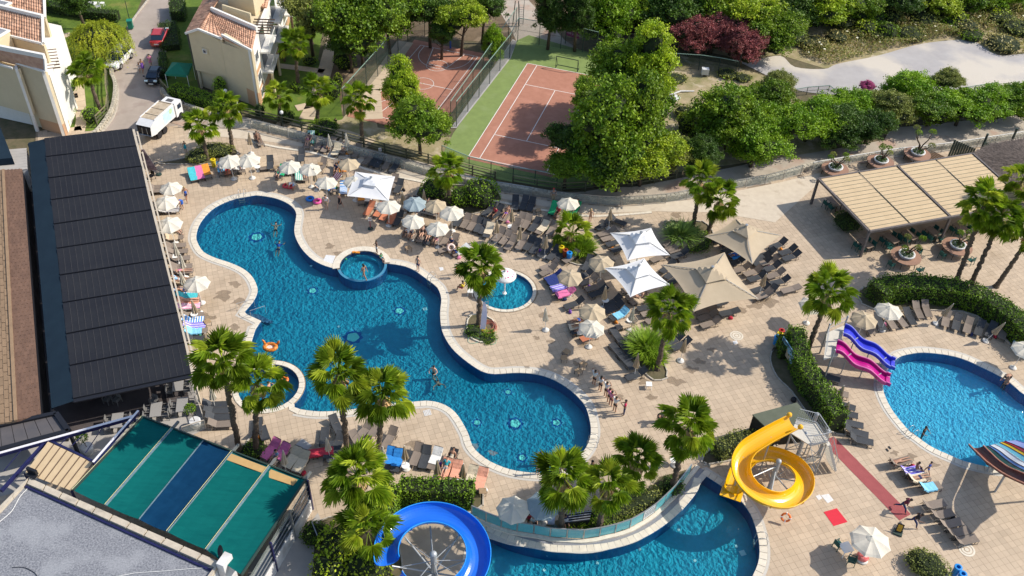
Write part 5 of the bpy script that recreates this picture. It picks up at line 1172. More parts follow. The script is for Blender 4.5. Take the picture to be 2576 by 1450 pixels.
b=MB();a,c=TPw[3].lerp(BPw[3],.03),TPw[4].lerp(BPw[4],.03);b.plate([a+V3((0,0,.03)),c+V3((0,0,.03)),TPw[4].lerp(BPw[4],.10)+V3((0,0,.0)),TPw[3].lerp(BPw[3],.11)+V3((0,0,.0))],.02);b.f=[f[::-1]for f in b.f];b.bd('tan_patch',[mat('tan_patch',(.52,.34,.14),(.46,.29,.12),2,.9)],tc_,lb='tan repair patch along the canopy edge')
b=MB();a,c=TPw[4].lerp(TPw[5],.05),TPw[5].lerp(TPw[4],.2);b.plate([a+V3((0,-.25,.03)),c+V3((0,-.25,.03)),c+V3((-.2,-.75,.05)),a+V3((-.25,-.85,.05))],.02);b.f=[f[::-1]for f in b.f];b.bd('tan_patch',[MATS['tan_patch']],tc_)
for i in(1,3,4,5):a=TPw[i];d=(a-BPw[i]).normalized();MB().bar(a,a+d*.7,.16,.16).bd('beam_end',[mat('concrete_end',(.14,.15,.15),rough=.8)],tc_);MB().bar(up(a,0),up(a,3.2),.14,.14,up=V3((1,0,0))).bd('post',[MD],tc_)
q=G([(120,1111),(235,1165),(180,1235),(62,1190)],3.9);sp=thing('small_pergola','small beige fabric pergola in the corner by the gravel roof','pergola',(q[0].x,q[0].y,0))
for k in range(7):t0,t1=k/7+.006,(k+1)/7-.006;b=MB();a,c,d,e=q[0].lerp(q[1],t0),q[0].lerp(q[1],t1),q[3].lerp(q[2],t1),q[3].lerp(q[2],t0);b.plate([e,d,c,a],.03);b.bd('fabric_panel',[M_beige],sp);MB().bar(q[0].lerp(q[1],t1)+V3((0,0,.0)),q[3].lerp(q[2],t1),.05,.05).bd('batten',[MB2],sp)
for i in range(4):MB().bar(up(q[i],0),up(q[i],3.85),.12,.12,up=V3((1,0,0))).bd('post',[M_beamb],sp)
gw=thing('slatted_side_wall','white wall with dark horizontal window bands below the teal canopy edge','wall',up(TR,0))
a,c=up(TR,0)+V3((.05,0,0)),up(BPw[5],0)+V3((.05,0,0));c=a+(c-a)*1.25;d_=(c-a).normalized();nn=V3((d_.y,-d_.x,0));nn=nn if nn.x>0 else-nn
MB().bar(a+V3((0,0,.6)),c+V3((0,0,.6)),.2,1.2).bd('plaster_wall',[M_plaster],gw)
for k,(z,h,m)in enumerate(((1.45,.42,M_win),(1.95,.42,M_win),(2.45,.42,M_win),(2.92,.36,M_glass))):
 for j in range(4):p,r_=a.lerp(c,j/4+.008),a.lerp(c,(j+1)/4-.008);MB().bar(up(p,z),up(r_,z),.05,h).bd('window_band',[m],gw)
 MB().bar(up(a,z-.24),up(c,z-.24),.1,.07).bd('sash_rail',[MS],gw)
for j in range(5):p=a.lerp(c,j/4)+nn*.08;MB().bar(up(p,0),up(p,3.25),.14,.12,up=d_).bd('post',[M_beamb if j%2==0 else MS],gw)
glass_rail([(788,1335),(800,1365),(812,1395)],'short glass guard beside the white building gate',1.0,1.2)
gsheet('service_path',[(640,1400),(700,1375),(760,1340),(800,1290),(815,1330),(820,1400),(800,1500),(600,1500)],.006,M_cement)
gsheet('restaurant_terrace',[(230,1050),(250,960),(482,950),(520,1078),(455,1110),(340,1080),(190,1200),(0,1250),(-60,1180)],.02,M_cement)
glass_rail([(484,952),(500,1015),(519,1078)],'glass balustrade at the right edge of the restaurant terrace',1.0,1.6,rail=M_beam)
glass_rail([(519,1080),(440,1105)],'glass balustrade at the lower end of the restaurant terrace',1.0,1.6,rail=M_beam)
Q=[P(x,y,2.95)for x,y in((2059,451),(2447,387),(2586,512),(2187,583))]
pg=thing('pergola','large beige fabric pergola with dark battens on the right terrace','pergola',up(Q[3],0))
M_pfr=mat('pergola_frame',(.10,.085,.085),(.16,.14,.13),4,.7)
n=15
for bay in range(2):
 for half in range(2):
  f0,f1=bay*.5+half*.25+(.012 if half==0 else .004),bay*.5+(half+1)*.25-(.012 if half else .004)
  a,c,d,e=Q[0].lerp(Q[1],f0),Q[0].lerp(Q[1],f1),Q[3].lerp(Q[2],f1),Q[3].lerp(Q[2],f0)
  pan=MB();vs=[]
  for j in range(n*4+1):
   t=j/(n*4);ph=(j%4)/4;z=.03
   vs+=[a.lerp(e,t)+V3((0,0,z)),c.lerp(d,t)+V3((0,0,z))]
  pan.add(vs,[(2*j,2*j+2,2*j+3,2*j+1)for j in range(n*4)]);fp=pan.bd('fabric_panel',[M_beige],pg)
  for j in range(1,n):t=j/n;bt=MB();bt.bar(a.lerp(e,t)+V3((0,0,.032)),c.lerp(d,t)+V3((0,0,.032)),.045,.012);bt.bd('batten',[MD],pg)
for a,c,w in((Q[0],Q[1],.16),(Q[3],Q[2],.2),(Q[0],Q[3],.18),(Q[1],Q[2],.18),(Q[0].lerp(Q[1],.5),Q[3].lerp(Q[2],.5),.16)):MB().bar(a+V3((0,0,-.02)),c+V3((0,0,-.02)),w,.22).bd('beam',[M_pfr],pg)
for f in(.25,.75):MB().bar(Q[0].lerp(Q[1],f)+V3((0,0,.07)),Q[3].lerp(Q[2],f)+V3((0,0,.07)),.05,.04).bd('seam_rail',[MD],pg)
for f in(0,.5,1):
 for a,c in((Q[0],Q[1]),(Q[3],Q[2])):p=a.lerp(c,f);MB().box((p.x,p.y,1.42),(.2,.2,2.84),R(20)).bd('post',[M_pfr],pg)
tp=[P(2442,392,2.9),P(2548,482,2.9),P(2680,470,2.9),P(2680,330,2.9),P(2500,362,2.9)];cen=P(2600,400,3.6)
th=thing('thatched_roof','dark grey thatched roof beyond the pergola at the right edge','roof',up(tp[0],0));b=MB();b.add([cen]+tp,[(0,i+1,(i+1)%5+1)for i in range(5)]);b.add([cen-V3((0,0,.2))]+[p-V3((0,0,.2))for p in tp],[(0,(i+1)%5+1,i+1)for i in range(5)]);b.bd('roof_deck',[M_thatch],th)
rg=np.random.default_rng(4);b=MB()
for _ in range(5000):
 i=rg.integers(5);u,v=rg.random(),rg.random()**.5;p=cen.lerp(tp[i].lerp(tp[(i+1)%5],u),v);d=(tp[i].lerp(tp[(i+1)%5],u)-cen).normalized();s=V3((-d.y,d.x,0))*.04;q=p+d*rg.uniform(.25,.5)+V3((rg.normal()*.04,rg.normal()*.04,.05));b.add([p+V3((0,0,.01))-s,p+V3((0,0,.01))+s,q+s*.5,q-s*.5],[(0,1,2,3)])
b.bd('thatch',[M_thatch],th,kind='stuff')
for i in range(5):b=MB();p=tp[i]*.97+cen*.03;b.cyl(up(p,0),up(p,2.7),.1,.1,8);b.bd('post',[MB2],th)
def screen(a,c,h,n,lb,m=MD,tilt=0.0):
 A,B=P(*a),P(*c);ro=thing('slatted_screen',lb,'screen',A);t=(B-A).normalized();nn=V3((-t.y,t.x,0))
 for k in range(n):p=A.lerp(B,(k+.5)/n);MB().bar(p,p+V3((0,0,h*(1-.55*k/n if tilt else 1))),(B-A).length/n*.82,.04,up=nn).bd('slat',[m],ro)
 MB().bar(A+V3((0,0,.3))+nn*.05,B+V3((0,0,.3))+nn*.05,.05,.08).bd('rail',[m],ro)
screen((2380,402),(2445,398),2.4,10,'dark green wedge shaped slatted screen beyond the pergola',tilt=1)
screen((2462,392),(2510,378),1.6,7,'second dark slatted screen near the thatched roof',tilt=1)
dk=thing('slatted_deck','grey slatted wooden deck between the bonsai tub and the screen','deck',P(2330,405))
q=G([(2300,392),(2345,380),(2385,400),(2335,412)])
for k in range(9):t=(k+.5)/9;MB().bar(q[0].lerp(q[1],t)+V3((0,0,.06)),q[3].lerp(q[2],t)+V3((0,0,.06)),.17,.05).bd('board',[MB2],dk)
for x,y,w in((2465,372,'left'),(2538,358,'right')):p=P(x,y+12);o=MB().cyl((p.x,p.y,0),(p.x,p.y,2.3),.12,.12,10).bd('wooden_pole',[MD]);tag(o,'dark pole by the white rail near the top right, '+w+' one','pole')
k0=[P(1893,1048,2.3),P(2003,1015,2.3),P(1998,1058,2.3),P(1936,1082,2.3)];kk=thing('kiosk','small dark kiosk with a sloping green-grey roof beside the yellow slide tower','kiosk',up(k0[0],0))
K=[P(1893,1043,2.4),P(2005,1013,2.4),P(2048,1065,2.0),P(1934,1082,2.0)]
M_kr=mat('kiosk_roof',(.085,.10,.07),(.11,.125,.09),1.5,.85)
MB().plate([K[3],K[2],K[1],K[0]],.1).bd('roof',[M_kr],kk)
for i,j in((0,1),(1,2),(2,3),(3,0)):a,c=K[i].lerp(K[j],.04),K[i].lerp(K[j],.96);b=MB();b.add([up(a,0),up(c,0),c-V3((0,0,.12)),a-V3((0,0,.12))],[(0,1,2,3),(3,2,1,0)]);b.bd('wall',[mat('kiosk_wall',(.05,.05,.04),(.08,.075,.06),3,.9)],kk)
q=[P(x,y,z)for x,y,z in((415,186,2.0),(433,157,2.0),(484,160,2.0),(470,190,2.0))];apx_=P(450,158,2.75);gz=thing('gazebo','green pop-up gazebo beside the cream villa','gazebo',up(q[0],0));M_gz=mat('gazebo_green',(.01,.17,.10),(.012,.20,.12),2,.7)
apx_=sum(q,V3())/4+V3((0,0,.75))
for i in range(4):b=MB();a,c=q[i],q[(i+1)%4];b.add([a,c,apx_],[(0,1,2),(2,1,0)]if 0 else[(0,1,2)]);b.add([a,c,c-V3((0,0,.25)),a-V3((0,0,.25))],[(0,1,2,3)]);b.bd('canopy_panel',[M_gz],gz);MB().cyl(up(a,0),up(a,1.95),.03,.03,6).bd('leg',[MW],gz)
gsheet('shaded_lawn',[(409,150),(421,118),(430,62),(464,0),(480,-40),(540,-40),(490,60),(468,85),(500,222),(490,262),(430,240),(405,215)],-.055,M_grass)
# ================================================================ SUNBEDS, TOWELS, UMBRELLAS, TABLES
F_taupe=mat('sling_taupe',(.235,.19,.155),(.20,.16,.13),3,.85,rand=.12)
F_dark=mat('sling_dark',(.05,.055,.062),(.038,.042,.05),3,.8,rand=.15)
F_orange=mat('sling_terracotta',(.55,.20,.11),(.47,.17,.09),3,.85,rand=.1)
M_frame=mat('lounger_frame',(.06,.052,.048),rough=.5)
def fabric(name,*cols,n=6,ang=0.0):
 0
 if len(cols)==1:return mat(name,cols[0],tuple(c*.85 for c in cols[0]),5,.9,.3,14,obj_space=True)
 m=mat(name,cols[0],rough=.9,bump=.3,bscale=14,obj_space=True);nt=m.node_tree;N=nt.nodes;L=nt.links;b=N['Principled BSDF']
 tc=N.new('ShaderNodeTexCoord');sx=N.new('ShaderNodeSeparateXYZ');L.new(tc.outputs['Object'],sx.inputs[0]);ml=N.new('ShaderNodeMath');ml.operation='MULTIPLY';ml.inputs[1].default_value=n
 L.new(sx.outputs[1 if ang else 0],ml.inputs[0]);fr=N.new('ShaderNodeMath');fr.operation='FRACT';L.new(ml.outputs[0],fr.inputs[0]);rp=N.new('ShaderNodeValToRGB');rp.color_ramp.interpolation='CONSTANT'
 rp.color_ramp.elements[0].color=(*cols[0],1);rp.color_ramp.elements[1].position=.5;rp.color_ramp.elements[1].color=(*cols[1],1)
 if len(cols)>2:e=rp.color_ramp.elements.new(.75);e.color=(*cols[2],1)
 L.new(fr.outputs[0],rp.inputs[0]);L.new(rp.outputs[0],b.inputs['Base Color']);return m
W_=(.80,.79,.76)
TOW={'white':fabric('towel_white',W_),'cream':fabric('towel_cream',(.70,.60,.44)),'pink':fabric('towel_pink',(.80,.20,.42)),'turquoise':fabric('towel_turquoise',(.08,.55,.62)),'orange':fabric('towel_orange',(.85,.32,.04)),
'blue':fabric('towel_blue',(.03,.26,.72)),'light blue':fabric('towel_lightblue',(.25,.62,.85)),'green':fabric('towel_green',(.02,.40,.16)),'salmon':fabric('towel_salmon',(.80,.38,.26)),'lilac':fabric('towel_lilac',(.50,.42,.72)),'red':fabric('towel_red',(.62,.05,.08)),
'navy':fabric('towel_navy',(.02,.04,.18)),'yellow':fabric('towel_yellow',(.85,.70,.05)),'beige':fabric('towel_beige',(.58,.45,.31)),'pink and white striped':fabric('towel_pinkstripe',(.82,.16,.42),W_,n=6),'blue and white striped':fabric('towel_bluestripe',(.05,.28,.68),W_,n=5,ang=1),
'black and white striped':fabric('towel_zebra',(.03,.03,.08),W_,n=7),'green and white striped':fabric('towel_greenstripe',(.03,.42,.30),W_,n=6),'orange and white striped':fabric('towel_orangestripe',(.85,.40,.16),W_,n=5),'red and white striped':fabric('towel_redstripe',(.68,.05,.07),W_,n=5),'purple and white patterned':fabric('towel_purple',(.35,.25,.75),W_,(.05,.10,.55),n=4)}
def make_bed(name,fab,raised,label0):
 ro=thing(name,label0,'sunbed',(0,0,-50));COLr=ro
 LABELS.pop(label0)
 ro.location=(0,0,0);w=.31;L1=1.22;ang=R(raised);dx,dz=.72*cos(ang),.72*sin(ang);z=.33
 for s in(-1,1):
  PT('side_rail',MB().tube([(s*w,.0,z),(s*w,L1+.62,z)],.018,5),M_frame,ro)
  for y in(.22,1.35):b=MB();b.tube([(s*w,y-.1,z),(s*(w+.01),y-.16,.0)],.018,5);b.tube([(s*w,y+.1,z),(s*(w+.01),y+.2,.0)],.018,5);b.bar((s*w,y-.16,.015),(s*w,y+.2,.015),.03);PT('leg',b,M_frame,ro)
 b=MB();n=5
 def sling(p0,p1,nm):
  b=MB();P0,P1=V3(p0),V3(p1);vs=[];d=(P1-P0);nn=V3((0,-d.z,d.y)).normalized()
  for j in range(6):
   for i in range(5):u=i/4*2-1;t=j/5;vs.append(P0+d*t+V3((u*(w-.005),0,0))-nn*.02*(1-u*u))
  o=[v-nn*.012 for v in vs];F=[(j*5+i,j*5+i+1,(j+1)*5+i+1,(j+1)*5+i)for j in range(5)for i in range(4)];b.add(vs,F);b.add(o,[f[::-1]for f in F]);return link(nm,b.mesh(nm,[fab]),ro)
 sling((0,0,z+.015),(0,L1,z+.015),'seat');sling((0,L1,z+.02),(0,L1+dx,z+.02+dz),'backrest')
 b=MB();b.tube([(-w,L1,z),(-w,L1+dx,z+dz),(w,L1+dx,z+dz),(w,L1,z)],.016,5);
 if raised>8:b.bar((-w,L1+dx*.6,z+dz*.6),(-w,L1+dx*.6+.18,z),.02);b.bar((w,L1+dx*.6,z+dz*.6),(w,L1+dx*.6+.18,z),.02)
 PT('back_frame',b,M_frame,ro);return ro
BEDP={}
def bed_proto(fk,raised):
 k=(fk,raised)
 if k in BEDP:return BEDP[k],False
 BEDP[k]=make_bed('sun_lounger',{'t':F_taupe,'d':F_dark,'o':F_orange}[fk],raised,'proto sunbed one two %s %d'%(fk,raised));return BEDP[k],True
def towel_mesh(seed,raised,full):
 rg=random.Random(seed);b=MB();w=.30;L1=1.22;ang=R(raised);pts=[];path=[]
 y0=.05 if full else .45
 for k in range(9):t=k/8;y=y0+(L1-y0)*t;path.append((y,.365))
 for k in range(1,6):t=k/5*.9;path.append((L1+.72*cos(ang)*t,.37+.72*sin(ang)*t+.01))
 xs=[-w-.06,-w-.05,-w*.5,0,w*.5,w+.05,w+.06];vs=[]
 for j,(y,z)in enumerate(path):
  for i,x in enumerate(xs):vs.append((x+rg.uniform(-.015,.015),y+rg.uniform(-.02,.02),z+rg.uniform(0,.018)-(.14 if i in(0,6)else 0)))
 n=len(xs);b.add(vs,[(j*n+i,j*n+i+1,(j+1)*n+i+1,(j+1)*n+i)for j in range(len(path)-1)for i in range(n-1)]);return b
TM={}
def towel(loc,rz,color,raised,full,lb,grp='towels on the sunbeds'):
 k=(raised,full,color,rng.randrange(2));
 if k not in TM:TM[k]=towel_mesh(hash((raised,full,k[3]))%100,raised,full).mesh('towel',[TOW[color]])
 o=link('towel',TM[k],loc=loc,rot=(0,0,rz));tag(o,lb,'towel',grp);return o
BEDS={}
CN={'t':'taupe','d':'dark grey','o':'terracotta'}
def beds(r,c,phrase,items,fab='t',raised=38,key=None,grp=None):
 0
 n=len(items)
 for i,it in enumerate(items):
  a=T(r,c,it[0],it[1]);h=T(r,c,it[2],it[3]);d=(h-a);rz=atan2(d.y,d.x)-pi/2
  fk=it[4]if len(it)>4 and it[4]else fab;ra_=it[5]if len(it)>5 and it[5]is not None else raised
  pr,new=bed_proto(fk,ra_);a.z=.0
  lab='%s sunbed%s, %s in %s'%(CN[fk],' lying flat' if ra_<8 else '',ORD[i],phrase)if n>1 else '%s sunbed%s %s'%(CN[fk],' lying flat' if ra_<8 else '',phrase)
  if new:pr.location=a;pr.rotation_euler=(0,0,rz);tag(pr,lab,'sunbed',grp or 'sunbeds on the pool deck')
  else:copy_tree(pr,lab,a,rz,grp or 'sunbeds on the pool deck')
  BEDS[(phrase,i)]=(a,rz,ra_)
  if len(it)>6 and it[6]:towel(a,rz,it[6],ra_,it[7]if len(it)>7 else True,'%s towel, %s bed in %s'%(it[6],ORD[i],phrase)if n>1 else '%s towel on the sunbed %s'%(it[6],phrase))
def hrow(cx,cy,dx,dy):return(cx+dx/2,cy+dy/2,cx-dx/2,cy-dy/2)
RA=[]
for x,y,kw in((1600,462,()),(1600,498,()),(1710,640,('t',38,'white')),(1725,692,('t',20,'black and white striped')),(1735,872,('t',38,'orange')),(1750,922,('t',38,'cream',False)),(1760,972,('t',38,'beige',False)),(1785,1052,()),(1805,1110,()),(1828,1180,()),(1850,1262,()),(1860,1312,()),(1850,1402,('t',38,'beige',False))):RA.append(hrow(x,y,185,-14)+kw)
beds(1,0,'the upper row beside the black roof',RA)
RA=[]
for x,y,kw in((1890,62,('t',38,'blue and white striped')),(1910,108,('t',38,'turquoise')),(1925,165,('t',38,'salmon')),(1935,212,('t',20,'pink and white striped')),(1968,305,()),(1975,352,('t',38,'blue and white striped')),(1990,412,('t',38,'purple and white patterned')),(2005,462,('t',38,'light blue',False)),(2010,540,('d',))):RA.append(hrow(x,y,185,-14)+kw)
beds(2,0,'the lower row beside the black roof',RA)
beds(2,0,'the stack of four by the tall palm trunks',[hrow(2185,1205,230,-10)+('d',),hrow(2200,1262,230,-10)+('d',),hrow(2212,1330,240,-10)+('d',),hrow(2235,1400,250,-10)])
beds(1,0,'the trio with bright towels left of the cream umbrellas',[(1965,400,1925,275,'t',38,'turquoise'),(2035,385,1992,262,'t',38,'pink'),(2105,368,2058,240,'t',38,'orange',False)])
beds(1,0,'the group under the two leftmost cream umbrellas',[(2245,340,2215,215,'t',38,'light blue',False),(2300,335,2270,215,'o'),(2365,320,2345,200,'t',38,'white',False),(2440,315,2425,195,'t',38,'white',False)])
beds(1,1,'the pair left of the small wooden table',[(78,288,66,155,'t',38,'beige',False),(145,282,148,150,'d')])
beds(1,1,'the group beneath the two middle cream umbrellas',[(225,372,292,262,'d',38,'green',False),(340,330,345,235,'t'),(440,400,430,270,'t',38,'green and white striped'),(500,400,500,290,'t')])
beds(1,1,'standing alone behind the cream umbrellas',[(455,205,465,110,'d')]);beds(1,1,'beside the closed umbrella and cream pair',[(632,305,705,190)])
beds(1,1,'the pair under the single tan umbrella',[(812,330,820,210),(880,340,868,235,'t',38,'orange',False)])
beds(1,1,'the upper terrace row by the glass railing',[(500,72,545,-40,'t'),(612,85,655,-20),(675,108,745,5,'t'),(730,90,785,0,'t'),(785,145,840,35,'t',38,'cream'),(865,125,925,15,'t',38,'cream',False),(985,158,1040,60)])
beds(1,1,'the row of five left of the feathery palm',[(1085,232,1185,130),(1160,248,1232,112,'d'),(1205,262,1290,128,'d'),(1290,280,1372,145),(1360,308,1455,185,'d')],fab='t')
beds(0,1,'the top group near the railing',[(540,1475,560,1390,'t',38,'green and white striped'),(650,1460,668,1395,'d'),(200-140,1480+10,20,1420)])
beds(1,1,'the pair right of the white square canopy',[(1365,470,1400,390),(1410,520,1470,400,'d',38,None)])
beds(1,1,'the colourful pair by the white canopy',[(612,470,700,425,'t',20,'orange and white striped'),(720,440,800,380,'t',20,'red and white striped')])
beds(1,1,'the blue towel pair by the white canopy',[(790,515,740,450,'t',38,'blue',False),(880,540,885,455,'t',38,'blue and white striped')])
beds(1,1,'the pair in shade below the white square canopy',[(1068,630,1065,540,'t',38,'orange',False),(1125,640,1140,555,'d',38,'white',False)])
beds(1,1,'the terracotta group below the white square canopy',[(1105,745,1195,615,'o'),(1205,758,1275,665,'o'),(1265,795,1345,675,'o'),(1345,835,1415,680,'o'),(1400,848,1455,745,'d')])
beds(1,1,'the shaded pair below the grey-blue umbrella',[(1490,700,1525,620),(1565,705,1600,630,'d')])
beds(1,1,'the shaded trio below the shadowed tan umbrella',[(1690,730,1730,650,'d'),(1750,745,1800,660,'d'),(1815,760,1860,680)])
beds(1,1,'the crowded row above the small spa pool',[(1500,955,1565,860),(1560,985,1625,880),(1640,1015,1700,885),(1710,1040,1765,890,'d')])
beds(1,1,'the group around the striped swim ring',[(1800,1035,1880,915),(1865,1055,1945,940),(1940,1080,2020,965),(1975,1145,2125,1070,'t',20,'white',False),(1835,1110,1930,1080)])
beds(1,1,'the block of six in the middle under the shrubs',[(2000,855,2080,730,'d'),(2075,872,2155,745),(2140,895,2220,775),(2215,915,2275,790,'d'),(2265,935,2330,815,'d'),(2310,968,2375,825,'d',38,'cream',False)])
beds(1,1,'the trio beside the bright green shrub',[(2290,750,2425,625,'d'),(2375,770,2480,665,'d'),(2470,800,2535,715)])
beds(1,1,'the row ending at the tall palm crown',[(2395,1005,2515,865),(2465,1035,2570,905)])
beds(1,2,'the first trio near the left of the green towels',[(25,690,35,590,'d'),(95,690,145,570,'d'),(165,705,220,570,'d')])
beds(1,2,'the green towel trio by the lone cream umbrella',[(390,745,450,610,'d',38,'green'),(445,765,505,645,'t',38,'beige',False),(585,735,635,670,'d',38,'green')])
beds(1,2,'the second row below the green towels',[(55,860,120,735),(115,875,190,740),(180,905,305,755,'d'),(285,905,360,775),(250,930,330,850,'t',38,'cream',False),(365,945,440,820)])
beds(1,2,'the third row below the green towels',[(-40,1000,30,885),(55,1085,150,940),(-60,1090,40,960),(130,1095,220,965,'d'),(195,1130,290,980,'d'),(265,1165,395,1055,'d'),(-20,920,70,800)])
beds(1,2,'the trio right of the coloured bins',[(440,1180,520,1110,'d'),(365,1190,440,1110,'d'),(520,1215,620,1150)])
beds(1,2,'the pair below the brown closed umbrella',[(850,885,1000,800,'d'),(1145,840,1010,785,'d')])
beds(1,2,'the group left of the upper white canopy',[(860,945,1005,910),(900,995,1045,955),(945,1045,1090,1005,'d'),(1000,1105,1110,1070,'d')])
beds(1,2,'the group right of the upper white canopy',[(1530,1060,1680,1010),(1570,1115,1725,1065),(1595,1170,1760,1115,'d'),(1510,1110,1610,1080)])
beds(1,2,'lying between the two white canopies',[(1395,1205,1500,1165)]);beds(1,2,'below the first of the tan round umbrellas',[(1010,1190,930,1255,'t')])
beds(1,2,'the pair at the head of the splash pool',[(285,1345,450,1260),(290,1290,420,1240)])
beds(1,2,'the dark blue pair beside the splash pool',[(330,1405,500,1340,'d',38,'navy'),(360,1445,530,1385,'d',38,'navy')])
beds(1,2,'the group between the tan umbrella and lower canopy',[(640,1385,830,1310,'d'),(680,1440,880,1365,'t'),(725,1300,770,1215,'d')])
beds(1,2,'the trio under the largest tan canopy left edge',[(1500,1320,1580,1260,'d'),(1540,1380,1640,1310,'d'),(1580,1430,1680,1370,'d')])
beds(1,2,'the column between the two tan canopies',[(2000,1010,2110,985,'d'),(2090,1060,2200,1035,'d'),(2110,1120,2240,1085,'d'),(2150,1180,2270,1140,'d',38,'blue',False),(2170,1245,2310,1200,'d'),(2210,1310,2380,1265)])
beds(1,2,'the group right of the small tan canopy',[(2420,1195,2550,1160,'d'),(2430,1245,2570,1200,'d'),(2330,1345,2470,1300),(2370,1400,2500,1360,'d')])
beds(1,3,'the six feet-left beds at the deck edge',[(20,1075,175,1010,'d'),(110,1135,290,1075,'d'),(145,1190,335,1130,'d'),(-100,1165,60,1110,'d'),(-80,1235,110,1180),(-60,1300,120,1245,'d')])
beds(1,3,'the lower right deck edge beds',[(-20,1370,185,1305),(20,1435,240,1385,'d')])
beds(2,2,'the pink towel group beside the splash pool',[(385,45,560,0,'t',38,'purple and white patterned'),(440,110,620,55,'d',38,'pink')])
beds(2,2,'the group around the middle tan umbrella',[(525,225,700,165,'d'),(735,50,905,0),(775,110,935,50,'d'),(920,215,1060,150,'d'),(930,268,1105,200,'d')])
beds(2,2,'the column beside the closed umbrella and round table',[(985,340,1160,260,'d',38,'light blue',False),(1045,425,1245,370,'t',38,'beige',False)])
beds(2,2,'the row under the cream umbrella with sunbathers',[(555,385,720,350,'t'),(565,430,720,410,'t',20,'cream'),(590,475,760,450,'d',20,'white',False),(690,550,860,490,'o',38)])
beds(2,2,'the flat bed chain by the grass clump',[(1000,430,1105,580,'d',0),(1105,585,1210,735,'d',0),(995,585,1090,700,'d',0),(1085,690,1185,805,'d',0)])
beds(2,2,'the group below the lower white canopy',[(1095,60,1260,50,'t'),(1140,130,1310,115,'t'),(1190,185,1370,110,'t',38,'beige',False),(1255,240,1420,215,'d')])
beds(2,2,'the flat pair above the grass clump',[(1300,300,1440,265,'t',0),(1345,375,1490,320,'t',0)])
beds(2,2,'the pair above the bare pole umbrella',[(1535,595,1700,525,'d'),(1605,640,1805,555,'d')])
beds(2,2,'alone beside the pair above the bare pole umbrella',[(1560,520,1650,440)])
beds(2,2,'by the white stool near the planting bed tip',[(1140,935,1350,870,'d')])
beds(2,2,'the group below the largest tan canopy',[(1850,280,2010,240,'t'),(1870,345,2060,285,'t'),(1895,415,2105,350,'t'),(2075,295,2290,250,'d',10),(1960,220,2100,180,'d',10),(1780,180,1900,140,'d')])
beds(2,2,'under the tan canopy right corner',[(2440,135,2580,75,'t'),(2400,70,2520,30,'d')])
beds(2,3,'the far left pair seen beside the big palm',[(130,65,300,20,'t',10),(-60,120,40,50,'d')])
beds(2,3,'the row with backs to the hedge, left half',[(1045,495,940,345,'t'),(1155,455,1075,300,'d'),(1265,440,1170,290),(1375,420,1265,280),(1460,400,1365,250,'d'),(1530,335,1450,165,'t'),(1610,320,1550,160,'t')],raised=28)
beds(2,3,'the row with backs to the hedge, right half',[(1765,415,1795,265),(1870,450,1905,290,'d'),(1980,480,2030,300),(2090,505,2145,345,'d'),(2330,540,2385,395,'t'),(2470,620,2560,500,'t',28,'light blue',False),(2200,520,2260,390,'d')],raised=28)
beds(2,3,'the column against the long tall hedge',[(800,1110,680,1080,'t'),(870,1245,740,1205,'d'),(895,1320,765,1290,'d'),(950,1420,775,1380,'d')])
beds(2,3,'beside the foot of the pink slide',[(715,960,600,925,'d')])
beds(3,3,'the pair in shade at the hedge end',[(1000,65,790,10,'d'),(1050,140,840,95,'d')])
beds(3,3,'the sunbather group by the red carpet',[(1420,300,1235,350,'t'),(1540,400,1340,440,'t',38,'purple and white patterned'),(1610,470,1395,520,'t',38,'cream',False),(1725,560,1425,620,'t',38,'light blue',False)])
beds(3,3,'the slanting row of five at the bottom right',[(1765,735,1530,790),(1850,835,1610,885),(1935,925,1690,985),(2010,1010,1765,1070),(2088,1090,1840,1150)])
beds(3,1,'the group at the foot of the two tall palms',[(705,-20,690,120,'d'),(745,120,730,270,'d'),(790,250,845,110,'d'),(860,60,810,-40,'d'),(960,10,1010,100,'t'),(1010,110,1090,20,'t'),(1160,70,1200,-10,'t')],raised=28)
beds(3,1,'the row of towels above the blue slide',[(1300,405,1372,225,'d',38,'blue',False),(1395,430,1445,235,'d',38,'blue',False),(1575,365,1635,215,'t'),(1670,395,1720,230,'d'),(1755,405,1830,240,'t',38,'white',False),(1900,420,1960,310,'d'),(1290,190,1320,140,'t')])
beds(3,1,'the salmon towel group above the blue slide',[(1860,520,1900,420,'t',38,'salmon'),(1980,545,2010,440,'t',38,'salmon',False),(2130,600,2190,410,'t',38,'cream'),(2225,620,2290,430,'t',38,'salmon')],raised=20)
beds(3,1,'the pink towel group by the canopy corner',[(70,300,150,215,'t',38,'pink'),(165,345,235,270,'t',38,'pink',False),(300,395,370,305,'t',38,'cream'),(400,440,460,340,'t',38,'cream')],raised=20)
beds(3,1,'the pair beside the bush by the tall palms',[(30,-120,20,40,'d'),(60,-30,110,120,'d')])
beds(3,1,'with a red towel by the grey mat',[(790,215,620,240,'t',0,'red')])
for k,(r,c,x,y)in enumerate([(1,0,1560,330)]):pass
U_cream=mat('canvas_cream',(.74,.70,.60),(.69,.65,.55),2.5,.85,trans=.22,rand=.04,obj_space=True)
U_tan=mat('canvas_tan',(.56,.46,.32),(.50,.41,.28),2.5,.85,trans=.2,rand=.04,obj_space=True)
U_grey=mat('canvas_greyblue',(.36,.44,.47),(.32,.40,.43),2.5,.85,trans=.2,obj_space=True)
M_pole=mat('umbrella_pole',(.72,.70,.66),rough=.4);M_ubase=mat('umbrella_base',(.66,.64,.60),(.56,.54,.50),6,.7)
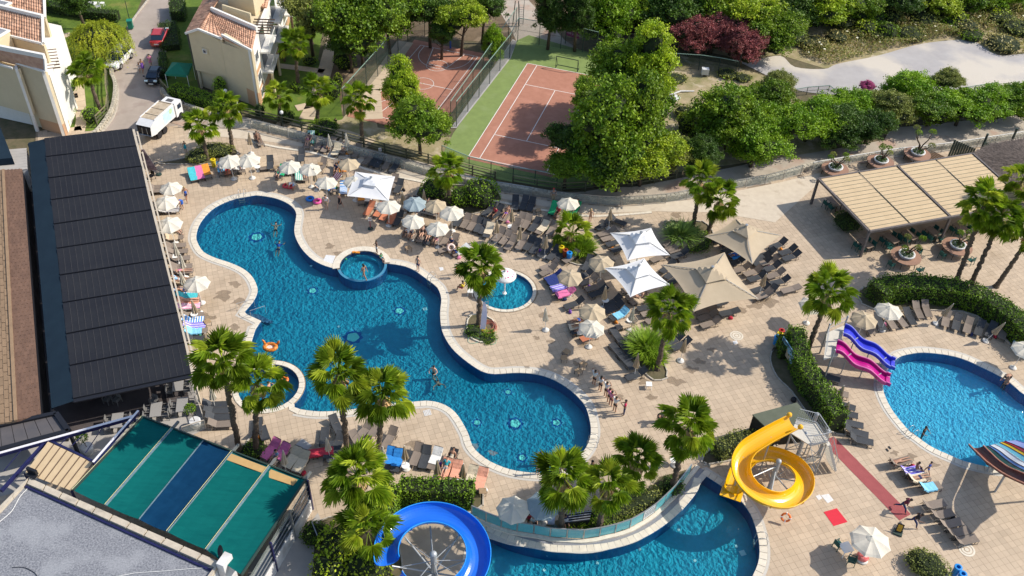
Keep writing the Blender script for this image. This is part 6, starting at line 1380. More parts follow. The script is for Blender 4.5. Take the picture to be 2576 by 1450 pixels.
def make_umbrella(m):
 ro=thing('umbrella','proto umbrella one two '+m.name,'umbrella');LABELS.pop('proto umbrella one two '+m.name)
 b=MB();n=8;Rr=1.14;rings=[(.10,2.53),(.35,2.44),(.62,2.33),(.88,2.20),(1.0,2.06)];vs=[]
 for f,z in rings:
  for k in range(n*4):
   t=2*pi*k/(n*4);ph=(k%4)/4;sag=sin(ph*pi);q=cos(pi/n)/cos((t%(2*pi/n))-pi/n);r=Rr*f*q*(1-.035*sag*f);vs.append((r*cos(t),r*sin(t),z-.07*sag*f+(.05*sag*f if f==1 else 0)))
 N4=n*4;b.add(vs,[(i*N4+k,(i+1)*N4+k,(i+1)*N4+(k+1)%N4,i*N4+(k+1)%N4)for i in range(len(rings)-1)for k in range(N4)]);b.f=[f[::-1]for f in b.f]
 PT('canopy',b,m,ro)
 PT('vent_cap',MB().lathe([(.30,2.47),(.2,2.53),(.06,2.60),(.001,2.61)],8),m,ro)
 b=MB();b.cyl((0,0,.1),(0,0,2.62),.025,.022,8);b.ball((0,0,2.64),.035,6,4);PT('pole',b,M_pole,ro)
 b=MB();b.lathe([(.3,0),(.32,.04),(.27,.1),(.1,.16),(.05,.3),(.001,.3)],14);link('base',b.mesh('base',[M_ubase],True),ro)
 for k in range(8):t=2*pi*k/8;PT('rib',MB().bar((0,0,2.44),(1.1*cos(t),1.1*sin(t),2.05),.018),M_pole,ro)
 return ro
def make_closed(m):
 ro=thing('closed_umbrella','proto closed one two '+m.name,'umbrella');LABELS.pop('proto closed one two '+m.name)
 b=MB();n=32;vs=[]
 prof=[(.03,2.45),(.07,2.3),(.10,1.9),(.14,1.5),(.20,1.12),(.17,1.08)]
 for r,z in prof:
  for k in range(n):t=2*pi*k/n;rr=r*(1+.38*cos(8*t)*min(1,(2.45-z)*2));vs.append((rr*cos(t),rr*sin(t),z+.03*cos(8*t)))
 b.add(vs,[(i*n+k,(i+1)*n+k,(i+1)*n+(k+1)%n,i*n+(k+1)%n)for i in range(len(prof)-1)for k in range(n)]);b.f=[f[::-1]for f in b.f];PT('folded_canopy',b,m,ro)
 b=MB();b.cyl((0,0,.1),(0,0,2.5),.025,.022,8);b.ball((0,0,2.52),.035,6,4);PT('pole',b,M_pole,ro)
 b=MB();b.lathe([(.3,0),(.32,.04),(.27,.1),(.1,.16),(.05,.3),(.001,.3)],14);link('base',b.mesh('base',[M_ubase],True),ro);return ro
UP={}
def umb(kind,m,top,lb,r=0,c=0,tile=True,rz=None,tilt=None,h=2.6,grp=None,scale=1.0):
 k=(kind,m.name)
 p=(T(r,c,*top,h)if tile else P(*top,h));loc=V3((p.x,p.y,0));rz=rng.uniform(0,.78)if rz is None else rz
 if k not in UP:
  UP[k]=(make_umbrella if kind=='open' else make_closed)(m);o=UP[k];o.location=loc;o.rotation_euler=(0,0,rz);tag(o,lb,'umbrella',grp or('open round umbrellas' if kind=='open' else 'closed umbrellas'))
 else:o=copy_tree(UP[k],lb,loc,rz,grp or('open round umbrellas' if kind=='open' else 'closed umbrellas'))
 k_=scale*rng.uniform(.94,1.07);o.scale=(k_,k_,1)
 if not tilt:tilt=(R(rng.uniform(-3,3)),R(rng.uniform(-3,3)))
 if tilt:o.rotation_euler=(tilt[0],tilt[1],rz)
 return o
for r,c,x,y,m,l in[(1,0,1710,405,U_cream,'open cream umbrella at the top of the row beside the black roof'),(1,0,1658,545,U_cream,'open cream umbrella second from the top beside the black roof'),(1,0,1703,765,U_cream,'open cream umbrella third from the top beside the black roof'),(1,0,1975,1370,U_cream,'open cream umbrella lowest in the row beside the black roof'),
(1,0,2312,130,U_cream,'leftmost cream umbrella over the towel-wrapped sunbathers'),(1,0,2500,122,U_cream,'cream umbrella next to the leftmost one above the pool top'),(1,1,345,185,U_cream,'cream umbrella left of the pair behind the swim rings'),(1,1,530,212,U_cream,'cream umbrella right of the pair behind the swim rings'),(1,1,692,352,U_cream,'cream umbrella above the blue and pink swim rings'),
(1,1,925,170,U_tan,'single tan umbrella on the upper terrace edge'),(1,1,985,345,U_cream,'cream umbrella half hidden by the white square canopy'),(1,1,1325,595,U_cream,'cream umbrella over the terracotta sunbeds'),(1,1,1600,555,U_grey,'grey-blue umbrella in the middle group'),(1,1,1815,585,U_tan,'tan umbrella in shade next to the grey-blue one'),(1,1,1972,655,U_cream,'cream umbrella touching the green shrub'),
(1,1,1568,735,U_cream,'cream umbrella above the standing people by the crowded row'),(1,1,1832,812,U_cream,'cream umbrella above the two women sitting in black'),(1,2,577,565,U_cream,'lone cream umbrella near the man at the glass railing'),(1,2,915,1155,U_tan,'tan umbrella by the lower edge of the upper white canopy'),(1,2,590,1295,U_tan,'tan umbrella between splash pool and white canopy'),
(2,2,818,200,U_tan,'tan umbrella touching a cream umbrella from above'),(2,2,800,365,U_cream,'cream pleated umbrella over the sunbathers right of the splash pool'),(2,3,985,275,U_tan,'tan umbrella beside the big palm at the slide terrace'),(2,3,1235,200,U_cream,'whitish umbrella in front of the dark hedge'),(2,3,2590,580,U_cream,'cream umbrella cut by the right edge near the pool'),
(3,2,15,730,U_cream,'cream umbrella left behind the curved glass wall'),(3,2,325,690,U_grey,'greyish umbrella behind the leftmost curved wall palm'),(3,3,1060,1070,U_cream,'large cream umbrella over the two green chairs, bottom right'),(2,3,460,130,U_cream,'white umbrella hidden behind the big palm crown')]:
 umb('open',m,(x,y),l,r,c,scale=1.2 if 'large cream' in l else 1.0)
for r,c,x,y,m,l in[(0,0,2490,1335,U_tan,'closed umbrella by the left bed palms near the seated family'),(0,1,905,1345,U_cream,'closed cream umbrella on the upper terrace by the railing'),(0,1,735,1350,U_cream,'slim closed umbrella left on the upper terrace'),(1,0,1748,990,U_cream,'closed cream umbrella upper one beside the black roof'),(1,0,1805,1122,U_cream,'closed cream umbrella middle one beside the black roof'),(1,0,1815,1270,U_cream,'closed cream umbrella lower one beside the black roof'),
(1,1,590,252,U_tan,'closed umbrella between the two middle cream umbrellas'),(1,1,1688,462,U_tan,'closed umbrella left of the green shrub'),(1,1,1475,472,U_tan,'closed umbrella right of the white square canopy'),(1,1,2428,762,U_tan,'closed umbrella among the beds right of the green shrub'),(1,2,12,660,U_tan,'closed umbrella between the first dark trios'),(1,2,75,832,U_tan,'closed umbrella in the second row below the green towels'),(1,2,340,918,U_tan,'closed umbrella right in the third row above the bins'),(1,2,998,642,U_tan,'brown closed umbrella on the open terrace by the walking woman'),
(1,2,2545,1300,U_tan,'closed umbrella right of the largest tan canopy'),(2,2,357,205,U_cream,'closed umbrella alone on a square white base'),(2,2,1208,192,U_cream,'closed umbrella over a round white table'),(2,2,1270,672,U_tan,'closed umbrella by the tip of the chain of flat beds'),(2,2,1742,515,U_tan,'closed umbrella with loose folds near the central palm'),(2,2,945,-15,U_tan,'closed umbrella beneath the lower white canopy edge'),
(2,3,1785,145,U_tan,'tilted closed umbrella in front of the hedge, left one'),(2,3,2300,320,U_tan,'tilted closed umbrella in front of the hedge, right one'),(2,3,752,995,U_tan,'closed umbrella below the pink slide, upper one'),(2,3,825,1142,U_tan,'closed umbrella below the pink slide, lower one'),(3,1,715,52,U_cream,'closed umbrella left of the tall palm trunks'),(3,1,1118,52,U_tan,'closed umbrella between the two tall palm trunks'),(3,1,258,192,U_cream,'closed umbrella by the pink towels at the canopy corner'),
(3,1,1275,152,U_cream,'closed umbrella left of the blue towels'),(3,1,1498,148,U_tan,'closed umbrella right of the blue towels'),(3,1,1828,296,U_tan,'closed umbrella beside the white towel'),(3,1,2068,318,U_tan,'closed umbrella beside the salmon towels'),(2,0,1935,115,U_tan,'closed umbrella by the pink striped towel beside the black roof'),(2,0,2045,448,U_tan,'closed umbrella above the tall palm beside the black roof'),(2,0,2108,985,U_cream,'closed umbrella behind the tall palm by the balustrade'),(3,2,1690,120,U_cream,'closed white umbrella behind the rightmost tall palm')]:
 umb('closed',m,(x,y),l,r,c,tilt=(R(8),R(14))if 'tilted' in l else None,h=2.5)
U_white=mat('canvas_white',(.82,.82,.82),(.77,.78,.79),1.0,.8,.15,4,trans=.18);U_tanS=mat('canvas_tan_big',(.50,.41,.29),(.45,.365,.255),.8,.85,.2,4,trans=.12)
def sqcan(cor,zc,za,m,lb,sag=.06,flap=.27):
 Wc=[P(x,y,zc)for x,y in cor];cen=sum(Wc,V3())/4;ro=thing('square_canopy',lb,'canopy',(cen.x,cen.y,0),0,'large square canopies');N_=24
 def pt(u,v,dz=0.0):
  a=Wc[0].lerp(Wc[1],u);c=Wc[3].lerp(Wc[2],u);p=a.lerp(c,v);e=max(abs(2*u-1),abs(2*v-1));o=min(abs(2*u-1),abs(2*v-1));k=1-sag*2*(1-(o/max(e,1e-6))**2)*e if e>0 else 1
  q=cen+(p-cen)*k;q.z=zc+(za-zc)*(1-e)**1.25-.10*(1-(o/max(e,1e-6))**2)*e*(1-e)*2+dz;return q
 b=MB();vs=[pt(i/N_,j/N_)for j in range(N_+1)for i in range(N_+1)];F=[(j*(N_+1)+i,j*(N_+1)+i+1,(j+1)*(N_+1)+i+1,(j+1)*(N_+1)+i)for j in range(N_)for i in range(N_)]
 n=(vs[1]-vs[0]).cross(vs[N_+1]-vs[0]).z;b.add(vs,F if n>0 else[f[::-1]for f in F]);b.bd('canopy',[m],ro,smooth=True)
 b=MB();K=6;f=flap;vs=[pt(.5-f/2+f*i/K,.5-f/2+f*j/K,.0)for j in range(K+1)for i in range(K+1)]
 vs=[v+V3((0,0,.22+.12*(1-max(abs(v.x-cen.x),abs(v.y-cen.y))/1.0)))for v in vs];F=[(j*(K+1)+i,j*(K+1)+i+1,(j+1)*(K+1)+i+1,(j+1)*(K+1)+i)for j in range(K)for i in range(K)];b.add(vs,F if n>0 else[q[::-1]for q in F]);b.bd('vent_flap',[m],ro)
 MB().cyl((cen.x,cen.y,0),(cen.x,cen.y,za+.3),.05,.05,10).bd('mast',[MS],ro)
 MB().lathe([(.14,0),(.14,.08),(.001,.1)],10,(cen.x,cen.y,za+.36)).bd('top_cap',[MS],ro)
 MB().box((cen.x,cen.y,.08),(1.0,1.0,.16),R(20)).bd('base_plate',[M_ubase],ro)
 for w in Wc:MB().bar((cen.x,cen.y,za-.05),w-V3((0,0,.04)),.04).bd('arm',[MS],ro)
sqcan(TT(1,1,1000,280,1400,330,1335,575,915,525),2.4,3.0,U_white,'white square canopy above the upper end of the pool',.01,.36)
sqcan(TT(1,2,985,895,1400,845,1590,1120,1160,1175),2.4,3.3,U_white,'upper one of the two white square canopies in the centre',.05,.4)
sqcan(TT(1,2,930,1250,1330,1150,1595,1420)+TT(2,2,1190,95),2.4,3.3,U_white,'lower one of the two white square canopies in the centre',.05,.4)
sqcan([(1773,595),(1850,550),(1965,592),(1893,665)],2.4,3.5,U_tanS,'smaller tan square canopy below the leaning palms',.05,.34)
sqcan([(1665,666),(1823,635),(1908,752),(1745,785)],2.5,3.7,U_tanS,'largest tan square canopy in the centre right',.06,.34)
M_slatw=mat('table_wood',(.42,.29,.17),(.34,.23,.13),6,.8);M_ttop=mat('table_top_brown',(.30,.225,.165),(.26,.19,.14),3,.6);M_green=mat('green_plastic',(.006,.07,.06),(.01,.09,.075),3,.5);M_greyfab=mat('chair_sling_grey',(.09,.09,.095),rough=.8)
def side_table():
 ro=thing('side_table','proto st one two','side table');LABELS.pop('proto st one two')
 for k in range(5):PT('slat',MB().box((0,-.2+.1*k,.43),(.5,.085,.03)),M_slatw,ro)
 for x in(-.22,.22):
  for y in(-.2,.2):PT('leg',MB().box((x,y,.21),(.035,.035,.42)),M_frame,ro)
 return ro
st0=side_table();first=True
for r,c,x,y,l in[(1,1,215,250,'small wooden side table right of the first dark bed'),(2,2,545,655,'upper wooden side table standing free near the pool bend'),(2,2,520,720,'second wooden side table standing free near the pool bend'),(2,2,715,780,'shaded wooden side table above the instructors'),(2,2,668,850,'shaded wooden side table nearest the instructors'),(2,0,2095,355,'wooden side table at the bed end by the pool steps'),(1,2,262,680,'wooden side table beside the first dark trios'),(3,1,2280,610,'wooden side table at the end of the salmon towels'),(3,1,1930,560,'wooden side table with folded lilac towel in the salmon group'),(1,1,952,100,'wooden side table by the upper terrace railing'),(1,1,1535,1060,'small side table with things on it above the small spa'),(1,3,262,1070,'small yellowish side table among the deck edge beds'),(1,1,650,215,'small wooden side table left of the taupe bed'),(1,2,1590,0,'')][:-1]:
 p=T(r,c,x,y+20)
 if first:st0.location=p;st0.rotation_euler=(0,0,R(25));tag(st0,l,'side table','small side tables');first=False
 else:copy_tree(st0,l,p,R(rng.uniform(0,60)),'small side tables')
def round_table(px,py,lb,r=.3,h=.5):
 p=P(px,py);ro=thing('round_table',lb,'table',p);PT('table_top',MB().lathe([(.001,h+.02),(r,h+.02),(r,h),(.03,h-.02)],16),MW,ro);b=MB();b.cyl((0,0,.03),(0,0,h),.025);b.lathe([(.2,0),(.18,.03),(.001,.05)],12);PT('pedestal',b,MW,ro)
for r,c,x,y,l in[(2,2,935,145,'round white table under the closed umbrella by the white canopy'),(2,2,1180,345,'round white table below the closed umbrella with towels'),(3,1,1508,360,'round white table between the blue towels and taupe beds'),(1,1,20,250,'round white table at the foot of a cream umbrella'),(1,1,2560,850,'round white table right of the closed umbrella'),(2,0,1965,285,'round white table beside the pink striped towel'),(3,1,2052,525,'round white table by the salmon towel group'),(3,2,1620,300,'round grey table near the rightmost tall palm'),(1,0,1770,1150,'round white table between closed umbrellas beside the black roof')]:
 q=(644*c+.25*x,362.2*r+.25*y+6);round_table(*q,l)
def stool(px,py,lb,m=MW):
 p=P(px,py);ro=thing('stool',lb,'stool',p);PT('seat',MB().box((0,0,.44),(.46,.46,.04)),m,ro)
 for x in(-.19,.19):
  for y in(-.19,.19):PT('leg',MB().bar((x*.9,y*.9,.42),(x*1.1,y*1.1,0),.04),m,ro)
stool(1631,976,'white plastic stool alone on the deck near the planting bed tip');stool(1183,742,'white plastic stool under the palm by the splash pool')
def chair_mesh_parts(ro,m,arms=True):
 PT('seat',MB().box((0,0,.43),(.5,.46,.04)),m,ro)
 PT('backrest',MB().box((0,-.26,.67),(.48,.04,.42)),m,ro)
 for x in(-.23,.23):
  PT('leg',MB().bar((x,.2,.62),(x,.22,0),.04),m,ro);PT('leg',MB().bar((x,-.24,.62),(x,-.28,0),.04),m,ro);PT('armrest',MB().bar((x,.22,.64),(x,-.26,.64),.05,.03),m,ro)
CH={}
def chair(p,rz,m,lb,grp=None):
 if m.name not in CH:
  ro=thing('chair',lb,'chair',p,rz,grp);chair_mesh_parts(ro,m);CH[m.name]=ro
 else:copy_tree(CH[m.name],lb,p,rz,grp)
def dining(p,rz,lab,top=M_ttop,chairs=(1,1,1,1),cm=M_green,L_=1.5,W__=.8,grp='dining chairs on the right terrace'):
 ro=thing('dining_table','brown table '+lab,'table',p,rz);PT('table_top',MB().box((0,0,.73),(L_,W__,.04)),top,ro)
 for x in(-L_/2+.1,L_/2-.1):
  for y in(-W__/2+.08,W__/2-.08):PT('leg',MB().box((x,y,.36),(.05,.05,.72)),MK,ro)
 k=0;ca,sa=cos(rz),sin(rz)
 for i,(x,y,a)in enumerate(((-.35,-.62,0),(.35,-.62,0),(-.35,.62,pi),(.35,.62,pi))):
  if not chairs[i]:continue
  chair(V3((p.x+x*ca-y*sa,p.y+x*sa+y*ca,0)),rz+a,cm,'%s chair, %s at the table %s'%('dark green' if cm is M_green else 'grey',ORD[k],lab),grp);k+=1
for x,y,l in((650,590,'at the far left under the beige pergola'),(955,1010,'by the front left pergola post'),(1215,960,'second along the front of the pergola'),(1400,925,'third along the front of the pergola'),(1640,895,'fourth, beside the middle pergola post'),(1915,850,'fifth, behind the leaning palms')):
 dining(T(1,3,x,y+50),R(-57),l)
for k,(x,y,l)in enumerate(((1810,1035,'upper one by the glass balustrade of the terrace'),(1850,1240,'lower one by the glass balustrade of the terrace'),(1590,1290,'in the middle of the restaurant terrace'),(1200,1400,'between the steel beams on the terrace'))):
 dining(T(2,0,x,y),R(-78),l,mat('grey_table',(.30,.29,.28),rough=.6),cm=mat('grey_chair',(.20,.195,.19),rough=.7),L_=1.4,grp='dining chairs on the restaurant terrace')
for x,y,l in((1090,1150,'grey chair left of a pair under the black roof edge'),(1185,1155,'grey chair with clothes right of a pair under the black roof edge'),(1555,1165,'grey chair by the lone dark table on the terrace')):chair(T(2,0,x,y+10),R(160),MATS['grey_chair'],l,'single chairs on the restaurant terrace')
p=P(2122,1392);ro=thing('square_table','small white square table between two green chairs, bottom right','table',p,R(20));PT('table_top',MB().box((0,0,.7),(.75,.75,.04)),MW,ro)
for x in(-.3,.3):
 for y in(-.3,.3):PT('leg',MB().box((x,y,.35),(.05,.05,.7)),MW,ro)
chair(P(2106,1378),R(-60),M_green,'dark green chair above the small white table, bottom right','green chairs at the small white table');chair(P(2138,1418),R(70),M_green,'dark green chair below the small white table, bottom right','green chairs at the small white table')
chair(P(382,452),R(150),MK,'black chair by the feather banner at the roof corner')
for x,y,l in((218,22,'white garden chair left of the white garden table'),(248,24,'white garden chair right of the white garden table')):chair(P(x,y),R(-60 if x<230 else 120),MW,l)
p=P(234,22);ro=thing('garden_table','white garden table on the lawn top left','table',p);PT('table_top',MB().box((0,0,.7),(1.1,.8,.05)),MW,ro)
for x in(-.45,.45):
 for y in(-.3,.3):PT('leg',MB().box((x,y,.35),(.05,.05,.7)),MW,ro)
stool(259,16,'white plastic stool on the lawn top left')
M_red_t=mat('brown_round_top',(.33,.19,.13),(.28,.16,.11),3,.6);M_pot=mat('white_pot',(.70,.70,.69),(.58,.58,.58),5,.7)
def bonsai(px,py,lab,s=1.0,seed=0,lean=(0,0),chairs_=True):
 p=P(px,py);ro=thing('round_planter_table','round brown table ring around a white tub '+lab,'table',p);rr=random.Random(seed)
 PT('table_ring',MB().lathe([(.55,.78),(1.35,.78),(1.35,.72),(.55,.72)],28),M_red_t,ro)
 for k in range(6):t=k*pi/3;PT('leg',MB().bar((1.15*cos(t),1.15*sin(t),.72),(1.25*cos(t),1.25*sin(t),0),.05),MK,ro)
 b=MB();b.lathe([(.5,0),(.6,.5),(.66,.9),(.74,.95),(.74,1.05),(.66,1.07),(.55,.98),(.001,.95)],24);pot=link('planter_tub',b.mesh('planter_tub',[M_pot],True));pot.location=p;tag(pot,'white tub holding the bonsai tree '+lab,'planter')
 tr=thing('bonsai_tree','bonsai shaped tree with bare twisting limbs '+lab,'tree',(p.x,p.y,.95),0,'bonsai trees in tubs');rg=np.random.default_rng(seed+20)
 L_=[(0,0,.12,.55,.55,.22)];P_,N_=lobep(L_,420,rg,.7);V,F=leafa(P_,N_,.13,rg,.5);link('low_leaves',npmesh('low_leaves',V,F,[L_treeD]),tr,kind='stuff')
 for k in range(4):
  a=k*1.7+rr.uniform(0,.6);r_=rr.uniform(.35,1.0)*s;h=rr.uniform(1.0,2.1)*s;e=V3((cos(a)*r_+lean[0],sin(a)*r_+lean[1],h));b=MB();b.tube([(0,0,-.1),(e.x*.2+.1,e.y*.3,h*.35),(e.x*.75,e.y*.6,h*.6),tuple(e)],[.09,.07,.05,.03],7);link('limb',b.mesh('limb',[M_bark],True),tr)
  L_=[(e.x,e.y,e.z,.34*s,.34*s,.22*s)];P_,N_=lobep(L_,240,rg,.4);V,F=leafa(P_,N_,.12,rg,.4);link('leaf_pad',npmesh('leaf_pad',V,F,[L_olive if k%2 else L_tree]),tr)
 if chairs_:
  for k in range(4):t=.6+k*1.55;q=V3((p.x+1.75*cos(t),p.y+1.75*sin(t),0));chair(q,t+pi/2,M_green,'dark green chair, %s around the tub table %s'%(ORD[k],lab),'chairs round the tub tables')
bonsai(2273,660,'in front of the pergola',seed=1);bonsai(2401,636,'by the leaning palms',seed=2)
bonsai(2096,440,'at the left corner of the white rail',seed=3,chairs_=False);bonsai(2210,422,'second behind the pergola',seed=4,chairs_=False);bonsai(2302,402,'third behind the pergola',seed=5,s=1.2,chairs_=False)
for px,py,h,lab in((494,1075,1.2,'at the terrace corner'),(224,1140,.8,'between the steel beams')):
 p=P(px,py);pot=link('plant_pot',MB().lathe([(.28,0),(.42,.5),(.42,.75),(.36,.76),(.001,.7)],18).mesh('plant_pot',[M_pot],True));pot.location=p;tag(pot,'white plant pot '+lab,'plant pot')
 tr=thing('potted_plant','small green tree in a white pot '+lab,'plant',(p.x,p.y,.7));rg=np.random.default_rng(3);PT('stem',MB().cyl((0,0,0),(-.1,0,h),.03,.02),M_bark,tr);P_,N_=lobep([(-.1,0,h+.1,.45,.45,.4)],500,rg,.3);V,F=leafa(P_,N_,.14,rg,.4);link('leaves',npmesh('leaves',V,F,[L_hedge]),tr,kind='stuff')
 # ================================================================ SLIDES, TOWERS, WATER PLAY
G_yel=mat('gloss_yellow',(.86,.46,.006),(.80,.42,.006),.8,.22,spec=.6,coat=.4);G_blue=mat('gloss_blue',(.012,.15,.72),(.010,.13,.66),.8,.2,spec=.6,coat=.5);G_lblue=mat('gloss_blue_outside',(.02,.28,.80),rough=.25,coat=.4)
G_indigo=mat('gloss_indigo',(.04,.05,.55),(.035,.045,.5),1,.25,coat=.3);G_lilacrim=mat('rim_lilac',(.28,.30,.78),rough=.3,coat=.3);G_mag=mat('gloss_magenta',(.42,.006,.20),(.38,.006,.18),1,.25,coat=.3);G_pinkrim=mat('rim_pink',(.75,.16,.42),rough=.3,coat=.3)
def channel(name_root,lb,path,width,depth,inside,outside,nsec=8,rim=None,pa=None,prof='u',thick=.035,hi=0.0,cat='water slide'):
 0
 ro=pa or thing(name_root,lb,cat,(path[0].x,path[0].y,0));n=len(path);K=12
 fr=[]
 for i,p in enumerate(path):
  t=(path[min(i+1,n-1)]-path[max(i-1,0)]);th=V3((t.x,t.y,0)).normalized();s=V3((th.y,-th.x,0));fr.append((p,s,t.normalized()))
 def ring(i,r=0.0):
  p,s,t=fr[i];out=[]
  for k in range(K+1):
   u=k/K*2-1
   if prof=='u':x=sin(u*pi/2)*(width/2+r);z=depth*(1-cos(u*pi/2))-r*cos(u*pi/2)
   else:x=max(-1,min(1,u*1.6))*(width/2+r);z=(abs(u)>.625)*(abs(u)-.625)/.375*depth-r
   out.append(p+s*x+V3((0,0,z+hi*max(0,u))))
  return out
 bounds=[round(j*(n-1)/nsec)for j in range(nsec+1)]
 for j in range(nsec):
  b=MB();i0,i1=bounds[j],bounds[j+1]
  for i in range(i0,i1):
   A,B=ring(i),ring(i+1);b.cur=0;b.strip(A,B);Ao,Bo=ring(i,thick),ring(i+1,thick);b.cur=1;o=len(b.f);b.strip(Ao,Bo);b.f[o:]=[f[::-1]for f in b.f[o:]]
   b.cur=2
   for e in(0,K):b.add([A[e],B[e],Bo[e],Ao[e]],[(0,1,2,3)])
  b.bd('slide_section',[inside,outside,rim or outside],ro,smooth=False)
  if j:
   b=MB();A,Ao=ring(i0,.0),ring(i0,thick+.05);d=fr[i0][2]*.02;b.strip([v-d for v in Ao],[v+d for v in Ao]);b.strip([v+d for v in A],[v+d for v in Ao]);b.strip([v-d for v in Ao],[v-d for v in A]);b.bd('joint_flange',[outside],ro)
 for e in(0,K):
  MB().tube([ring(i)[e]for i in range(0,n,max(1,n//60))]+[ring(n-1)[e]],.045 if rim else .035,6).bd('rim',[rim or outside],ro)
 return ro,fr
YP=[(1995,1072,4.35),(1955,1092,4.2),(1912,1116,4.0),(1878,1140,3.8),(1861,1172,3.55),(1866,1210,3.3),(1893,1244,3.05),(1935,1266,2.8),(1978,1268,2.55),(2012,1246,2.3),(2020,1212,2.05),(2000,1180,1.85),(1965,1160,1.65),(1925,1152,1.45),(1885,1160,1.2),(1862,1184,.95),(1850,1212,.65),(1841,1240,.32)]
yp=spline([P(x,y,z)for x,y,z in YP],6,False)
ys,_=channel('spiral_slide','yellow spiral water slide winding around a grey post',yp,1.25,.55,G_yel,G_yel,12,hi=0)
b=MB();e=yp[-1];d=(yp[-1]-yp[-4]).normalized();s=V3((d.y,-d.x,0)).normalized();d.z=0;b.box((e.x,e.y,.2),(1.5,.9,.06),atan2(s.y,s.x));b.bd('splash_lip',[G_yel],ys)
b=MB();e=yp[0];d=(yp[2]-yp[0]).normalized()
for sg in(-1,1):s=V3((d.y,-d.x,0)).normalized();b.ball(e+s*sg*.6+V3((0,0,.55)),.2,10,6)
b.bd('start_shoulders',[G_yel],ys,kind='stuff')
pb=P(1936,1232);pt=None;B_,Tp=lift((1934,1232),(1948,1182));ctr=V3((B_.x,B_.y,0))
b=MB();b.cyl((ctr.x,ctr.y,0),(ctr.x,ctr.y,3.2),.16,.16,14);b.ball((ctr.x,ctr.y,3.2),.2,14,8);b.bd('centre_post',[M_tube],ys)
for i in(30,42,52,60,68,78):q=yp[i];z=q.z-.1;MB().cyl((ctr.x,ctr.y,max(.5,z-.5)),(q.x,q.y,z),.045,.045,8).bd('support_arm',[M_tube],ys)
for i in(8,20,96):q=yp[min(i,len(yp)-1)];MB().cyl((q.x,q.y,0),(q.x,q.y,q.z),.06,.06,8).bd('support_post',[M_tube],ys)
tw=thing('slide_tower','grey steel stair tower feeding the yellow slide','slide tower',P(2030,1150))
for bq,tq in(((1998,1168),(2032,1092)),((2057,1150),(2084,1085)),((2030,1110),(2052,1043))):
 B_,T_=lift(bq,tq);h=T_.z;b=MB();b.cyl((B_.x,B_.y,0),(B_.x,B_.y,h),.14,.14,12);b.ball((B_.x,B_.y,h),.17,12,7);b.bd('post',[M_tube],tw)
pz=3.55;PF=[P(x,y,pz)for x,y in((1990,1090),(2004,1054),(2052,1066),(2082,1112),(2040,1122))]
pc=sum(PF,V3())/5;b=MB();PF.sort(key=lambda v:atan2(v.y-pc.y,v.x-pc.x));b.prism([(p.x,p.y)for p in PF],pz-.08,pz);b.bd('platform',[mat('platform_pale',(.62,.58,.50),(.52,.49,.43),3,.8)],tw)
ax=(PF[1]-PF[0]).normalized()
for k in range(9):t=k/8;a,c=PF[0].lerp(PF[1],t),PF[3].lerp(PF[2],t);
for i in range(5):
 a,c=PF[i],PF[(i+1)%5];mid=(a+c)/2
 if(mid-V3((yp[0].x,yp[0].y,pz))).length<1.0:continue
 L_=(c-a).length;n_=max(2,int(L_/.14))
 for z in(.15,1.05):MB().bar(a+V3((0,0,z)),c+V3((0,0,z)),.045).bd('rail',[M_tube],tw)
 for k in range(0,n_+1):p=a.lerp(c,k/n_);MB().cyl(p+V3((0,0,.0)),p+V3((0,0,1.05)),.016,.016,5).bd('baluster',[M_tube],tw)
s0=P(2078,1108,pz);s1=P(2093,1172,.2);sd_=(s1-s0);hd=V3((sd_.x,sd_.y,0)).normalized();sn=V3((-hd.y,hd.x,0))
NT=14
for k in range(NT):p=s0.lerp(s1,(k+.5)/NT);MB().box(p,(.28,.95,.04),atan2(hd.y,hd.x)).bd('stair_tread',[MATS['platform_pale']],tw)
for sg in(-.5,.5):
 MB().bar(s0+sn*sg,s1+sn*sg,.05,.16).bd('stringer',[M_tube],tw);MB().bar(s0+sn*sg+V3((0,0,.95)),s1+sn*sg+V3((0,0,.95)),.045).bd('handrail',[M_tube],tw)
 for k in range(0,NT+1,3):p=s0.lerp(s1,k/NT)+sn*sg;MB().cyl(p,p+V3((0,0,.95)),.018,.018,5).bd('baluster',[M_tube],tw)
gp=[V3((p.x,p.y,0))for p in PF]
for i in range(5):
 a,c=gp[i],gp[(i+1)%5]
 for z0,z1 in((.1,1.7),(1.7,3.3)):MB().cyl(up(a,z0),up(c,z1),.03,.03,6).bd('brace',[M_tube],tw);MB().cyl(up(c,z0),up(a,z1),.03,.03,6).bd('brace',[M_tube],tw)
 MB().cyl(up(a,0),up(a,pz-.08),.05,.05,8).bd('leg',[M_tube],tw)
b=MB();a,c=P(2000,1172),P(2052,1160);b.bar(up(a,.3),up(c,.3),.03,.55);b.bd('canvas_screen',[MATS['platform_pale']],tw)
cx,cy=-4.1,33.3;pts=[]
for a in np.linspace(200,200-455,120):
 u=(200-a)/455;pts.append(V3((cx+2.85*cos(R(a)),cy+2.85*sin(R(a)),3.25-1.3*u)))
ext=[P(1010,1620,3.7),P(960,1540,3.5)]
bs,_=channel('ring_slide','big blue ring shaped water slide cut by the bottom edge',pts[:92],1.5,.62,G_blue,G_lblue,11)
B_,T_=lift((1085,1440),(1079,1366));bc_=V3((cx+.05,cy-.1,0))
b=MB();b.cyl((bc_.x,bc_.y,0),(bc_.x,bc_.y,3.3),.2,.2,14);b.ball((bc_.x,bc_.y,3.3),.24,14,8);b.bd('centre_post',[M_tube],bs)
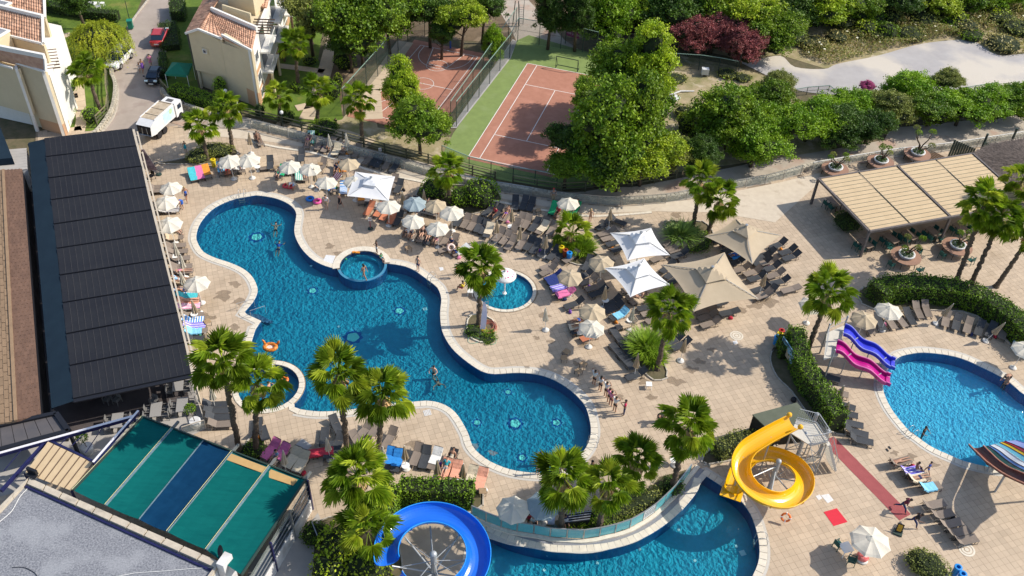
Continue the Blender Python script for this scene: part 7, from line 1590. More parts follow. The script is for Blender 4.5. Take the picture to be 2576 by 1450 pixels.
for a in(10,55,100,140,190,235,290,335):r_=2.6;q=V3((bc_.x+r_*cos(R(a)),bc_.y+r_*sin(R(a)),2.5));MB().cyl((bc_.x,bc_.y,1.2),q,.07,.05,8).bd('support_arm',[M_tube],bs);MB().cyl((bc_.x,bc_.y,2.6),q-V3((0,0,.3)),.03,.03,6).bd('tie_rod',[M_tube],bs)
rg_=[P(1000,1340),P(1060,1310),P(1130,1305),P(1185,1340),P(1200,1420),P(1185,1560),P(980,1560),P(970,1420)]
sheet('slide_court',ccw([V3((p.x,p.y,0))for p in rg_]),[],.012,mat('slide_court_paving',(.44,.36,.27),(.36,.29,.22),.8,.85,.2,30))
def wave(xs,z0,lb,ins,rim):
 path=[];A,B=P(*xs[0],z0),P(*xs[1],.38);n=46
 for i in range(n+1):
  u=i/n;p=A.lerp(B,u);s=0.0
  z=z0+(.38-z0)*u+.22*sin(u*pi*2*1.9+.4)*(1-u*.6)+(.10 if u>.93 else 0);path.append(V3((p.x,p.y,z)))
 r,fr_=channel('wave_slide',lb,path,1.12,.33,ins,ins,4,rim=rim,prof='flat')
 for i in(10,24,36):q=path[i];MB().cyl((q.x,q.y,0),(q.x,q.y,q.z-.05),.045,.045,8).bd('support_post',[M_tube],r);MB().bar((q.x-.35,q.y-.3,q.z-.08),(q.x+.35,q.y+.3,q.z-.08),.06).bd('cross_bar',[M_tube],r)
 e0,e1=path[-1],path[-1]+(path[-1]-path[-3]).normalized()*.25;return r
wave([(2122,836),(2250,922)],2.55,'indigo wave slide with pale rims, upper one of the pair',G_indigo,G_lilacrim)
wave([(2103,877),(2238,962)],2.55,'magenta wave slide with pink rims, lower one of the pair',G_mag,G_pinkrim)
w0=[P(x,y,2.35)for x,y in((2072,838),(2112,818),(2106,895),(2076,908))];wt=thing('slide_platform','pale starting platform of the two wave slides behind the long hedge','slide platform',up(w0[0],0));MB().prism([(p.x,p.y)for p in(P(2080,838,2.35),P(2125,818,2.35),P(2108,895,2.35),P(2072,905,2.35))],2.27,2.35).bd('platform',[MATS['platform_pale']],wt)
for x,y in((2125,818),(2112,858),(2092,902),(2080,838)):p=P(x,y,2.35);b=MB();b.cyl((p.x,p.y,0),(p.x,p.y,3.3),.07,.07,10);b.ball((p.x,p.y,3.3),.09,8,5);b.bd('post',[M_tube],wt)
for q in(((2080,838),(2125,818)),((2080,838),(2072,905))):
 for z in(2.85,3.25):MB().bar(P(*q[0],2.35)+V3((0,0,z-2.35)),P(*q[1],2.35)+V3((0,0,z-2.35)),.04).bd('rail',[M_tube],wt)
def lane(nm,L0,L1,m,pa,zf):
 b=MB();n=len(L0);b.strip(L0,L1);
 if(L0[1]-L0[0]).cross(L1[0]-L0[0]).z<0:b.f=[f[::-1]for f in b.f]
 o=len(b.v);b.strip([v-V3((0,0,.06))for v in L1],[v-V3((0,0,.06))for v in L0]);b.bd(nm,[m],pa)
def curve(pts,n=24):
 g=[P(x,y,z)for x,y,z in pts];return spline(g,7,False)
zz=(.35,1.0,2.0,3.1,4.6)
E_=[[(2438,1129,.35),(2460,1152,1.0),(2487,1178,1.9),(2530,1208,3.0),(2640,1262,4.6)],[(2464,1126,.35),(2482,1143,1.0),(2508,1166,1.9),(2550,1188,3.0),(2660,1230,4.6)]]
RC=[curve(e)for e in E_];mid=[(a+c)/2 for a,c in zip(*RC)]
G_brn=mat('gloss_brown',(.10,.022,.018),(.13,.03,.022),1,.35);G_or=mat('rim_orange',(.72,.32,.20),rough=.4)
channel('open_slide','brown open slide with orange rims at the lower right',mid,1.05,.38,G_brn,G_brn,4,rim=G_or,prof='u')
ln_b=[[(2468,1125),(2490,1146),(2520,1170),(2560,1192),(2670,1240)],[(2484,1122),(2505,1136),(2535,1160),(2572,1182),(2680,1232)],[(2490,1121),(2513,1134),(2542,1156),(2578,1176),(2690,1224)],[(2502,1118),(2526,1130),(2553,1148),(2590,1170),(2700,1214)],[(2514,1114),(2538,1126),(2566,1142),(2602,1160),(2710,1200)],[(2522,1112),(2546,1122),(2574,1138),(2610,1154),(2720,1194)],[(2528,1110),(2554,1120),(2582,1132),(2618,1146),(2730,1186)],[(2556,1108),(2580,1116),(2604,1124),(2640,1136),(2750,1170)]]
CC=[curve([(x,y,z)for(x,y),z in zip(l,zz)])for l in ln_b]
rb=thing('rainbow_slide','wide multi-lane rainbow slide cut by the right edge','water slide',up(CC[0][0],0))
for i,(nm,col)in enumerate((('dark_green_lane',(.02,.09,.08)),('blue_lane',(.10,.22,.50)),('white_lane',(.78,.80,.82)),('turquoise_lane',(.16,.52,.66)),('yellow_lane',(.85,.52,.02)),('red_lane',(.42,.02,.05)),('lilac_lane',(.34,.38,.72)))):lane(nm,CC[i],CC[i+1],mat('gloss_'+nm,col,rough=.3,coat=.3),rb,0)
for i in range(8):MB().tube([v+V3((0,0,.02))for v in CC[i]],.022,5).bd('lane_rim',[MW if i==3 else G_lilacrim if i==7 else G_brn],rb)
for i,j in((10,0),(18,0),(18,7),(24,4)):p=CC[j][min(i,len(CC[j])-1)];MB().cyl((p.x,p.y,0),(p.x,p.y,p.z-.06),.08,.08,8).bd('support_post',[M_tube],rb)
B_=P(1269,737);mf=thing('mushroom_fountain','white mushroom fountain with pink dots in the splash pool','fountain',(B_.x,B_.y,0));cz=2.0
b=MB();b.lathe([(.93,-.10),(.95,-.05),(.90,.06),(.72,.22),(.45,.35),(.15,.41),(.001,.42)],30,(B_.x,B_.y,cz));b.lathe([(.001,.0),(.6,-.03),(.93,-.10)][::-1],30,(B_.x,B_.y,cz));b.bd('cap',[MW],mf,smooth=True)
b=MB();b.cyl((B_.x,B_.y,-.35),(B_.x,B_.y,cz),.06,.06,10);b.lathe([(.2,-.06),(.17,.02),(.06,.08)],12,(B_.x,B_.y,0));b.bd('stem',[MW],mf)
M_dot=mat('pink_dot',(.62,.03,.20),rough=.5);rr=random.Random(2)
for k in range(15):
 a=k*2.4;r_=.2+.62*((k*.37)%1);zt=np.interp(r_,[0,.15,.45,.72,.9],[.42,.41,.35,.22,.06]);sl=np.interp(r_,[0,.45,.9],[0,.42,.75]);c=V3((B_.x+r_*cos(a),B_.y+r_*sin(a),cz+zt+.012));q=rr.uniform(.045,.085)
 nn=V3((cos(a)*sin(sl),sin(a)*sin(sl),cos(sl)));u=nn.cross(V3((0,0,1)));u=u.normalized()if u.length>1e-3 else V3((1,0,0));v=nn.cross(u);b=MB();b.add([c+(u*cos(t)+v*sin(t))*q for t in[2*pi*i/12 for i in range(12)]],[tuple(range(12))]);b.bd('pink_dot',[M_dot],mf)
MB().ball((B_.x-.05,B_.y,cz+.46),.1,10,6).bd('spout',[MS],mf)
GW=[(1186,1298),(1215,1312),(1248,1325),(1290,1338),(1323,1343),(1355,1348),(1390,1355),(1425,1357),(1460,1359),(1492,1356),(1522,1349),(1553,1342),(1582,1332),(1607,1318),(1633,1302),(1655,1284),(1678,1262),(1699,1240),(1717,1216),(1735,1192),(1752,1172)]
g=spline(G(GW),3,False);cw=thing('curved_glass_wall','curved wall of frosted turquoise panels above the crescent pool','glass wall',g[0]);st=walk_along(g,1.12)
for p,t in st:MB().box((p.x,p.y,.62),(.06,.06,1.1),atan2(t.y,t.x)).bd('post',[MS],cw)
for i in range(len(st)-1):
 a,c=st[i][0],st[i+1][0];d=(c-a).normalized()*.05;nt_=10<=i<=10
 MB().bar(a+d+V3((0,0,.66)),c-d+V3((0,0,.66)),.03,.92).bd('panel',[mat('notice_white',(.62,.66,.66),rough=.4)if i==11 else M_tealglass],cw,lb='white notice panel in the wall' if i==11 else None)
 MB().bar(a+V3((0,0,1.18)),c+V3((0,0,1.18)),.07,.05).bd('top_rail',[MS],cw)
 if i==11:
  n_=V3((d.y,-d.x,0)).normalized();n_=n_ if n_.y<0 else-n_;b=MB()
  for r_ in range(3):
   for k in range(6):q=a.lerp(c,.12+k*.14)+n_*.025+V3((0,0,.42+r_*.16));b.bar(q,q+(c-a)*.08,.01,.07)
  q=a.lerp(c,.1)+n_*.025+V3((0,0,.95));b.bar(q,a.lerp(c,.85)+n_*.025+V3((0,0,.95)),.01,.05);b.bd('notice_print',[M_greyfab],cw,kind='stuff')
o1=offset(g,.62,False);o0=g;gg=MB();
ro=thing('weir_kerb','stepped pale stone kerb and grate below the curved glass wall','kerb',g[0])
def side(off):
 q=offset(g,off,False);return q if(q[len(q)//2]-g[len(g)//2]).y<0 else offset(g,-off,False)
ev=lambda w:side(w)
for(w0_,w1_,z1_,m)in((-.12,.28,.12,MC),(.30,.62,.02,poolmat('weir_mosaic',(.30,.29,.29),(.22,.24,.28),(.8,.8,.8),5)),(.64,1.05,.03,M_grate)):
 A,B=ev(w0_)if w0_>0 else[v for v in ev(.0001)],ev(w1_)
 for i in range(len(g)-1):MB().prism([A[i],A[i+1],B[i+1],B[i]],-.02,z1_).bd('kerb_piece',[m],ro)
bed=[(1323,1335),(1425,1350),(1522,1342),(1607,1310),(1655,1276),(1699,1232),(1735,1180),(1700,1190),(1660,1200),(1640,1225),(1600,1245),(1560,1262),(1500,1290),(1400,1310)]
gsheet('planting_bed',bed,.02,M_earth)
for pts,z in(([(395-0,412),(480,415),(560,410),(600,385),(560,372),(500,378),(470,398)],.016),([(1395,605),(1430,600),(1500,640),(1500,662),(1460,668),(1420,655),(1398,630)],.016),([(1050,500),(1100,530),(1190,540),(1250,515),(1255,490),(1200,470),(1070,470)],.016),([(1675,560),(1690,610),(1740,620),(1790,612),(1795,590),(1770,560),(1720,560)],.016),([(1575,850),(1590,890),(1610,925),(1640,955),(1672,955),(1676,930),(1655,880),(1640,850),(1600,835)],.016),([(1945,880),(1938,910),(1955,950),(1990,985),(2030,1040),(2065,1075),(2120,1095),(2115,1060),(2040,980),(2010,870),(1975,855)],.016),([(620,1130),(650,1160),(665,1130),(655,1100),(632,1100)],.016),([(1180,800),(1175,830),(1190,855),(1225,862),(1243,845),(1245,815),(1225,798),(1200,792)],.03),([(1190,1230),(1190,1290),(960,1300),(930,1290),(960,1240)],.016),([(800,1330),(850,1300),(960,1300),(1000,1360),(1000,1500),(800,1500)],.016),([(2160,735),(2200,780),(2420,785),(2500,830),(2560,880),(2640,900),(2640,850),(2500,760),(2330,720),(2220,715)],.016),([(1780,1170),(1940,1130),(1930,1105),(1790,1130)],.016)):
 gq=ccw(spline(G(pts),3));sheet('planting_bed',gq,[],z,M_earth)
 kb=thing('bed_kerb','stone edging round the planting bed %s'%['with the two olive bushes','beside the coloured bins','with the shrubs and palm by the umbrellas','with the two leaning palms','with the central grass clump','under the long tall hedge','at the two tall palms','with the coiled hose','of the hedge behind the blue slide','of the bushes by the blue slide','of the hedge behind the right pool','of the hedge behind the yellow slide'][sheet.__dict__.setdefault('n',0)],'kerb',gq[0]);sheet.__dict__['n']+=1
 gq2=gq+[gq[0]]
 for p,t in walk_along(gq2,.6):MB().box((p.x,p.y,.05),(.57,.1,.13),atan2(t.y,t.x)).bd('edging_stone',[M_kerb if z<.02 else MC],kb)
 # ================================================================ MARKS AND SMALL THINGS ON THE DECK
M_redw=mat('red_walkway',(.34,.085,.085),(.29,.07,.072),2,.9,.2,40)
a,c=P(2083,1105),P(2277,1302);t=(c-a).normalized();n=V3((-t.y,t.x,0))*.55
rw=MB();rw.prism([a-n,c-n,c+n,a+n],.0,.012);o=link('red_carpet',rw.mesh('red_carpet',[M_redw]));tag(o,'long dull red carpet from the slide tower to the bottom right','carpet')
q=G(TT(3,3,560,808,692,770,800,908,660,950));o=MB().prism([(p.x,p.y)for p in q],0,.014).bd('red_mat',[mat('red_mat',(.62,.02,.045),(.56,.02,.04),3,.8)]);tag(o,'small bright red mat on the deck lower right','mat')
for i,(r,c_,pts,l)in enumerate([(3,3,(530,640,610,625,660,690,600,720),'white access cover above the red mat'),(3,3,(478,648,520,632,545,670,510,690),'small pale cover beside the white access cover'),(1,1,(670,1190,705,1118,800,1128,770,1205),'pale square slab near the small spa pool'),(1,1,(1840,1245,1880,1242,1890,1270,1855,1280),'tiny pale slab near the lifebuoy rack'),(3,1,(370,160,465,68,565,140,455,238),'large grey mat on the deck by the red towel bed'),(2,2,(2220,540,2260,530,2275,560,2235,572),'small white cover on the open deck')]):
 q=G(TT(r,c_,*pts));o=MB().prism([(p.x,p.y)for p in q],0,.015).bd('access_cover',[M_pot if 'grey' not in l else mat('grey_mat',(.36,.36,.36),(.30,.30,.31),3,.8)]);tag(o,l,'cover' if 'mat' not in l else 'mat')
for x,y,l in((1853,845,'pale round concentric drain on the open deck'),(2432,1385-2,'pale round drain below the slanting row of beds')):
 p=P(x,y);ro=thing('round_drain',l,'drain',p)
 for k,(r0,r1)in enumerate(((.55,.42),(.36,.22),(.14,.001))):PT('ring',MB().lathe([(r0,.0),(r0,.016),(r1,.016),(r1,0)],24),MC,ro)
g_=P(1075,1039);b=MB();ro=thing('floor_grate','square white floor grate on the deck below the big pool','grate',g_,R(20))
for k in range(5):PT('grate_bar',MB().box((-.24+.12*k,0,.015),(.05,.52,.02)),M_pot,ro);PT('grate_bar',MB().box((0,-.24+.12*k,.012),(.52,.05,.02)),M_pot,ro)
M_wet=mat('wet_stone',(.27,.20,.13),(.22,.165,.11),3,.35,spec=.5,alpha=.4)
rg=np.random.default_rng(77)
WET=[(1398,755,14),(1370,795,10),(1365,830,8),(1450,805,10),(1475,870,12),(1500,830,9),(1620,960,12),(1700,960,14),(1740,930,12),(1760,910,10),(1790,880,8),(1640,1000,9),(560,745,20),(600,760,14),(520,800,16),(590,825,12),(1040,1117,12),(1195,1122,8),(1240,1140,7),(985,1080,8),(1015,1140,10),(840,1165,16),(870,1185,12),(790,1125,10),(1325,925,7),(1420,890,9),(1385,860,7),(1335,555,12),(1730,520,20),(1700,540,14),(830,620,12),(860,640,14),(950,635,10),(1500,1160,10),(1570,1250,8),(1210,1240,9),(1930,760,18),(1900,770,14),(1868,780,12),(2290,1150,10),(2350,1170,8),(2250,1140,7),(1185,745,9),(1175,820,8),(590,715,12),(1620,880,10),(1560,1000,8),(1350,850,7),(1450,915,8),(1760,1010,9)]
for k,(x,y,s)in enumerate(WET):
 c=P(x,y);s=s/26;n=18;ph=rg.uniform(0,6,3);pts=[V3((c.x+s*(1+.35*sin(2*t+ph[0])+.22*sin(5*t+ph[1]))*cos(t)*1.1,c.y+s*(1+.35*sin(3*t+ph[2])+.2*sin(4*t))*sin(t)*.8,0))for t in[2*pi*i/n for i in range(n)]]
 b=MB();b.add([V3((p.x,p.y,.0075+.0004*(k%7)))for p in pts],[tuple(range(n))]);o=b.bd('wet_patch',[M_wet]);o['kind']='stuff';o['label']='dark wet patch on the paving'
def bin_(px,py,m,lb,h=.85,r=.24):
 p=P(px,py);ro=thing('litter_bin',lb,'bin',p);PT('body',MB().lathe([(.001,.05),(r*.86,.05),(r,h),(r*.55,h+.02),(r*.5,h-.25)],16),m,ro)
 PT('lid_ring',MB().lathe([(r+.02,h-.05),(r+.03,h),(r+.01,h+.04),(r*.6,h+.05)],16),m,ro);PT('stand',MB().cyl((r,.1,0),(r,.1,h*.8),.03),MD,ro)
B_y,B_r,B_b=mat('bin_yellow',(.72,.55,.02),rough=.4),mat('bin_red',(.45,.03,.03),rough=.4),mat('bin_blue',(.02,.25,.65),rough=.4)
bin_(1411,640,B_y,'yellow bin, left of three by the grass clump');bin_(1421,648,mat('bin_brown',(.28,.06,.02),rough=.4),'brown bin, middle of three by the grass clump');bin_(1431,655,B_b,'blue bin, right of three by the grass clump')
bin_(1961,850,B_r,'red bin behind the map board');bin_(1957,858,B_y,'yellow bin behind the map board');bin_(1950,866,B_b,'blue bin behind the map board')
bin_(2400,1445,B_b,'blue bin upper one beside the oval bush');bin_(2412,1462,B_b,'blue bin lower one beside the oval bush');bin_(539,420,B_y,'yellow bin beside the leftmost umbrella bed')
p=P(330,72);ro=thing('wheelie_bin','green wheelie bin by the road kerb','bin',p,R(15));b=MB();b.prism([(-.28,-.3),(.28,-.3),(.28,.3),(-.28,.3)],.08,1.0);link('body',b.mesh('body',[mat('bin_green',(.01,.20,.13),rough=.4)]),ro);b=MB();b.box((0,0,1.05),(.66,.7,.07));link('lid',b.mesh('lid',[MATS['bin_green']]),ro)
for s in(-.25,.25):PT('wheel',MB().cyl((s,.3,.1),(s+.06,.3,.1),.1),MK,ro)
def board(a,c,z0,z1,lb,m,paint):
 A,B=P(*a),P(*c);t=(B-A).normalized();n=V3((t.y,-t.x,0));n=n if n.x<0 or n.y<0 else-n;ro=thing('map_board',lb,'sign board',A)
 MB().bar(up(A,(z0+z1)/2),up(B,(z0+z1)/2),.06,z1-z0).bd('panel',[m],ro)
 for k in(.05,.95):q=A.lerp(B,k);MB().bar(up(q,0),up(q,z1),.08,up=t).bd('post',[MD],ro)
 L_=(B-A).length
 for nm,mm,items in paint:
  b=MB()
  for(u0,u1,v0,v1)in items:p0,p1=A.lerp(B,u0)+n*.036,A.lerp(B,u1)+n*.036;zc=z0+(z1-z0)*(v0+v1)/2;b.bar(up(p0,zc),up(p1,zc),.008,(z1-z0)*(v1-v0))
  b.bd(nm,[mm],ro,kind='stuff' if len(items)>3 else None)
 return ro
rr=random.Random(8)
board((1959,885),(2010,962),.5,1.75,'large blue and tan map board with rows of small round emblems',mat('board_blue',(.20,.42,.55),(.26,.48,.60),2,.5),[('tan_land',mat('board_tan',(.50,.42,.30),rough=.6),[(.0,.45,.0,.42),(.0,.3,.42,.62)]),('title_band',mat('board_dark',(.02,.08,.16),rough=.6),[(.02,.98,.82,.97)]),('title_letters',MW,[(.08+k*.052,.08+k*.052+(.034 if k%4!=3 else .012),.86,.94)for k in range(16)]),('emblems',mat('board_emblem',(.45,.58,.72),rough=.6),[(.36+.085*i,.36+.085*i+.05,.12+.2*j,.24+.2*j)for i in range(7)for j in range(3)]),('dark_icons',mat('board_dark',(0,0,0)),[(.2,.27,.2,.42),(.62,.69,.12,.34),(.85,.92,.05,.3)])])
board((2007,962),(2022,985),.2,1.15,'small pink and white notice beside the map board',mat('board_pink',(.62,.50,.58),rough=.5),[('magenta_header',mat('board_magenta',(.45,.04,.22),rough=.5),[(.02,.98,.85,.98)]),('notice_lines',M_greyfab,[(.1,.8,.2+.12*k,.24+.12*k)for k in range(5)])])
def banner(base,top,width,m,lb,bow=.5):
 B_,T_=lift(base,top);h=T_.z;ro=thing('feather_banner',lb,'banner',(B_.x,B_.y,0));dx=T_.x-B_.x
 b=MB();b.cyl((B_.x,B_.y,0),(B_.x+dx*.6,B_.y,h*.75),.02);b.cyl((B_.x+dx*.6,B_.y,h*.75),(T_.x,T_.y,h),.015);b.bd('pole',[MS],ro)
 MB().lathe([(.28,0),(.27,.1),(.05,.14)],14,(B_.x,B_.y,0)).bd('base',[MD],ro)
 fr_,bk_=[],[]
 for k in range(13):t=k/12;z=h*(.18+.82*t);x=B_.x+dx*t;w=width*(1-.75*t**4);fr_.append(V3((x,B_.y-.02,z)));bk_.append(V3((x-w*(1 if dx<=0 else-1),B_.y-.05-.1*sin(t*6),z)))
 b=MB();b.strip(fr_,bk_);b.bd('sail',[m],ro);return ro
m_b1=mat('banner_purple',(.10,.06,.09),(.42,.32,.33),1.6,.7,detail=2)
banner((400,440),(362,376),.85,m_b1,'dark purple printed feather banner by the corner of the black roof')
banner((1207,842),(1216,760),.45,mat('banner_lilac',(.62,.60,.78),(.70,.68,.80),2,.6),'lilac white feather banner in the round hose bed')
banner((1394,1330),(1398,1270),.5,mat('banner_lilac',(0,0,0)),'lilac surfboard shaped banner behind the curved glass wall')
p=P(1228,826);b=MB();pts=[]
for k in range(240):t=k/240;r_=.30+.45*abs(sin(t*9.7));a=t*2*pi*9;pts.append((p.x+r_*cos(a)+.06*sin(t*40),p.y+r_*1.05*sin(a),.06+.16*t+.02*sin(a*3)))
b.tube(pts,.02,5);o=link('garden_hose',b.mesh('garden_hose',[mat('hose_red',(.48,.15,.10),(.55,.22,.15),3,.5)]));tag(o,'reddish coiled hose on the round bed','hose')
p=P(1213,858);pts=[(p.x+.62*sin(t*2)*1.0*(1 if 1 else 0),p.y+.3*sin(t)*(1.0)-.0,.04)for t in[2*pi*i/60 for i in range(61)]]
pts=[(p.x+1.15*cos(t),p.y+.38*sin(2*t),.05)for t in[2*pi*i/60 for i in range(60)]];b=MB();b.tube(pts,.018,5);o=link('garden_hose',b.mesh('garden_hose',[mat('hose_green',(.30,.55,.42),rough=.4)]));tag(o,'pale green hose looping in front of the round bed','hose')
def fold_sign(px,py,rz,lb,m,base=True,h=.75):
 p=P(px,py);ro=thing('floor_sign',lb,'sign',p,rz);PT('panel',MB().bar((0,-.02,.12),(0,.25,h),.45,.02,up=V3((0,1,0))),m,ro)
 b=MB();b.bar((0,-.035,.25),(0,.2,h*.9),.3,.012,up=V3((0,1,0)));link('print',b.mesh('print',[mat('sign_print',(.32,.16,.02),(.80,.45,.02),7,.5,obj_space=True)]),ro)
 if base:PT('foot',MB().box((0,0,.06),(.6,.5,.12)),MD,ro)
fold_sign(2258,1341,R(-25),'black framed yellow floor sign near the running people',MK)
fold_sign(1217,834,R(20),'yellow folding sign lying in the hose bed',mat('sign_yellow',(.85,.6,.02),rough=.4),False,.45)
def pole_sign(px,py,h,lb,panel=(.3,.4),m=MW,pm=M_redw):
 p=P(px,py);ro=thing('pole_sign',lb,'sign',p,R(10));PT('pole',MB().cyl((0,0,0),(0,0,h),.035),pm,ro);b=MB();b.box((0,-.04,h-panel[1]/2),(panel[0],.03,panel[1]));pn=PT('panel',b,m,ro)
 PT('base',MB().lathe([(.26,0),(.24,.08),(.04,.12)],12),MD,ro)
 b=MB();
 for k in range(12):a0,a1=2*pi*k/12,2*pi*(k+1)/12;b.bar((.09*cos(a0),-.06,h-.2+.09*sin(a0)),(.09*cos(a1),-.06,h-.2+.09*sin(a1)),.02)
 b.bar((-.06,-.06,h-.26),(.06,-.06,h-.14),.02);PT('prohibition_ring',b,B_r,ro)
pole_sign(932,576,1.35,'no diving sign on a red pole near the white square canopy');pole_sign(957,393,1.0,'small white prohibition sign on the glass railing upper terrace',pm=MS)
def buoy(c,rot,lb,m=mat('buoy_orange',(.80,.17,.03),rough=.5)):
 ro=thing('lifebuoy',lb,'lifebuoy',c);ro.rotation_euler=rot;b=MB();R0,r0,N1,N2=.28,.075,24,8;vs=[((R0+r0*cos(q))*cos(t),(R0+r0*cos(q))*sin(t),r0*sin(q))for t in[2*pi*i/N1 for i in range(N1)]for q in[2*pi*j/N2 for j in range(N2)]]
 b.add(vs,[(i*N2+j,((i+1)%N1)*N2+j,((i+1)%N1)*N2+(j+1)%N2,i*N2+(j+1)%N2)for i in range(N1)for j in range(N2)]);link('ring',b.mesh('ring',[m],True),ro)
 for k in range(4):t=k*pi/2;PT('band',MB().box((R0*cos(t),R0*sin(t),0),(.17,.07,.165),t),MW,ro)
buoy(P(1155,675,1.1),(R(75),0,R(20)),'orange lifebuoy on the rack left of the splash pool palm');buoy(P(1977,1302,.6),(R(60),0,R(-15)),'orange and white lifebuoy under the yellow slide');buoy(P(1207,768,.9),(R(80),0,R(60)),'red lifebuoys hanging by the palm trunk',mat('buoy_red',(.62,.06,.08),rough=.5))
for(x,y),l in(((1158,690),'steel frame rack holding the lifebuoy left of the palm'),((1213,790),'steel frame rack right of the palm trunk')):
 p=P(x,y);ro=thing('steel_rack',l,'rack',p,R(20));
 for s in(-.5,.5):PT('upright',MB().cyl((s,0,0),(s,0,1.3),.025),MS,ro)
 for z in(.1,.4,.7,1.0,1.28):PT('bar',MB().bar((-.5,0,z),(.5,0,z),.03),MS,ro)
def ladder(px,py,ang,lb):
 p=P(px,py);ro=thing('pool_ladder',lb,'pool ladder',p,ang)
 for s in(-.25,.25):b=MB();b.tube([(s,-.55,.0),(s,-.52,.5),(s,-.3,.78),(s,0,.75),(s,.22,.5),(s,.25,0),(s,.25,-.7)],.022,6);link('handrail',b.mesh('handrail',[MS],True),ro)
 for z in(-.2,-.45):PT('tread',MB().box((0,.25,z),(.5,.08,.03)),MS,ro)
ladder(609,497,R(180),'steel ladder at the top left rim of the winding pool');ladder(1085,708,R(125),'steel ladder right of the small spa pool');ladder(1486,1115,R(75),'steel ladder at the right end of the winding pool');ladder(1908,1362,R(85),'steel ladder on the right rim of the crescent pool');ladder(2296,1092,R(-60),'steel ladder at the left rim of the bright right pool')
b=MB();ro=thing('step_rail','steel handrail beside the corner steps of the winding pool','handrail',P(612,788))
for q0_,q1_ in(((598,782),(640,765)),((632,800),(668,782))):
 a,c=P(*q0_),P(*q1_);MB().tube([up(a,0),up(a,.8),up(c,.55),up(c,-.3)],.022,6).bd('handrail',[MS],ro)
for k in range(4):
 a,c=P(615,786),P(652,806);d=(P(660,770)-P(612,787)).normalized()*(.28*(k+.5));a,c=a+d,c+d;a=a.lerp(c,.05);MB().bar(up(a,-.16-.2*k),up(c,-.16-.2*k),.28,.04).bd('step_tread',[poolmat('step_mosaic',(.10,.24,.42),(.28,.34,.46),(.9,.9,.9),6)],ro)
for bq,tq,l in(((573,262),(568,231),'white globe lamp in the clipped hedge by the villa'),((714,325),(713,286),'white globe lamp behind the wooden fence')):
 B_,T_=lift(bq,tq);ro=thing('globe_lamp',l,'lamp',(B_.x,B_.y,0));MB().cyl((B_.x,B_.y,0),(B_.x,B_.y,T_.z),.035).bd('post',[MD],ro);MB().ball((B_.x,B_.y,T_.z+.12),.2,14,9).bd('globe',[MW],ro,smooth=True)
for bq,tq,l in(((1422,110),(1425,58),'thin lamp pole at the far corner of the tennis court'),((1855,188),(1862,128),'rusty pole at the end of the dry garden fence'),((326,50),(316,2),'thin dark lamp post on the lawn by the road'),((602,290),(599,247),'white pole beside the wooden fence below the villa')):
 B_,T_=lift(bq,tq);o=MB().cyl((B_.x,B_.y,0),(B_.x,B_.y,T_.z),.05,.04).bd('pole',[MW if 'white' in l else MD]);tag(o,l,'pole')
p=P(1772,190);ro=thing('white_box','white utility box on legs in the dry garden','utility box',p);PT('body',MB().box((0,0,.55),(.8,.6,.7)),M_pot,ro)
for x in(-.3,.3):PT('foot',MB().box((x,0,.1),(.1,.5,.2)),M_kerb,ro)
for q,l in(([(1682,247),(1700,240),(1712,248),(1697,258)],'crumpled white sheet on the dry ground'),([(1680,222),(1702,221),(1702,224),(1680,225)],'white plank lying in the dry garden')):o=MB().prism([(p.x,p.y)for p in G(q)],-.05,.12).bd('white_debris',[M_pot]);tag(o,l,'debris')
a,c=P(1678,243),P(1746,230);o=MB().tube([a,a.lerp(c,.5)+V3((0,.4,.1)),c],.09,8).bd('white_pipe',[M_pot]);tag(o,'long white pipe lying in the dry garden','pipe')
for q in(((1744,231),(1766,226)),((1775,226),(1800,229))):pass
a,c=P(1424,92),P(1456,102);bn=thing('fence_banner','pink cloth banner reading Club Jumbo beyond the tennis court','banner',a);MB().bar(up(a,.6),up(c,.6),.03,.85).bd('cloth',[mat('banner_pink',(.52,.07,.26),(.47,.06,.24),2,.8)],bn)
cu=bpy.data.curves.new('banner_text','FONT');cu.body='Club Jumbo';cu.size=.42;cu.align_x='CENTER';cu.align_y='CENTER';cu.extrude=.004
tmp=bpy.data.objects.new('t',cu);COL.objects.link(tmp);bpy.context.view_layer.update();me=bpy.data.meshes.new_from_object(tmp.evaluated_get(bpy.context.evaluated_depsgraph_get()));bpy.data.objects.remove(tmp)
me.materials.clear();me.materials.append(mat('banner_letters',(.85,.72,.8),rough=.6));o=link('lettering',me,bn,'stuff');d=c-a;m_=(a+c)/2-a;nn=V3((d.y,-d.x,0)).normalized()*.025;nn=nn if nn.y<0 else-nn;o.location=V3((m_.x,m_.y,.62))+nn;o.rotation_euler=(R(90),0,atan2(d.y,d.x))
B_=P(1298,62);pl=thing('play_tower','small playground ladder tower with an orange-red flag','play tower',(B_.x,B_.y,0))
for x in(-.4,.4):
 for y in(-.4,.4):MB().cyl((B_.x+x,B_.y+y,0),(B_.x+x*.5,B_.y+y*.5,3.0),.05).bd('leg',[MD],pl)
for k in range(8):MB().bar((B_.x+.35,B_.y-.42,.4+k*.3),(B_.x+.85,B_.y-.42,.4+k*.3),.04).bd('rung',[MS],pl)
for x in(.35,.85):MB().bar((B_.x+x,B_.y-.42,.1),(B_.x+x,B_.y-.42,2.9),.04,up=V3((1,0,0))).bd('ladder_rail',[MS],pl)
MB().cyl((B_.x+.9,B_.y,0),(B_.x+.9,B_.y,5.6),.03).bd('flag_pole',[MS],pl);b=MB();A=[V3((B_.x+.9+.15*k,B_.y+.1*sin(k),5.5-.12*k))for k in range(7)];C2=[v-V3((.05,0,1.2))for v in A];b.strip(A,C2);b.bd('flag',[mat('flag_red',(.80,.10,.03),(.85,.2,.03),2,.6)],pl)
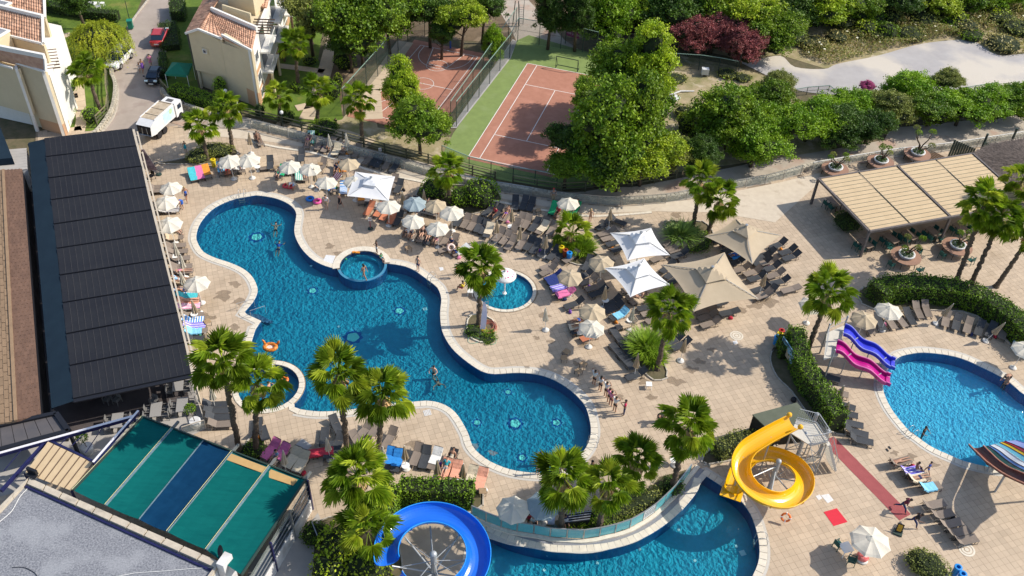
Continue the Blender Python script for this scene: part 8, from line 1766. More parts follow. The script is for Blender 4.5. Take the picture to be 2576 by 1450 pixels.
A=P(1450,1325);rk=thing('crate_rack','dark rack of stacked crates behind the curved glass wall','rack',A,R(12))
for k in range(4):PT('crate',MB().box((.0+.08*k,0+.18*k,.35+.02*k),(1.7,.16,.7)),MK,rk);PT('crate_edge',MB().box((.08*k,.18*k-.0,.72+.02*k),(1.75,.04,.04)),MS,rk)
for px,py,l in((1362,1303,'white crate near the people behind the glass wall'),(1420,1322,'white barrel beside the leftmost curved wall palm'),(1432,1284,'pale turquoise ball on a stand behind the glass wall')):
 p=P(px,py);b=MB()
 if 'crate' in l:b.box((0,0,.25),(.8,.55,.5),R(20));b.box((0,0,.51),(.86,.6,.04),R(20))
 elif 'barrel' in l:b.lathe([(.001,0),(.22,0),(.27,.4),(.22,.8),(.001,.82)],14)
 else:b.cyl((0,0,0),(0,0,.8),.05);b.ball((0,0,1.05),.32,14,9)
 o=link(l.split()[1]if 'turq' not in l else 'ball_lamp',b.mesh('m',[M_pot]));o.location=p;tag(o,l,'crate' if 'crate' in l else 'barrel' if 'barrel' in l else 'ball lamp')
for x,y,l in((2235,1130,'dark flip-flops alone on the deck by the right pool'),(2452,1050-0,'')):
 if not l:continue
 p=P(x,y);ro=thing('sandals',l,'sandals',p);
 for s in(-.12,.12):PT('sandal',MB().box((s,s,.03),(.1,.26,.05),R(20)),MK,ro)
p=P(1995,1010);o=link('backpack',MB().ball((0,0,.2),.24,10,7,1.0).mesh('backpack',[MK],True));o.location=p;tag(o,'dark bag on the shaded deck behind the kiosk','bag')
# ================================================================ PEOPLE
TS=bpy.data.scenes.new('workbench')
def skinned(name,comps,sub=1):
 0
 vs=[];es=[];rs=[];roots=[]
 for P_,E_l,R_ in comps:o=len(vs);roots.append(o);vs+=P_;es+=[(a+o,c+o)for a,c in E_l];rs+=R_
 me=bpy.data.meshes.new('tmp');me.from_pydata(vs,es,[]);ob=bpy.data.objects.new('tmp',me);TS.collection.objects.link(ob);md=ob.modifiers.new('s','SKIN');md.use_smooth_shade=True
 sk=me.skin_vertices[0].data
 for i,r in enumerate(rs):sk[i].radius=r if isinstance(r,tuple)else(r,r);sk[i].use_root=i in roots
 if sub:s2=ob.modifiers.new('d','SUBSURF');s2.levels=sub;s2.render_levels=sub
 TL_=TS.view_layers[0];TL_.update();ev=ob.evaluated_get(TL_.depsgraph);out=bpy.data.meshes.new_from_object(ev);out.name=name;bpy.data.objects.remove(ob);return out
def joints(pose):
 s={}
 def set_(torso,arm,leg):s.update(dict(zip(('pelvis','belly','chest','neck','head','crown'),torso)));s['arm']=arm;s['leg']=leg
 st=[(0,0,.95),(0,.01,1.12),(0,0,1.34),(0,-.01,1.47),(0,.02,1.60),(0,.01,1.68)]
 armd=lambda q:[(q*.18,0,1.40),(q*.25,-.03,1.14),(q*.26,.06,.90),(q*.25,.09,.81)]
 legd=lambda q:[(q*.09,0,.90),(q*.10,.02,.50),(q*.10,-.01,.09),(q*.12,.14,.04)]
 if pose=='stand':set_(st,armd,legd)
 elif pose=='walk':set_(st,lambda q:[(q*.18,0,1.40),(q*.25,-.06*q,1.14),(q*.24,.14*-q,.93),(q*.23,.2*-q,.86)],lambda q:[(q*.09,0,.90),(q*.09,.16*q+.03,.50),(q*.09,.30*q-.05,.10),(q*.10,.30*q+.08,.04)])
 elif pose=='run':set_([(0,0,.90),(0,.08,1.06),(0,.2,1.26),(0,.26,1.38),(0,.33,1.49),(0,.33,1.57)],lambda q:[(q*.19,.2,1.32),(q*.30,.1+.1*q,1.1),(q*.22,.3+.2*q,1.05),(q*.2,.38+.2*q,1.06)],lambda q:[(q*.09,0,.86),(q*.1,.26 if q>0 else-.12,.52),(q*.1,.34 if q>0 else-.52,.10 if q>0 else .28),(q*.1,.48 if q>0 else-.5,.05 if q>0 else .15)])
 elif pose=='hands_up':set_(st,lambda q:[(q*.18,0,1.42),(q*.38,.06,1.55),(q*.20,.12,1.72),(q*.13,.12,1.76)],legd)
 elif pose=='phone':set_(st,lambda q:[(q*.18,0,1.40),(q*.22,.04,1.14),(q*.09,.27,1.24),(q*.05,.33,1.28)],legd)
 elif pose=='bend':set_([(0,-.1,.92),(0,.06,1.04),(0,.28,1.08),(0,.40,1.06),(0,.5,1.03),(0,.57,1.02)],lambda q:[(q*.18,.34,1.02),(q*.2,.38,.76),(q*.16,.45,.55),(q*.15,.48,.47)],lambda q:[(q*.09,-.1,.88),(q*.10,0,.49),(q*.10,-.05,.09),(q*.12,.1,.04)])
 elif pose=='sit':set_([(0,0,.52),(0,-.04,.68),(0,-.05,.90),(0,-.03,1.03),(0,.02,1.15),(0,.02,1.23)],lambda q:[(q*.18,-.04,.95),(q*.23,.04,.70),(q*.15,.27,.62),(q*.12,.34,.60)],lambda q:[(q*.09,.02,.50),(q*.13,.43,.53),(q*.12,.46,.12),(q*.13,.60,.06)])
 elif pose=='recline':set_([(0,1.13,.47),(0,1.25,.56),(0,1.42,.72),(0,1.52,.83),(0,1.60,.93),(0,1.65,.98)],lambda q:[(q*.18,1.46,.78),(q*.30,1.30,.56),(q*.25,1.08,.50),(q*.2,1.0,.50)],lambda q:[(q*.09,1.08,.46),(q*.12,.70,.58 if q>0 else .46),(q*.10,.34,.43),(q*.10,.24,.50)])
 elif pose=='lie':set_([(0,1.0,.46),(0,1.15,.47),(0,1.36,.47),(0,1.49,.48),(0,1.60,.50),(0,1.68,.50)],lambda q:[(q*.18,1.40,.46),(q*.32,1.55,.44),(q*.18,1.72,.44),(q*.1,1.74,.44)],lambda q:[(q*.09,.95,.45),(q*.10,.55,.46),(q*.11,.15,.43),(q*.12,.04,.42)])
 elif pose=='swim':set_([(0,-.2,-.22),(0,-.05,-.17),(0,.16,-.10),(0,.29,-.03),(0,.40,.06),(0,.42,.13)],lambda q:[(q*.18,.18,-.10),(q*.42,.30,-.10),(q*.48,.52,-.12),(q*.46,.60,-.12)],lambda q:[(q*.09,-.25,-.25),(q*.14,-.6,-.34),(q*.12,-.98,-.42),(q*.12,-1.1,-.44)])
 elif pose=='wade':set_([(0,0,-.15),(0,.01,.02),(0,0,.24),(0,-.01,.37),(0,.02,.50),(0,.01,.58)],lambda q:[(q*.18,0,.30),(q*.34,.08,.10),(q*.28,.30,.05),(q*.22,.38,.06)],lambda q:[(q*.09,0,-.2),(q*.10,.02,-.55),(q*.10,0,-.88),(q*.12,.12,-.93)])
 return s
def body_mesh(pose,female=False):
 s=joints(pose);V=[];E_l=[];R_=[]
 def add(p,r,par=None):
  V.append(tuple(p));R_.append(r)
  if par is not None:E_l.append((par,len(V)-1))
  return len(V)-1
 k=.92 if female else 1.0
 pe=add(s['pelvis'],(.135,.10)if not female else(.14,.105));be=add(s['belly'],(.115*k,.09),pe);ch=add(s['chest'],(.145*k,.105),be);ne=add(s['neck'],.055,ch);hd=add(s['head'],(.082,.095),ne);cr=add(s['crown'],(.06,.065),hd)
 comps=[]
 for q in(-1,1):
  a=s['arm'](q);sh=add(a[0],.058,ch);el=add(a[1],.042,sh);wr=add(a[2],.028,el);ha=add(a[3],(.032,.018),wr)
  l=s['leg'](q);hp=add(l[0],.088,pe);kn=add(l[1],.058,hp);an=add(l[2],.038,kn);to=add(l[3],(.036,.028),an)
  w,h=V3(a[2]),V3(a[3]);d=(h-w).normalized();sd=d.cross(V3((0,0,1)));sd=sd.normalized()if sd.length>.1 else V3((0,1,0));
  for f,ln_ in((-1.4,.062),(-.45,.075),(.5,.07),(1.4,.055)):
   b0=h+sd*f*.012;b1=b0+d*ln_*.55+V3((0,0,-.004));b2=b0+d*ln_+V3((0,0,-.018));comps.append(([tuple(b0-d*.01),tuple(b1),tuple(b2)],[(0,1),(1,2)],[.0085,.008,.0065]))
  b0=h-d*.03+sd*.02*-q;b1=b0+d*.035+sd*.032*-q;comps.append(([tuple(b0),tuple(b1),tuple(b1+d*.022)],[(0,1),(1,2)],[.011,.009,.007]))
 up_=(V3(s['crown'])-V3(s['neck'])).normalized();fw=V3((0,1,0));fw=(fw-up_*fw.dot(up_));fw=fw.normalized()if fw.length>.2 else V3((0,0,1))
 if pose in('recline','lie'):fw=(V3((0,-.3,1))-up_*V3((0,-.3,1)).dot(up_)).normalized()
 H=V3(s['head']);comps.append(([tuple(H+fw*.07-up_*.005),tuple(H+fw*.108-up_*.022)],[(0,1)],[.012,.011]))
 for q in(-1,1):comps.append(([tuple(H+V3((q*.078,0,0))),tuple(H+V3((q*.098,0,0))-fw*.012)],[(0,1)],[(.012,.022),(.01,.02)]))
 return skinned('body',[(V,E_l,R_)]+comps,1),s,up_,fw
def lerp3(a,c,t):return tuple(a[i]+(c[i]-a[i])*t for i in range(3))
def cloth_mesh_for(kind,s):
 V=[];E_l=[];R_=[]
 def add(p,r,par=None):
  V.append(tuple(p));R_.append(r)
  if par is not None:E_l.append((par,len(V)-1))
  return len(V)-1
 if kind=='shirt':
  b0=add(lerp3(s['pelvis'],s['belly'],.3),(.15,.115));b1=add(s['belly'],(.14,.11),b0);c=add(s['chest'],(.165,.125),b1);add(lerp3(s['chest'],s['neck'],.6),.075,c)
  for q in(-1,1):a=s['arm'](q);x=add(a[0],.073,c);add(lerp3(a[0],a[1],.65),.062,x)
 elif kind in('shorts','trousers'):
  b0=add(s['pelvis'],(.152,.12));add(lerp3(s['pelvis'],s['belly'],.45),(.14,.11),b0)
  for q in(-1,1):
   l=s['leg'](q);x=add(l[0],.103,b0);y=add(lerp3(l[0],l[1],.62 if kind=='shorts' else 1.0),.088 if kind=='shorts' else .07,x)
   if kind=='trousers':add(lerp3(l[1],l[2],.9),.055,y)
 elif kind=='swimsuit':
  b0=add(s['pelvis'],(.147,.113));b1=add(s['belly'],(.125,.10),b0);add(lerp3(s['belly'],s['chest'],.9),(.152,.116),b1)
  for q in(-1,1):l=s['leg'](q);add(lerp3(l[0],l[1],.06),.098,b0)
 elif kind=='briefs':
  b0=add(s['pelvis'],(.147,.113));add(lerp3(s['pelvis'],s['belly'],.25),(.135,.105),b0)
  for q in(-1,1):l=s['leg'](q);add(lerp3(l[0],l[1],.1),.098,b0)
 elif kind=='bikini_top':
  b1=add(lerp3(s['belly'],s['chest'],.55),(.135,.11));add(lerp3(s['belly'],s['chest'],.95),(.15,.118),b1)
 elif kind=='dress':
  b0=add(s['chest'],(.16,.12));b1=add(s['belly'],(.14,.11),b0);b2=add(s['pelvis'],(.18,.15),b1);l,r=s['leg'](-1),s['leg'](1);k=lerp3(l[1],r[1],.5);add(k,(.25,.22),b2)
 return skinned(kind,[(V,E_l,R_)],1)
def hair_mesh(s,up_,fw,long_):
 H=V3(s['head']);b=MB();c=H+up_*.035-fw*.018;ns,ms=12,7;vs=[];sd=up_.cross(fw)
 for i in range(ms+1):
  t=pi*i/ms
  for j in range(ns):
   a=2*pi*j/ns;f=sin(t)*cos(a);x=sin(t)*sin(a);z=cos(t)
   cut=1.0 if(z>-.1 or f<.1)else .35;r=.105;v=c+fw*f*r*(cut if f>0 else 1.05)+sd*x*r*.93+up_*z*r*.95
   if z<-.35 and f>-.2:v=c+(v-c)*.7
   if long_ and z<-.2 and f<.1:v=v-up_*.18*(-z)-fw*.02
   vs.append(v)
 b.add(vs,[(i*ns+j,(i+1)*ns+j,(i+1)*ns+(j+1)%ns,i*ns+(j+1)%ns)for i in range(ms)for j in range(ns)]);return b.mesh('hair',[],True)
SK_={'fair':mat('skin_fair',(.56,.33,.23),rough=.55),'tan':mat('skin_tan',(.38,.20,.125),rough=.55),'brown':mat('skin_brown',(.20,.105,.065),rough=.55)}
HR={'dark':mat('hair_dark',(.02,.014,.01),rough=.6),'brown':mat('hair_brown',(.10,.055,.03),rough=.6),'blond':mat('hair_blond',(.45,.32,.15),rough=.6),'grey':mat('hair_grey',(.35,.33,.31),rough=.6),'red_cap':mat('cap_red',(.5,.04,.04),rough=.7),'hat':mat('straw_hat',(.55,.42,.24),rough=.8)}
CC_={}
def cmat(c):
 pal={'white':(.78,.77,.75),'black':(.02,.02,.025),'navy':(.02,.035,.12),'blue':(.03,.12,.5),'teal':(.03,.40,.48),'red':(.55,.03,.06),'pink':(.75,.25,.40),'maroon':(.16,.02,.05),'grey':(.28,.28,.29),'green':(.04,.28,.12),'orange':(.8,.28,.03),'yellow':(.8,.6,.05),'purple':(.2,.08,.4),'khaki':(.40,.33,.2),'crimson':(.65,.02,.12),'lightblue':(.3,.5,.75),'beige':(.6,.5,.38)}
 if c not in CC_:CC_[c]=mat('cloth_'+c,pal[c],tuple(v*.8 for v in pal[c]),9,.85,.2,30,obj_space=True)
 return CC_[c]
BODY={}
def person(loc,rz,pose,lb,skin='tan',wear=(('shorts','navy'),),hair='dark',long_=False,h=1.0,cat='person',grp=None,z=0.0):
 fem=long_;k=(pose,fem)
 if k not in BODY:BODY[k]=body_mesh(pose,fem)
 me,s,up_,fw=BODY[k];ro=thing('person',lb,cat,(loc.x,loc.y,z),rz,grp);ro.scale=(h,h,h)
 def put(nm,mesh,m):
  if not mesh.materials:mesh.materials.append(m)
  o=link(nm,mesh,ro);o.material_slots[0].link='OBJECT';o.material_slots[0].material=m;return o
 put('body',me,SK_[skin])
 for kind,c in wear:
  ck=(kind,pose,fem)
  if ck not in BODY:BODY[ck]=cloth_mesh_for(kind,s)
  put(kind,BODY[ck],cmat(c))
 hk=('hair',pose,fem)
 if hk not in BODY:BODY[hk]=hair_mesh(s,up_,fw,long_)
 if hair:put('hair' if hair not in('red_cap','hat')else 'hat',BODY[hk],HR[hair])
 return ro
def pp(r,c,x,y,fx,fy,pose,lb,**k):
 0
 a=T(r,c,x,y);b_=T(r,c,x+fx,y+fy);d=b_-a;return person(a,atan2(d.y,d.x)-pi/2,pose,lb,**k)
S_,SH,SW,BR,BT,DR,TRs='shirt','shorts','swimsuit','briefs','bikini_top','dress','trousers'
def w(*a):return tuple((a[i],a[i+1])for i in range(0,len(a),2))
INS=[(820,980,'first','red'),(882,1040,'second','maroon'),(938,1098,'third','maroon'),(968,1160,'fourth','maroon'),(988,1190,'fifth','purple'),(1028,1248,'sixth','black')]
for i,(x,y,o_,c_)in enumerate(INS):pp(2,2,x,y,80,-60,'hands_up' if i in(0,2,4,5)else 'phone','entertainer in light top and dark shorts, %s from the top of the line'%o_,wear=w(S_,'white' if i<3 else('white' if i==5 else 'pink'),SH,'black' if c_!='purple' else 'maroon'),hair='dark' if i!=3 else 'brown',long_=i in(1,3),skin='tan',grp='line of entertainers at the poolside')
pp(2,2,1125,1280,-90,-20,'phone','man in a crimson shirt and jeans facing the line of entertainers',wear=w(S_,'crimson',TRs,'navy'),skin='brown')
pp(2,2,1500,1350,-60,60,'bend','person in black bending over with a dark cap on the open deck',wear=w(S_,'black',SH,'khaki'),skin='tan');pp(2,2,1520,1340,-40,60,'stand','second person in teal close behind the one in black',wear=w(S_,'teal',SH,'black'))
pp(1,0,1885,580,60,80,'walk','blond woman in a blue top walking with a black bag',wear=w(SW,'blue',SH,'navy'),hair='blond',long_=True,skin='tan');pp(1,0,1835,655,-60,60,'bend','woman in a long blue dress bending by the umbrella',wear=w(DR,'blue'),long_=True);pp(1,0,1770,620,-60,20,'stand','man in a white shirt beside the woman in blue',wear=w(S_,'white',SH,'white'),skin='fair')
pp(1,1,712,662,-30,60,'stand','man in white shirt with backpack straps near the pink swim ring',wear=w(S_,'white',SH,'khaki'),skin='fair');pp(1,1,850,650,-60,40,'walk','woman in black dress and red scarf near the white canopy',wear=w(DR,'black',BT,'red'),hair='blond',long_=True,skin='fair')
pp(1,1,375,470,-90,10,'bend','child in white with straw hat bending over red rings',wear=w(S_,'white',SH,'lightblue'),hair='hat',h=.85);pp(1,1,1218,1100,-60,20,'phone','boy in pale shorts standing on the rim of the small spa',wear=w(SH,'white'),skin='brown',h=.85)
pp(1,1,1262,1175,40,30,'sit','child in green sitting at the right of the small spa rim',wear=w(S_,'green',SH,'teal'),h=.7);pp(1,1,1632,1280,-40,30,'stand','bare-chested man in navy trunks at the pool edge right of the spa',wear=w(SH,'navy'),skin='fair');pp(1,1,1092,1362,-60,-30,'walk','woman in a white bikini walking on the small spa rim',wear=w(BR,'white',BT,'white'),long_=True,skin='tan')
pp(1,1,1530,925,40,30,'stand','person in a red top behind the crowded row',wear=w(S_,'red',SH,'black'),h=.9);pp(1,1,1555,950,-60,30,'bend','man in a white shirt leaning over the crowded row',wear=w(S_,'white',SH,'navy'),skin='fair')
pp(1,2,410,590,20,60,'stand','man in a checked shirt by the glass railing near the lone umbrella',wear=w(S_,'grey',TRs,'khaki'),hair='red_cap',skin='tan');pp(1,2,782,800,0,-60,'walk','blond woman in a striped bikini walking away on the open terrace',wear=w(BR,'lightblue',BT,'navy'),hair='blond',long_=True,skin='fair')
pp(1,0,1872,82,20,60,'stand','child in turquoise near the shadow of the left bed palms',wear=w(DR,'teal'),h=.75)
pp(0,0,1445,735,30,60,'walk','woman in a purple dress walking down the road',wear=w(DR,'purple'),long_=True,hair='brown');pp(0,0,1412,730,30,60,'walk','child in white walking beside the woman in purple',wear=w(S_,'white',SH,'white'),h=.72);pp(0,0,1525,685,20,60,'walk','person in a pink top in the villa shade on the road',wear=w(S_,'pink',SH,'pink'),long_=True,skin='fair')
pp(3,3,1330,795,70,30,'run','person in a maroon shirt and jeans striding onto the red carpet',wear=w(S_,'maroon',TRs,'navy'),skin='brown');pp(3,3,1440,945,70,30,'run','person in black shirt and navy trousers striding near the yellow floor sign',wear=w(S_,'black',TRs,'navy'),skin='brown');pp(3,3,1590,420,-60,-30,'walk','child in a blue outfit beside the sunbathers, lower right',wear=w(S_,'blue',SH,'blue'),h=.8)
pp(3,2,255,428,20,-60,'hands_up','girl with raised arms on the rim at the bottom of the big pool',wear=w(BR,'pink'),hair='red_cap',h=.85,skin='fair');pp(3,2,545,430,-40,-30,'sit','person with red hair sitting on the pool rim behind a palm',wear=w(S_,'grey',SH,'black'),hair='red_cap',skin='fair');pp(3,2,475,385,-30,-40,'sit','person sitting on the pool rim left of the red-haired one',wear=w(SH,'black'));pp(3,2,790,440,40,20,'stand','person with a blue cap on the deck by the lowest palms',wear=w(S_,'black',SH,'navy'),skin='brown')
pp(2,3,2392,960,-60,30,'bend','bare-chested man in black shorts on the far rim of the right pool',wear=w(SH,'black'),skin='tan')
for r,c,x,y,fx,fy,pose,l,kw in((1,1,195,820,10,-60,'swim','swimmer with dark hair in the upper basin, upper one',dict(skin='fair')),(1,1,225,1010,20,-60,'swim','swimmer in a blue shirt in the upper basin, lower one',dict(wear=w(S_,'blue',SH,'navy'))),(2,1,1790,830,-40,60,'wade','bather with raised arm in the lower neck of the pool, upper one',dict(skin='fair')),(2,1,1830,940,20,60,'swim','bather in the lower neck of the pool, lower one',dict(skin='fair')),
(3,2,290,250,20,-60,'wade','dark-haired bather near the bottom rim of the big pool',dict(wear=w(S_,'black'),skin='brown')),(2,3,1575,1440,40,30,'wade','person in black top wading in the bright right pool',dict(wear=w(S_,'black'),skin='brown')),(2,3,2400,935,-40,10,'wade','bather near the upper right rim of the right pool',dict(skin='tan')),(2,1,130,990,50,10,'wade','person in the round half hidden spa',dict(skin='fair')),(2,1,120,760,0,60,'swim','person floating in a white ring above the hidden spa',dict(skin='fair')),(2,1,285,900,20,-60,'wade','child with orange arm bands in the hidden spa',dict(wear=w(S_,'orange'),h=.7,hair='red_cap',skin='fair'))):
 kw.setdefault('wear',w(SH,'black'));pp(r,c,x,y,fx,fy,pose,l,z=-.1,**kw)
def on_bed(phrase,i,pose,lb,dx=0.0,**k):
 if(phrase,i)not in BEDS:print('NO BED',phrase,i);return
 a,rz,ra_=BEDS[(phrase,i)]
 if pose=='sit':a=a+V3((-sin(rz),cos(rz),0))*.55;rz+=pi*.9
 person(a,rz,pose,lb,**k)
U1,U2,U3='the upper row beside the black roof','the lower row beside the black roof','the crowded row above the small spa pool'
for ph,i,po,l,kw in((U1,4,'recline','sunbather in white on the orange towel under the third cream umbrella',dict(wear=w(S_,'white',SH,'orange'),skin='fair')),(U1,11,'lie','sunbather in pink above the lowest umbrella beside the black roof',dict(wear=w(SW,'pink'),long_=True,skin='fair')),(U1,12,'recline','sunbather in light blue beside the lowest cream umbrella',dict(wear=w(S_,'lightblue',SH,'white'))),(U1,2,'recline','sunbather beneath the second cream umbrella',dict(wear=w(SH,'purple'),skin='fair')),
(U2,0,'recline','sunbather on the blue striped towel beside the black roof',dict(wear=w(SH,'navy'))),(U2,2,'lie','sunbather lying on the salmon towel beside the black roof',dict(wear=w(BR,'orange',BT,'orange'),long_=True,skin='fair')),
('the group under the two leftmost cream umbrellas',0,'recline','sunbather wrapped in light blue under the leftmost cream umbrella',dict(wear=w(DR,'white'),long_=True)),('the group under the two leftmost cream umbrellas',1,'sit','person with brown skin sitting between the two leftmost umbrellas',dict(wear=w(SH,'red'),skin='brown')),('the group under the two leftmost cream umbrellas',2,'recline','person wrapped in a white towel, left of two',dict(wear=w(DR,'white'),skin='brown')),('the group under the two leftmost cream umbrellas',3,'recline','person wrapped in a white towel, right of two',dict(wear=w(DR,'white'),skin='brown')),
('the group beneath the two middle cream umbrellas',0,'sit','person in a beige top sitting by the green towel',dict(wear=w(S_,'beige',SH,'teal'),skin='fair')),('the group beneath the two middle cream umbrellas',3,'recline','woman in a white top under the right middle cream umbrella',dict(wear=w(S_,'white',SH,'black'),long_=True,skin='fair')),('the pair under the single tan umbrella',1,'recline','man in black shorts under the single tan umbrella',dict(wear=w(SH,'black'))),('the pair under the single tan umbrella',0,'sit','shaded person at the left under the single tan umbrella',dict(wear=w(S_,'navy',SH,'black'))),
('the upper terrace row by the glass railing',0,'recline','person in pink at the left end of the upper terrace row',dict(wear=w(SW,'pink'),long_=True,skin='fair')),('the upper terrace row by the glass railing',3,'sit','bare-backed man sitting in the upper terrace row',dict(wear=w(SH,'grey'))),('the upper terrace row by the glass railing',5,'recline','man in pale blue shorts in the upper terrace row',dict(wear=w(SH,'lightblue'))),
('the blue towel pair by the white canopy',0,'recline','bare-chested man in black shorts on the blue towel by the canopy',dict(wear=w(SH,'black'))),('the top group near the railing',2,'recline','dark-haired sunbather with a straw hat in the top left group',dict(wear=w(BR,'black'),skin='brown')),('the top group near the railing',0,'sit','person in maroon next to the green striped towel',dict(wear=w(S_,'maroon',SH,'black'))),
('the shaded trio below the shadowed tan umbrella',0,'recline','sunbather with crossed legs below the shadowed tan umbrella, left',dict(wear=w(SH,'black'),skin='fair')),('the shaded trio below the shadowed tan umbrella',1,'recline','sunbather below the shadowed tan umbrella, middle',dict(wear=w(SH,'black'),skin='fair')),('the shaded trio below the shadowed tan umbrella',2,'recline','sunbather below the shadowed tan umbrella, right',dict(wear=w(S_,'khaki',SH,'black'),skin='tan')),
(U3,0,'sit','person in grey sitting at the left of the crowded row',dict(wear=w(S_,'grey',SH,'navy'))),(U3,1,'sit','person in beige sitting second in the crowded row',dict(wear=w(S_,'beige',SH,'beige'),long_=True)),(U3,2,'recline','woman in a black swimsuit, left of two, in the crowded row',dict(wear=w(SW,'black'),long_=True,skin='fair')),(U3,3,'recline','woman in a black swimsuit, right of two, in the crowded row',dict(wear=w(SW,'black'),long_=True,skin='fair')),
('the group around the striped swim ring',0,'sit','woman in black sitting left of the striped swim ring',dict(wear=w(S_,'black',SH,'pink'),long_=True,skin='fair')),('the group around the striped swim ring',2,'sit','bald man in navy sitting below the striped swim ring',dict(wear=w(S_,'navy',SH,'black'),hair='grey',skin='fair')),('the group around the striped swim ring',3,'sit','man in blue trousers sitting right of the striped swim ring',dict(wear=w(SH,'blue'),skin='brown')),
('the trio beside the bright green shrub',1,'sit','person in white and red sitting beside the bright green shrub',dict(wear=w(S_,'red',SH,'black'),skin='tan')),('the trio beside the bright green shrub',2,'recline','person reclining right of the bright green shrub',dict(wear=w(SH,'purple'))),('the green towel trio by the lone cream umbrella',2,'recline','person on a green towel right of the lone cream umbrella',dict(wear=w(SH,'green'),skin='fair')),
('the column between the two tan canopies',0,'sit','person in navy in the shade between the tan canopies, uppermost',dict(wear=w(S_,'navy',SH,'black'))),('the column between the two tan canopies',1,'sit','person in black crouched in the shade between the tan canopies',dict(wear=w(S_,'black',SH,'navy'),long_=True)),('the column between the two tan canopies',3,'recline','person in blue stretched out between the tan canopies',dict(wear=w(DR,'blue'),long_=True)),
('the row under the cream umbrella with sunbathers',0,'recline','sunbather in blue under the cream pleated umbrella, upper',dict(wear=w(SH,'blue'),skin='tan')),('the row under the cream umbrella with sunbathers',1,'recline','sunbather on a cream towel under the pleated umbrella, middle',dict(wear=w(BR,'black',BT,'black'),long_=True,skin='tan')),('the row under the cream umbrella with sunbathers',2,'recline','sunbather in black under the pleated umbrella, lower',dict(wear=w(SH,'black'))),
('the group below the lower white canopy',1,'recline','sunbather with crossed arms under the lower white canopy',dict(wear=w(SW,'white'),skin='fair')),('the pair in shade at the hedge end',0,'recline','sunbather in shade at the hedge end',dict(wear=w(SH,'grey'),skin='tan'))if 0 else(U1,5,'sit','person in beige resting next to the orange towel',dict(wear=w(S_,'beige',SH,'beige'),skin='fair')),
('the sunbather group by the red carpet',0,'lie','sunbather on the light striped towel, top of the lower right group',dict(skin='tan',wear=w(BR,'lightblue'))),('the sunbather group by the red carpet',1,'sit','dark-haired person sitting on the patterned towel, lower right group',dict(wear=w(SH,'white'),skin='brown')),('the sunbather group by the red carpet',2,'lie','sunbather in navy trunks lying flat, lower right group',dict(wear=w(SH,'navy'))),
('the row of towels above the blue slide',5,'recline','sunbather wrapped in pale cloth above the blue slide',dict(wear=w(DR,'beige'),long_=True)),('the salmon towel group above the blue slide',0,'recline','sunbather with a mint top on salmon towels',dict(wear=w(S_,'teal',SH,'grey'),skin='fair')),('the pink towel group by the canopy corner',1,'sit','person with a lilac hat beside the pink towels',dict(wear=w(S_,'lightblue',SH,'grey'),skin='fair')),('the green towel trio by the lone cream umbrella',1,'sit','person in red behind the green towel',dict(wear=w(S_,'red',SH,'black')))):
 on_bed(ph,i,po,l,**kw)
for x,y,c_,l in((1330,1318,'red','person in red sitting behind the left end of the glass wall'),(1342,1326,'white','person in a white shirt sitting behind the left end of the glass wall'),(1420,1322,'navy','person in navy behind the leftmost curved wall palm')):a=P(x,y);person(a,R(200),'sit',l,wear=w(S_,c_,SH,'black'),skin='fair' if c_=='white' else 'tan')
a=T(2,1,2080,40);person(a,R(60),'sit','lifeguard in yellow sitting in the shade of the splash pool palm',wear=w(S_,'yellow',SH,'red'),skin='brown');a=T(0,1,805,1262);person(a,R(160),'sit','dark child figure crouching on the shaded path behind the fence',wear=w(S_,'black',SH,'black'),h=.7)
a=P(2168,1405);b=MB();b.lathe([(.001,.0),(.35,.05),(.42,.25),(.3,.42),(.001,.45)],14);o=link('beanbag',b.mesh('beanbag',[mat('inflatable_red',(.60,.04,.04),(.7,.3,.28),6,.35)],True));o.location=a;tag(o,'red inflatable bundle beside the large cream umbrella','inflatable')
# ================================================================ SWIM RINGS AND FLOATS
def swim_ring(loc,R0,r0,m,lb,rot=(0,0,0)):
 b=MB();N1,N2=28,9;vs=[((R0+r0*cos(q))*cos(t),(R0+r0*cos(q))*sin(t),r0+r0*sin(q))for t in[2*pi*i/N1 for i in range(N1)]for q in[2*pi*j/N2 for j in range(N2)]]
 b.add(vs,[(i*N2+j,((i+1)%N1)*N2+j,((i+1)%N1)*N2+(j+1)%N2,i*N2+(j+1)%N2)for i in range(N1)for j in range(N2)]);o=link('swim_ring',b.mesh('swim_ring',[m],True),loc=loc,rot=rot);tag(o,lb,'swim ring');return o
swim_ring(T(1,1,545,562),.30,.12,mat('ring_blue',(.02,.22,.70),rough=.3),'blue swim ring on the paving by the top of the pool');swim_ring(T(1,1,618,588),.31,.12,mat('ring_pink',(.80,.10,.35),rough=.3),'pink swim ring on the paving by the top of the pool')
swim_ring(T(1,1,305,430),.28,.11,mat('ring_red',(.65,.06,.08),rough=.3),'red swim ring, left of two, under the bending child');swim_ring(T(1,1,345,437),.28,.11,MATS['ring_red'],'red swim ring, right of two, under the bending child');swim_ring(T(1,1,1962,1045,.5),.28,.11,fabric('ring_peach',(.75,.42,.30),W_,n=9),'peach and white striped swim ring held up among sunbeds',(R(50),0,R(10)))
swim_ring(T(2,1,122,790,-.02),.30,.11,mat('ring_white',(.75,.68,.70),rough=.3),'white swim ring around a floating person above the hidden spa');swim_ring(T(2,1,285,935,0),.26,.1,mat('ring_orange',(.85,.20,.04),rough=.3),'orange and pink swim ring in the hidden spa')
p=T(2,1,145,610,-.05);fl_=thing('inflatable_float','orange tiger striped inflatable float with horns in the big pool','inflatable',p);m=mat('float_tiger',(.80,.28,.03),(.30,.08,.02),9,.35,obj_space=True,detail=1);b=MB();N1,N2=24,8
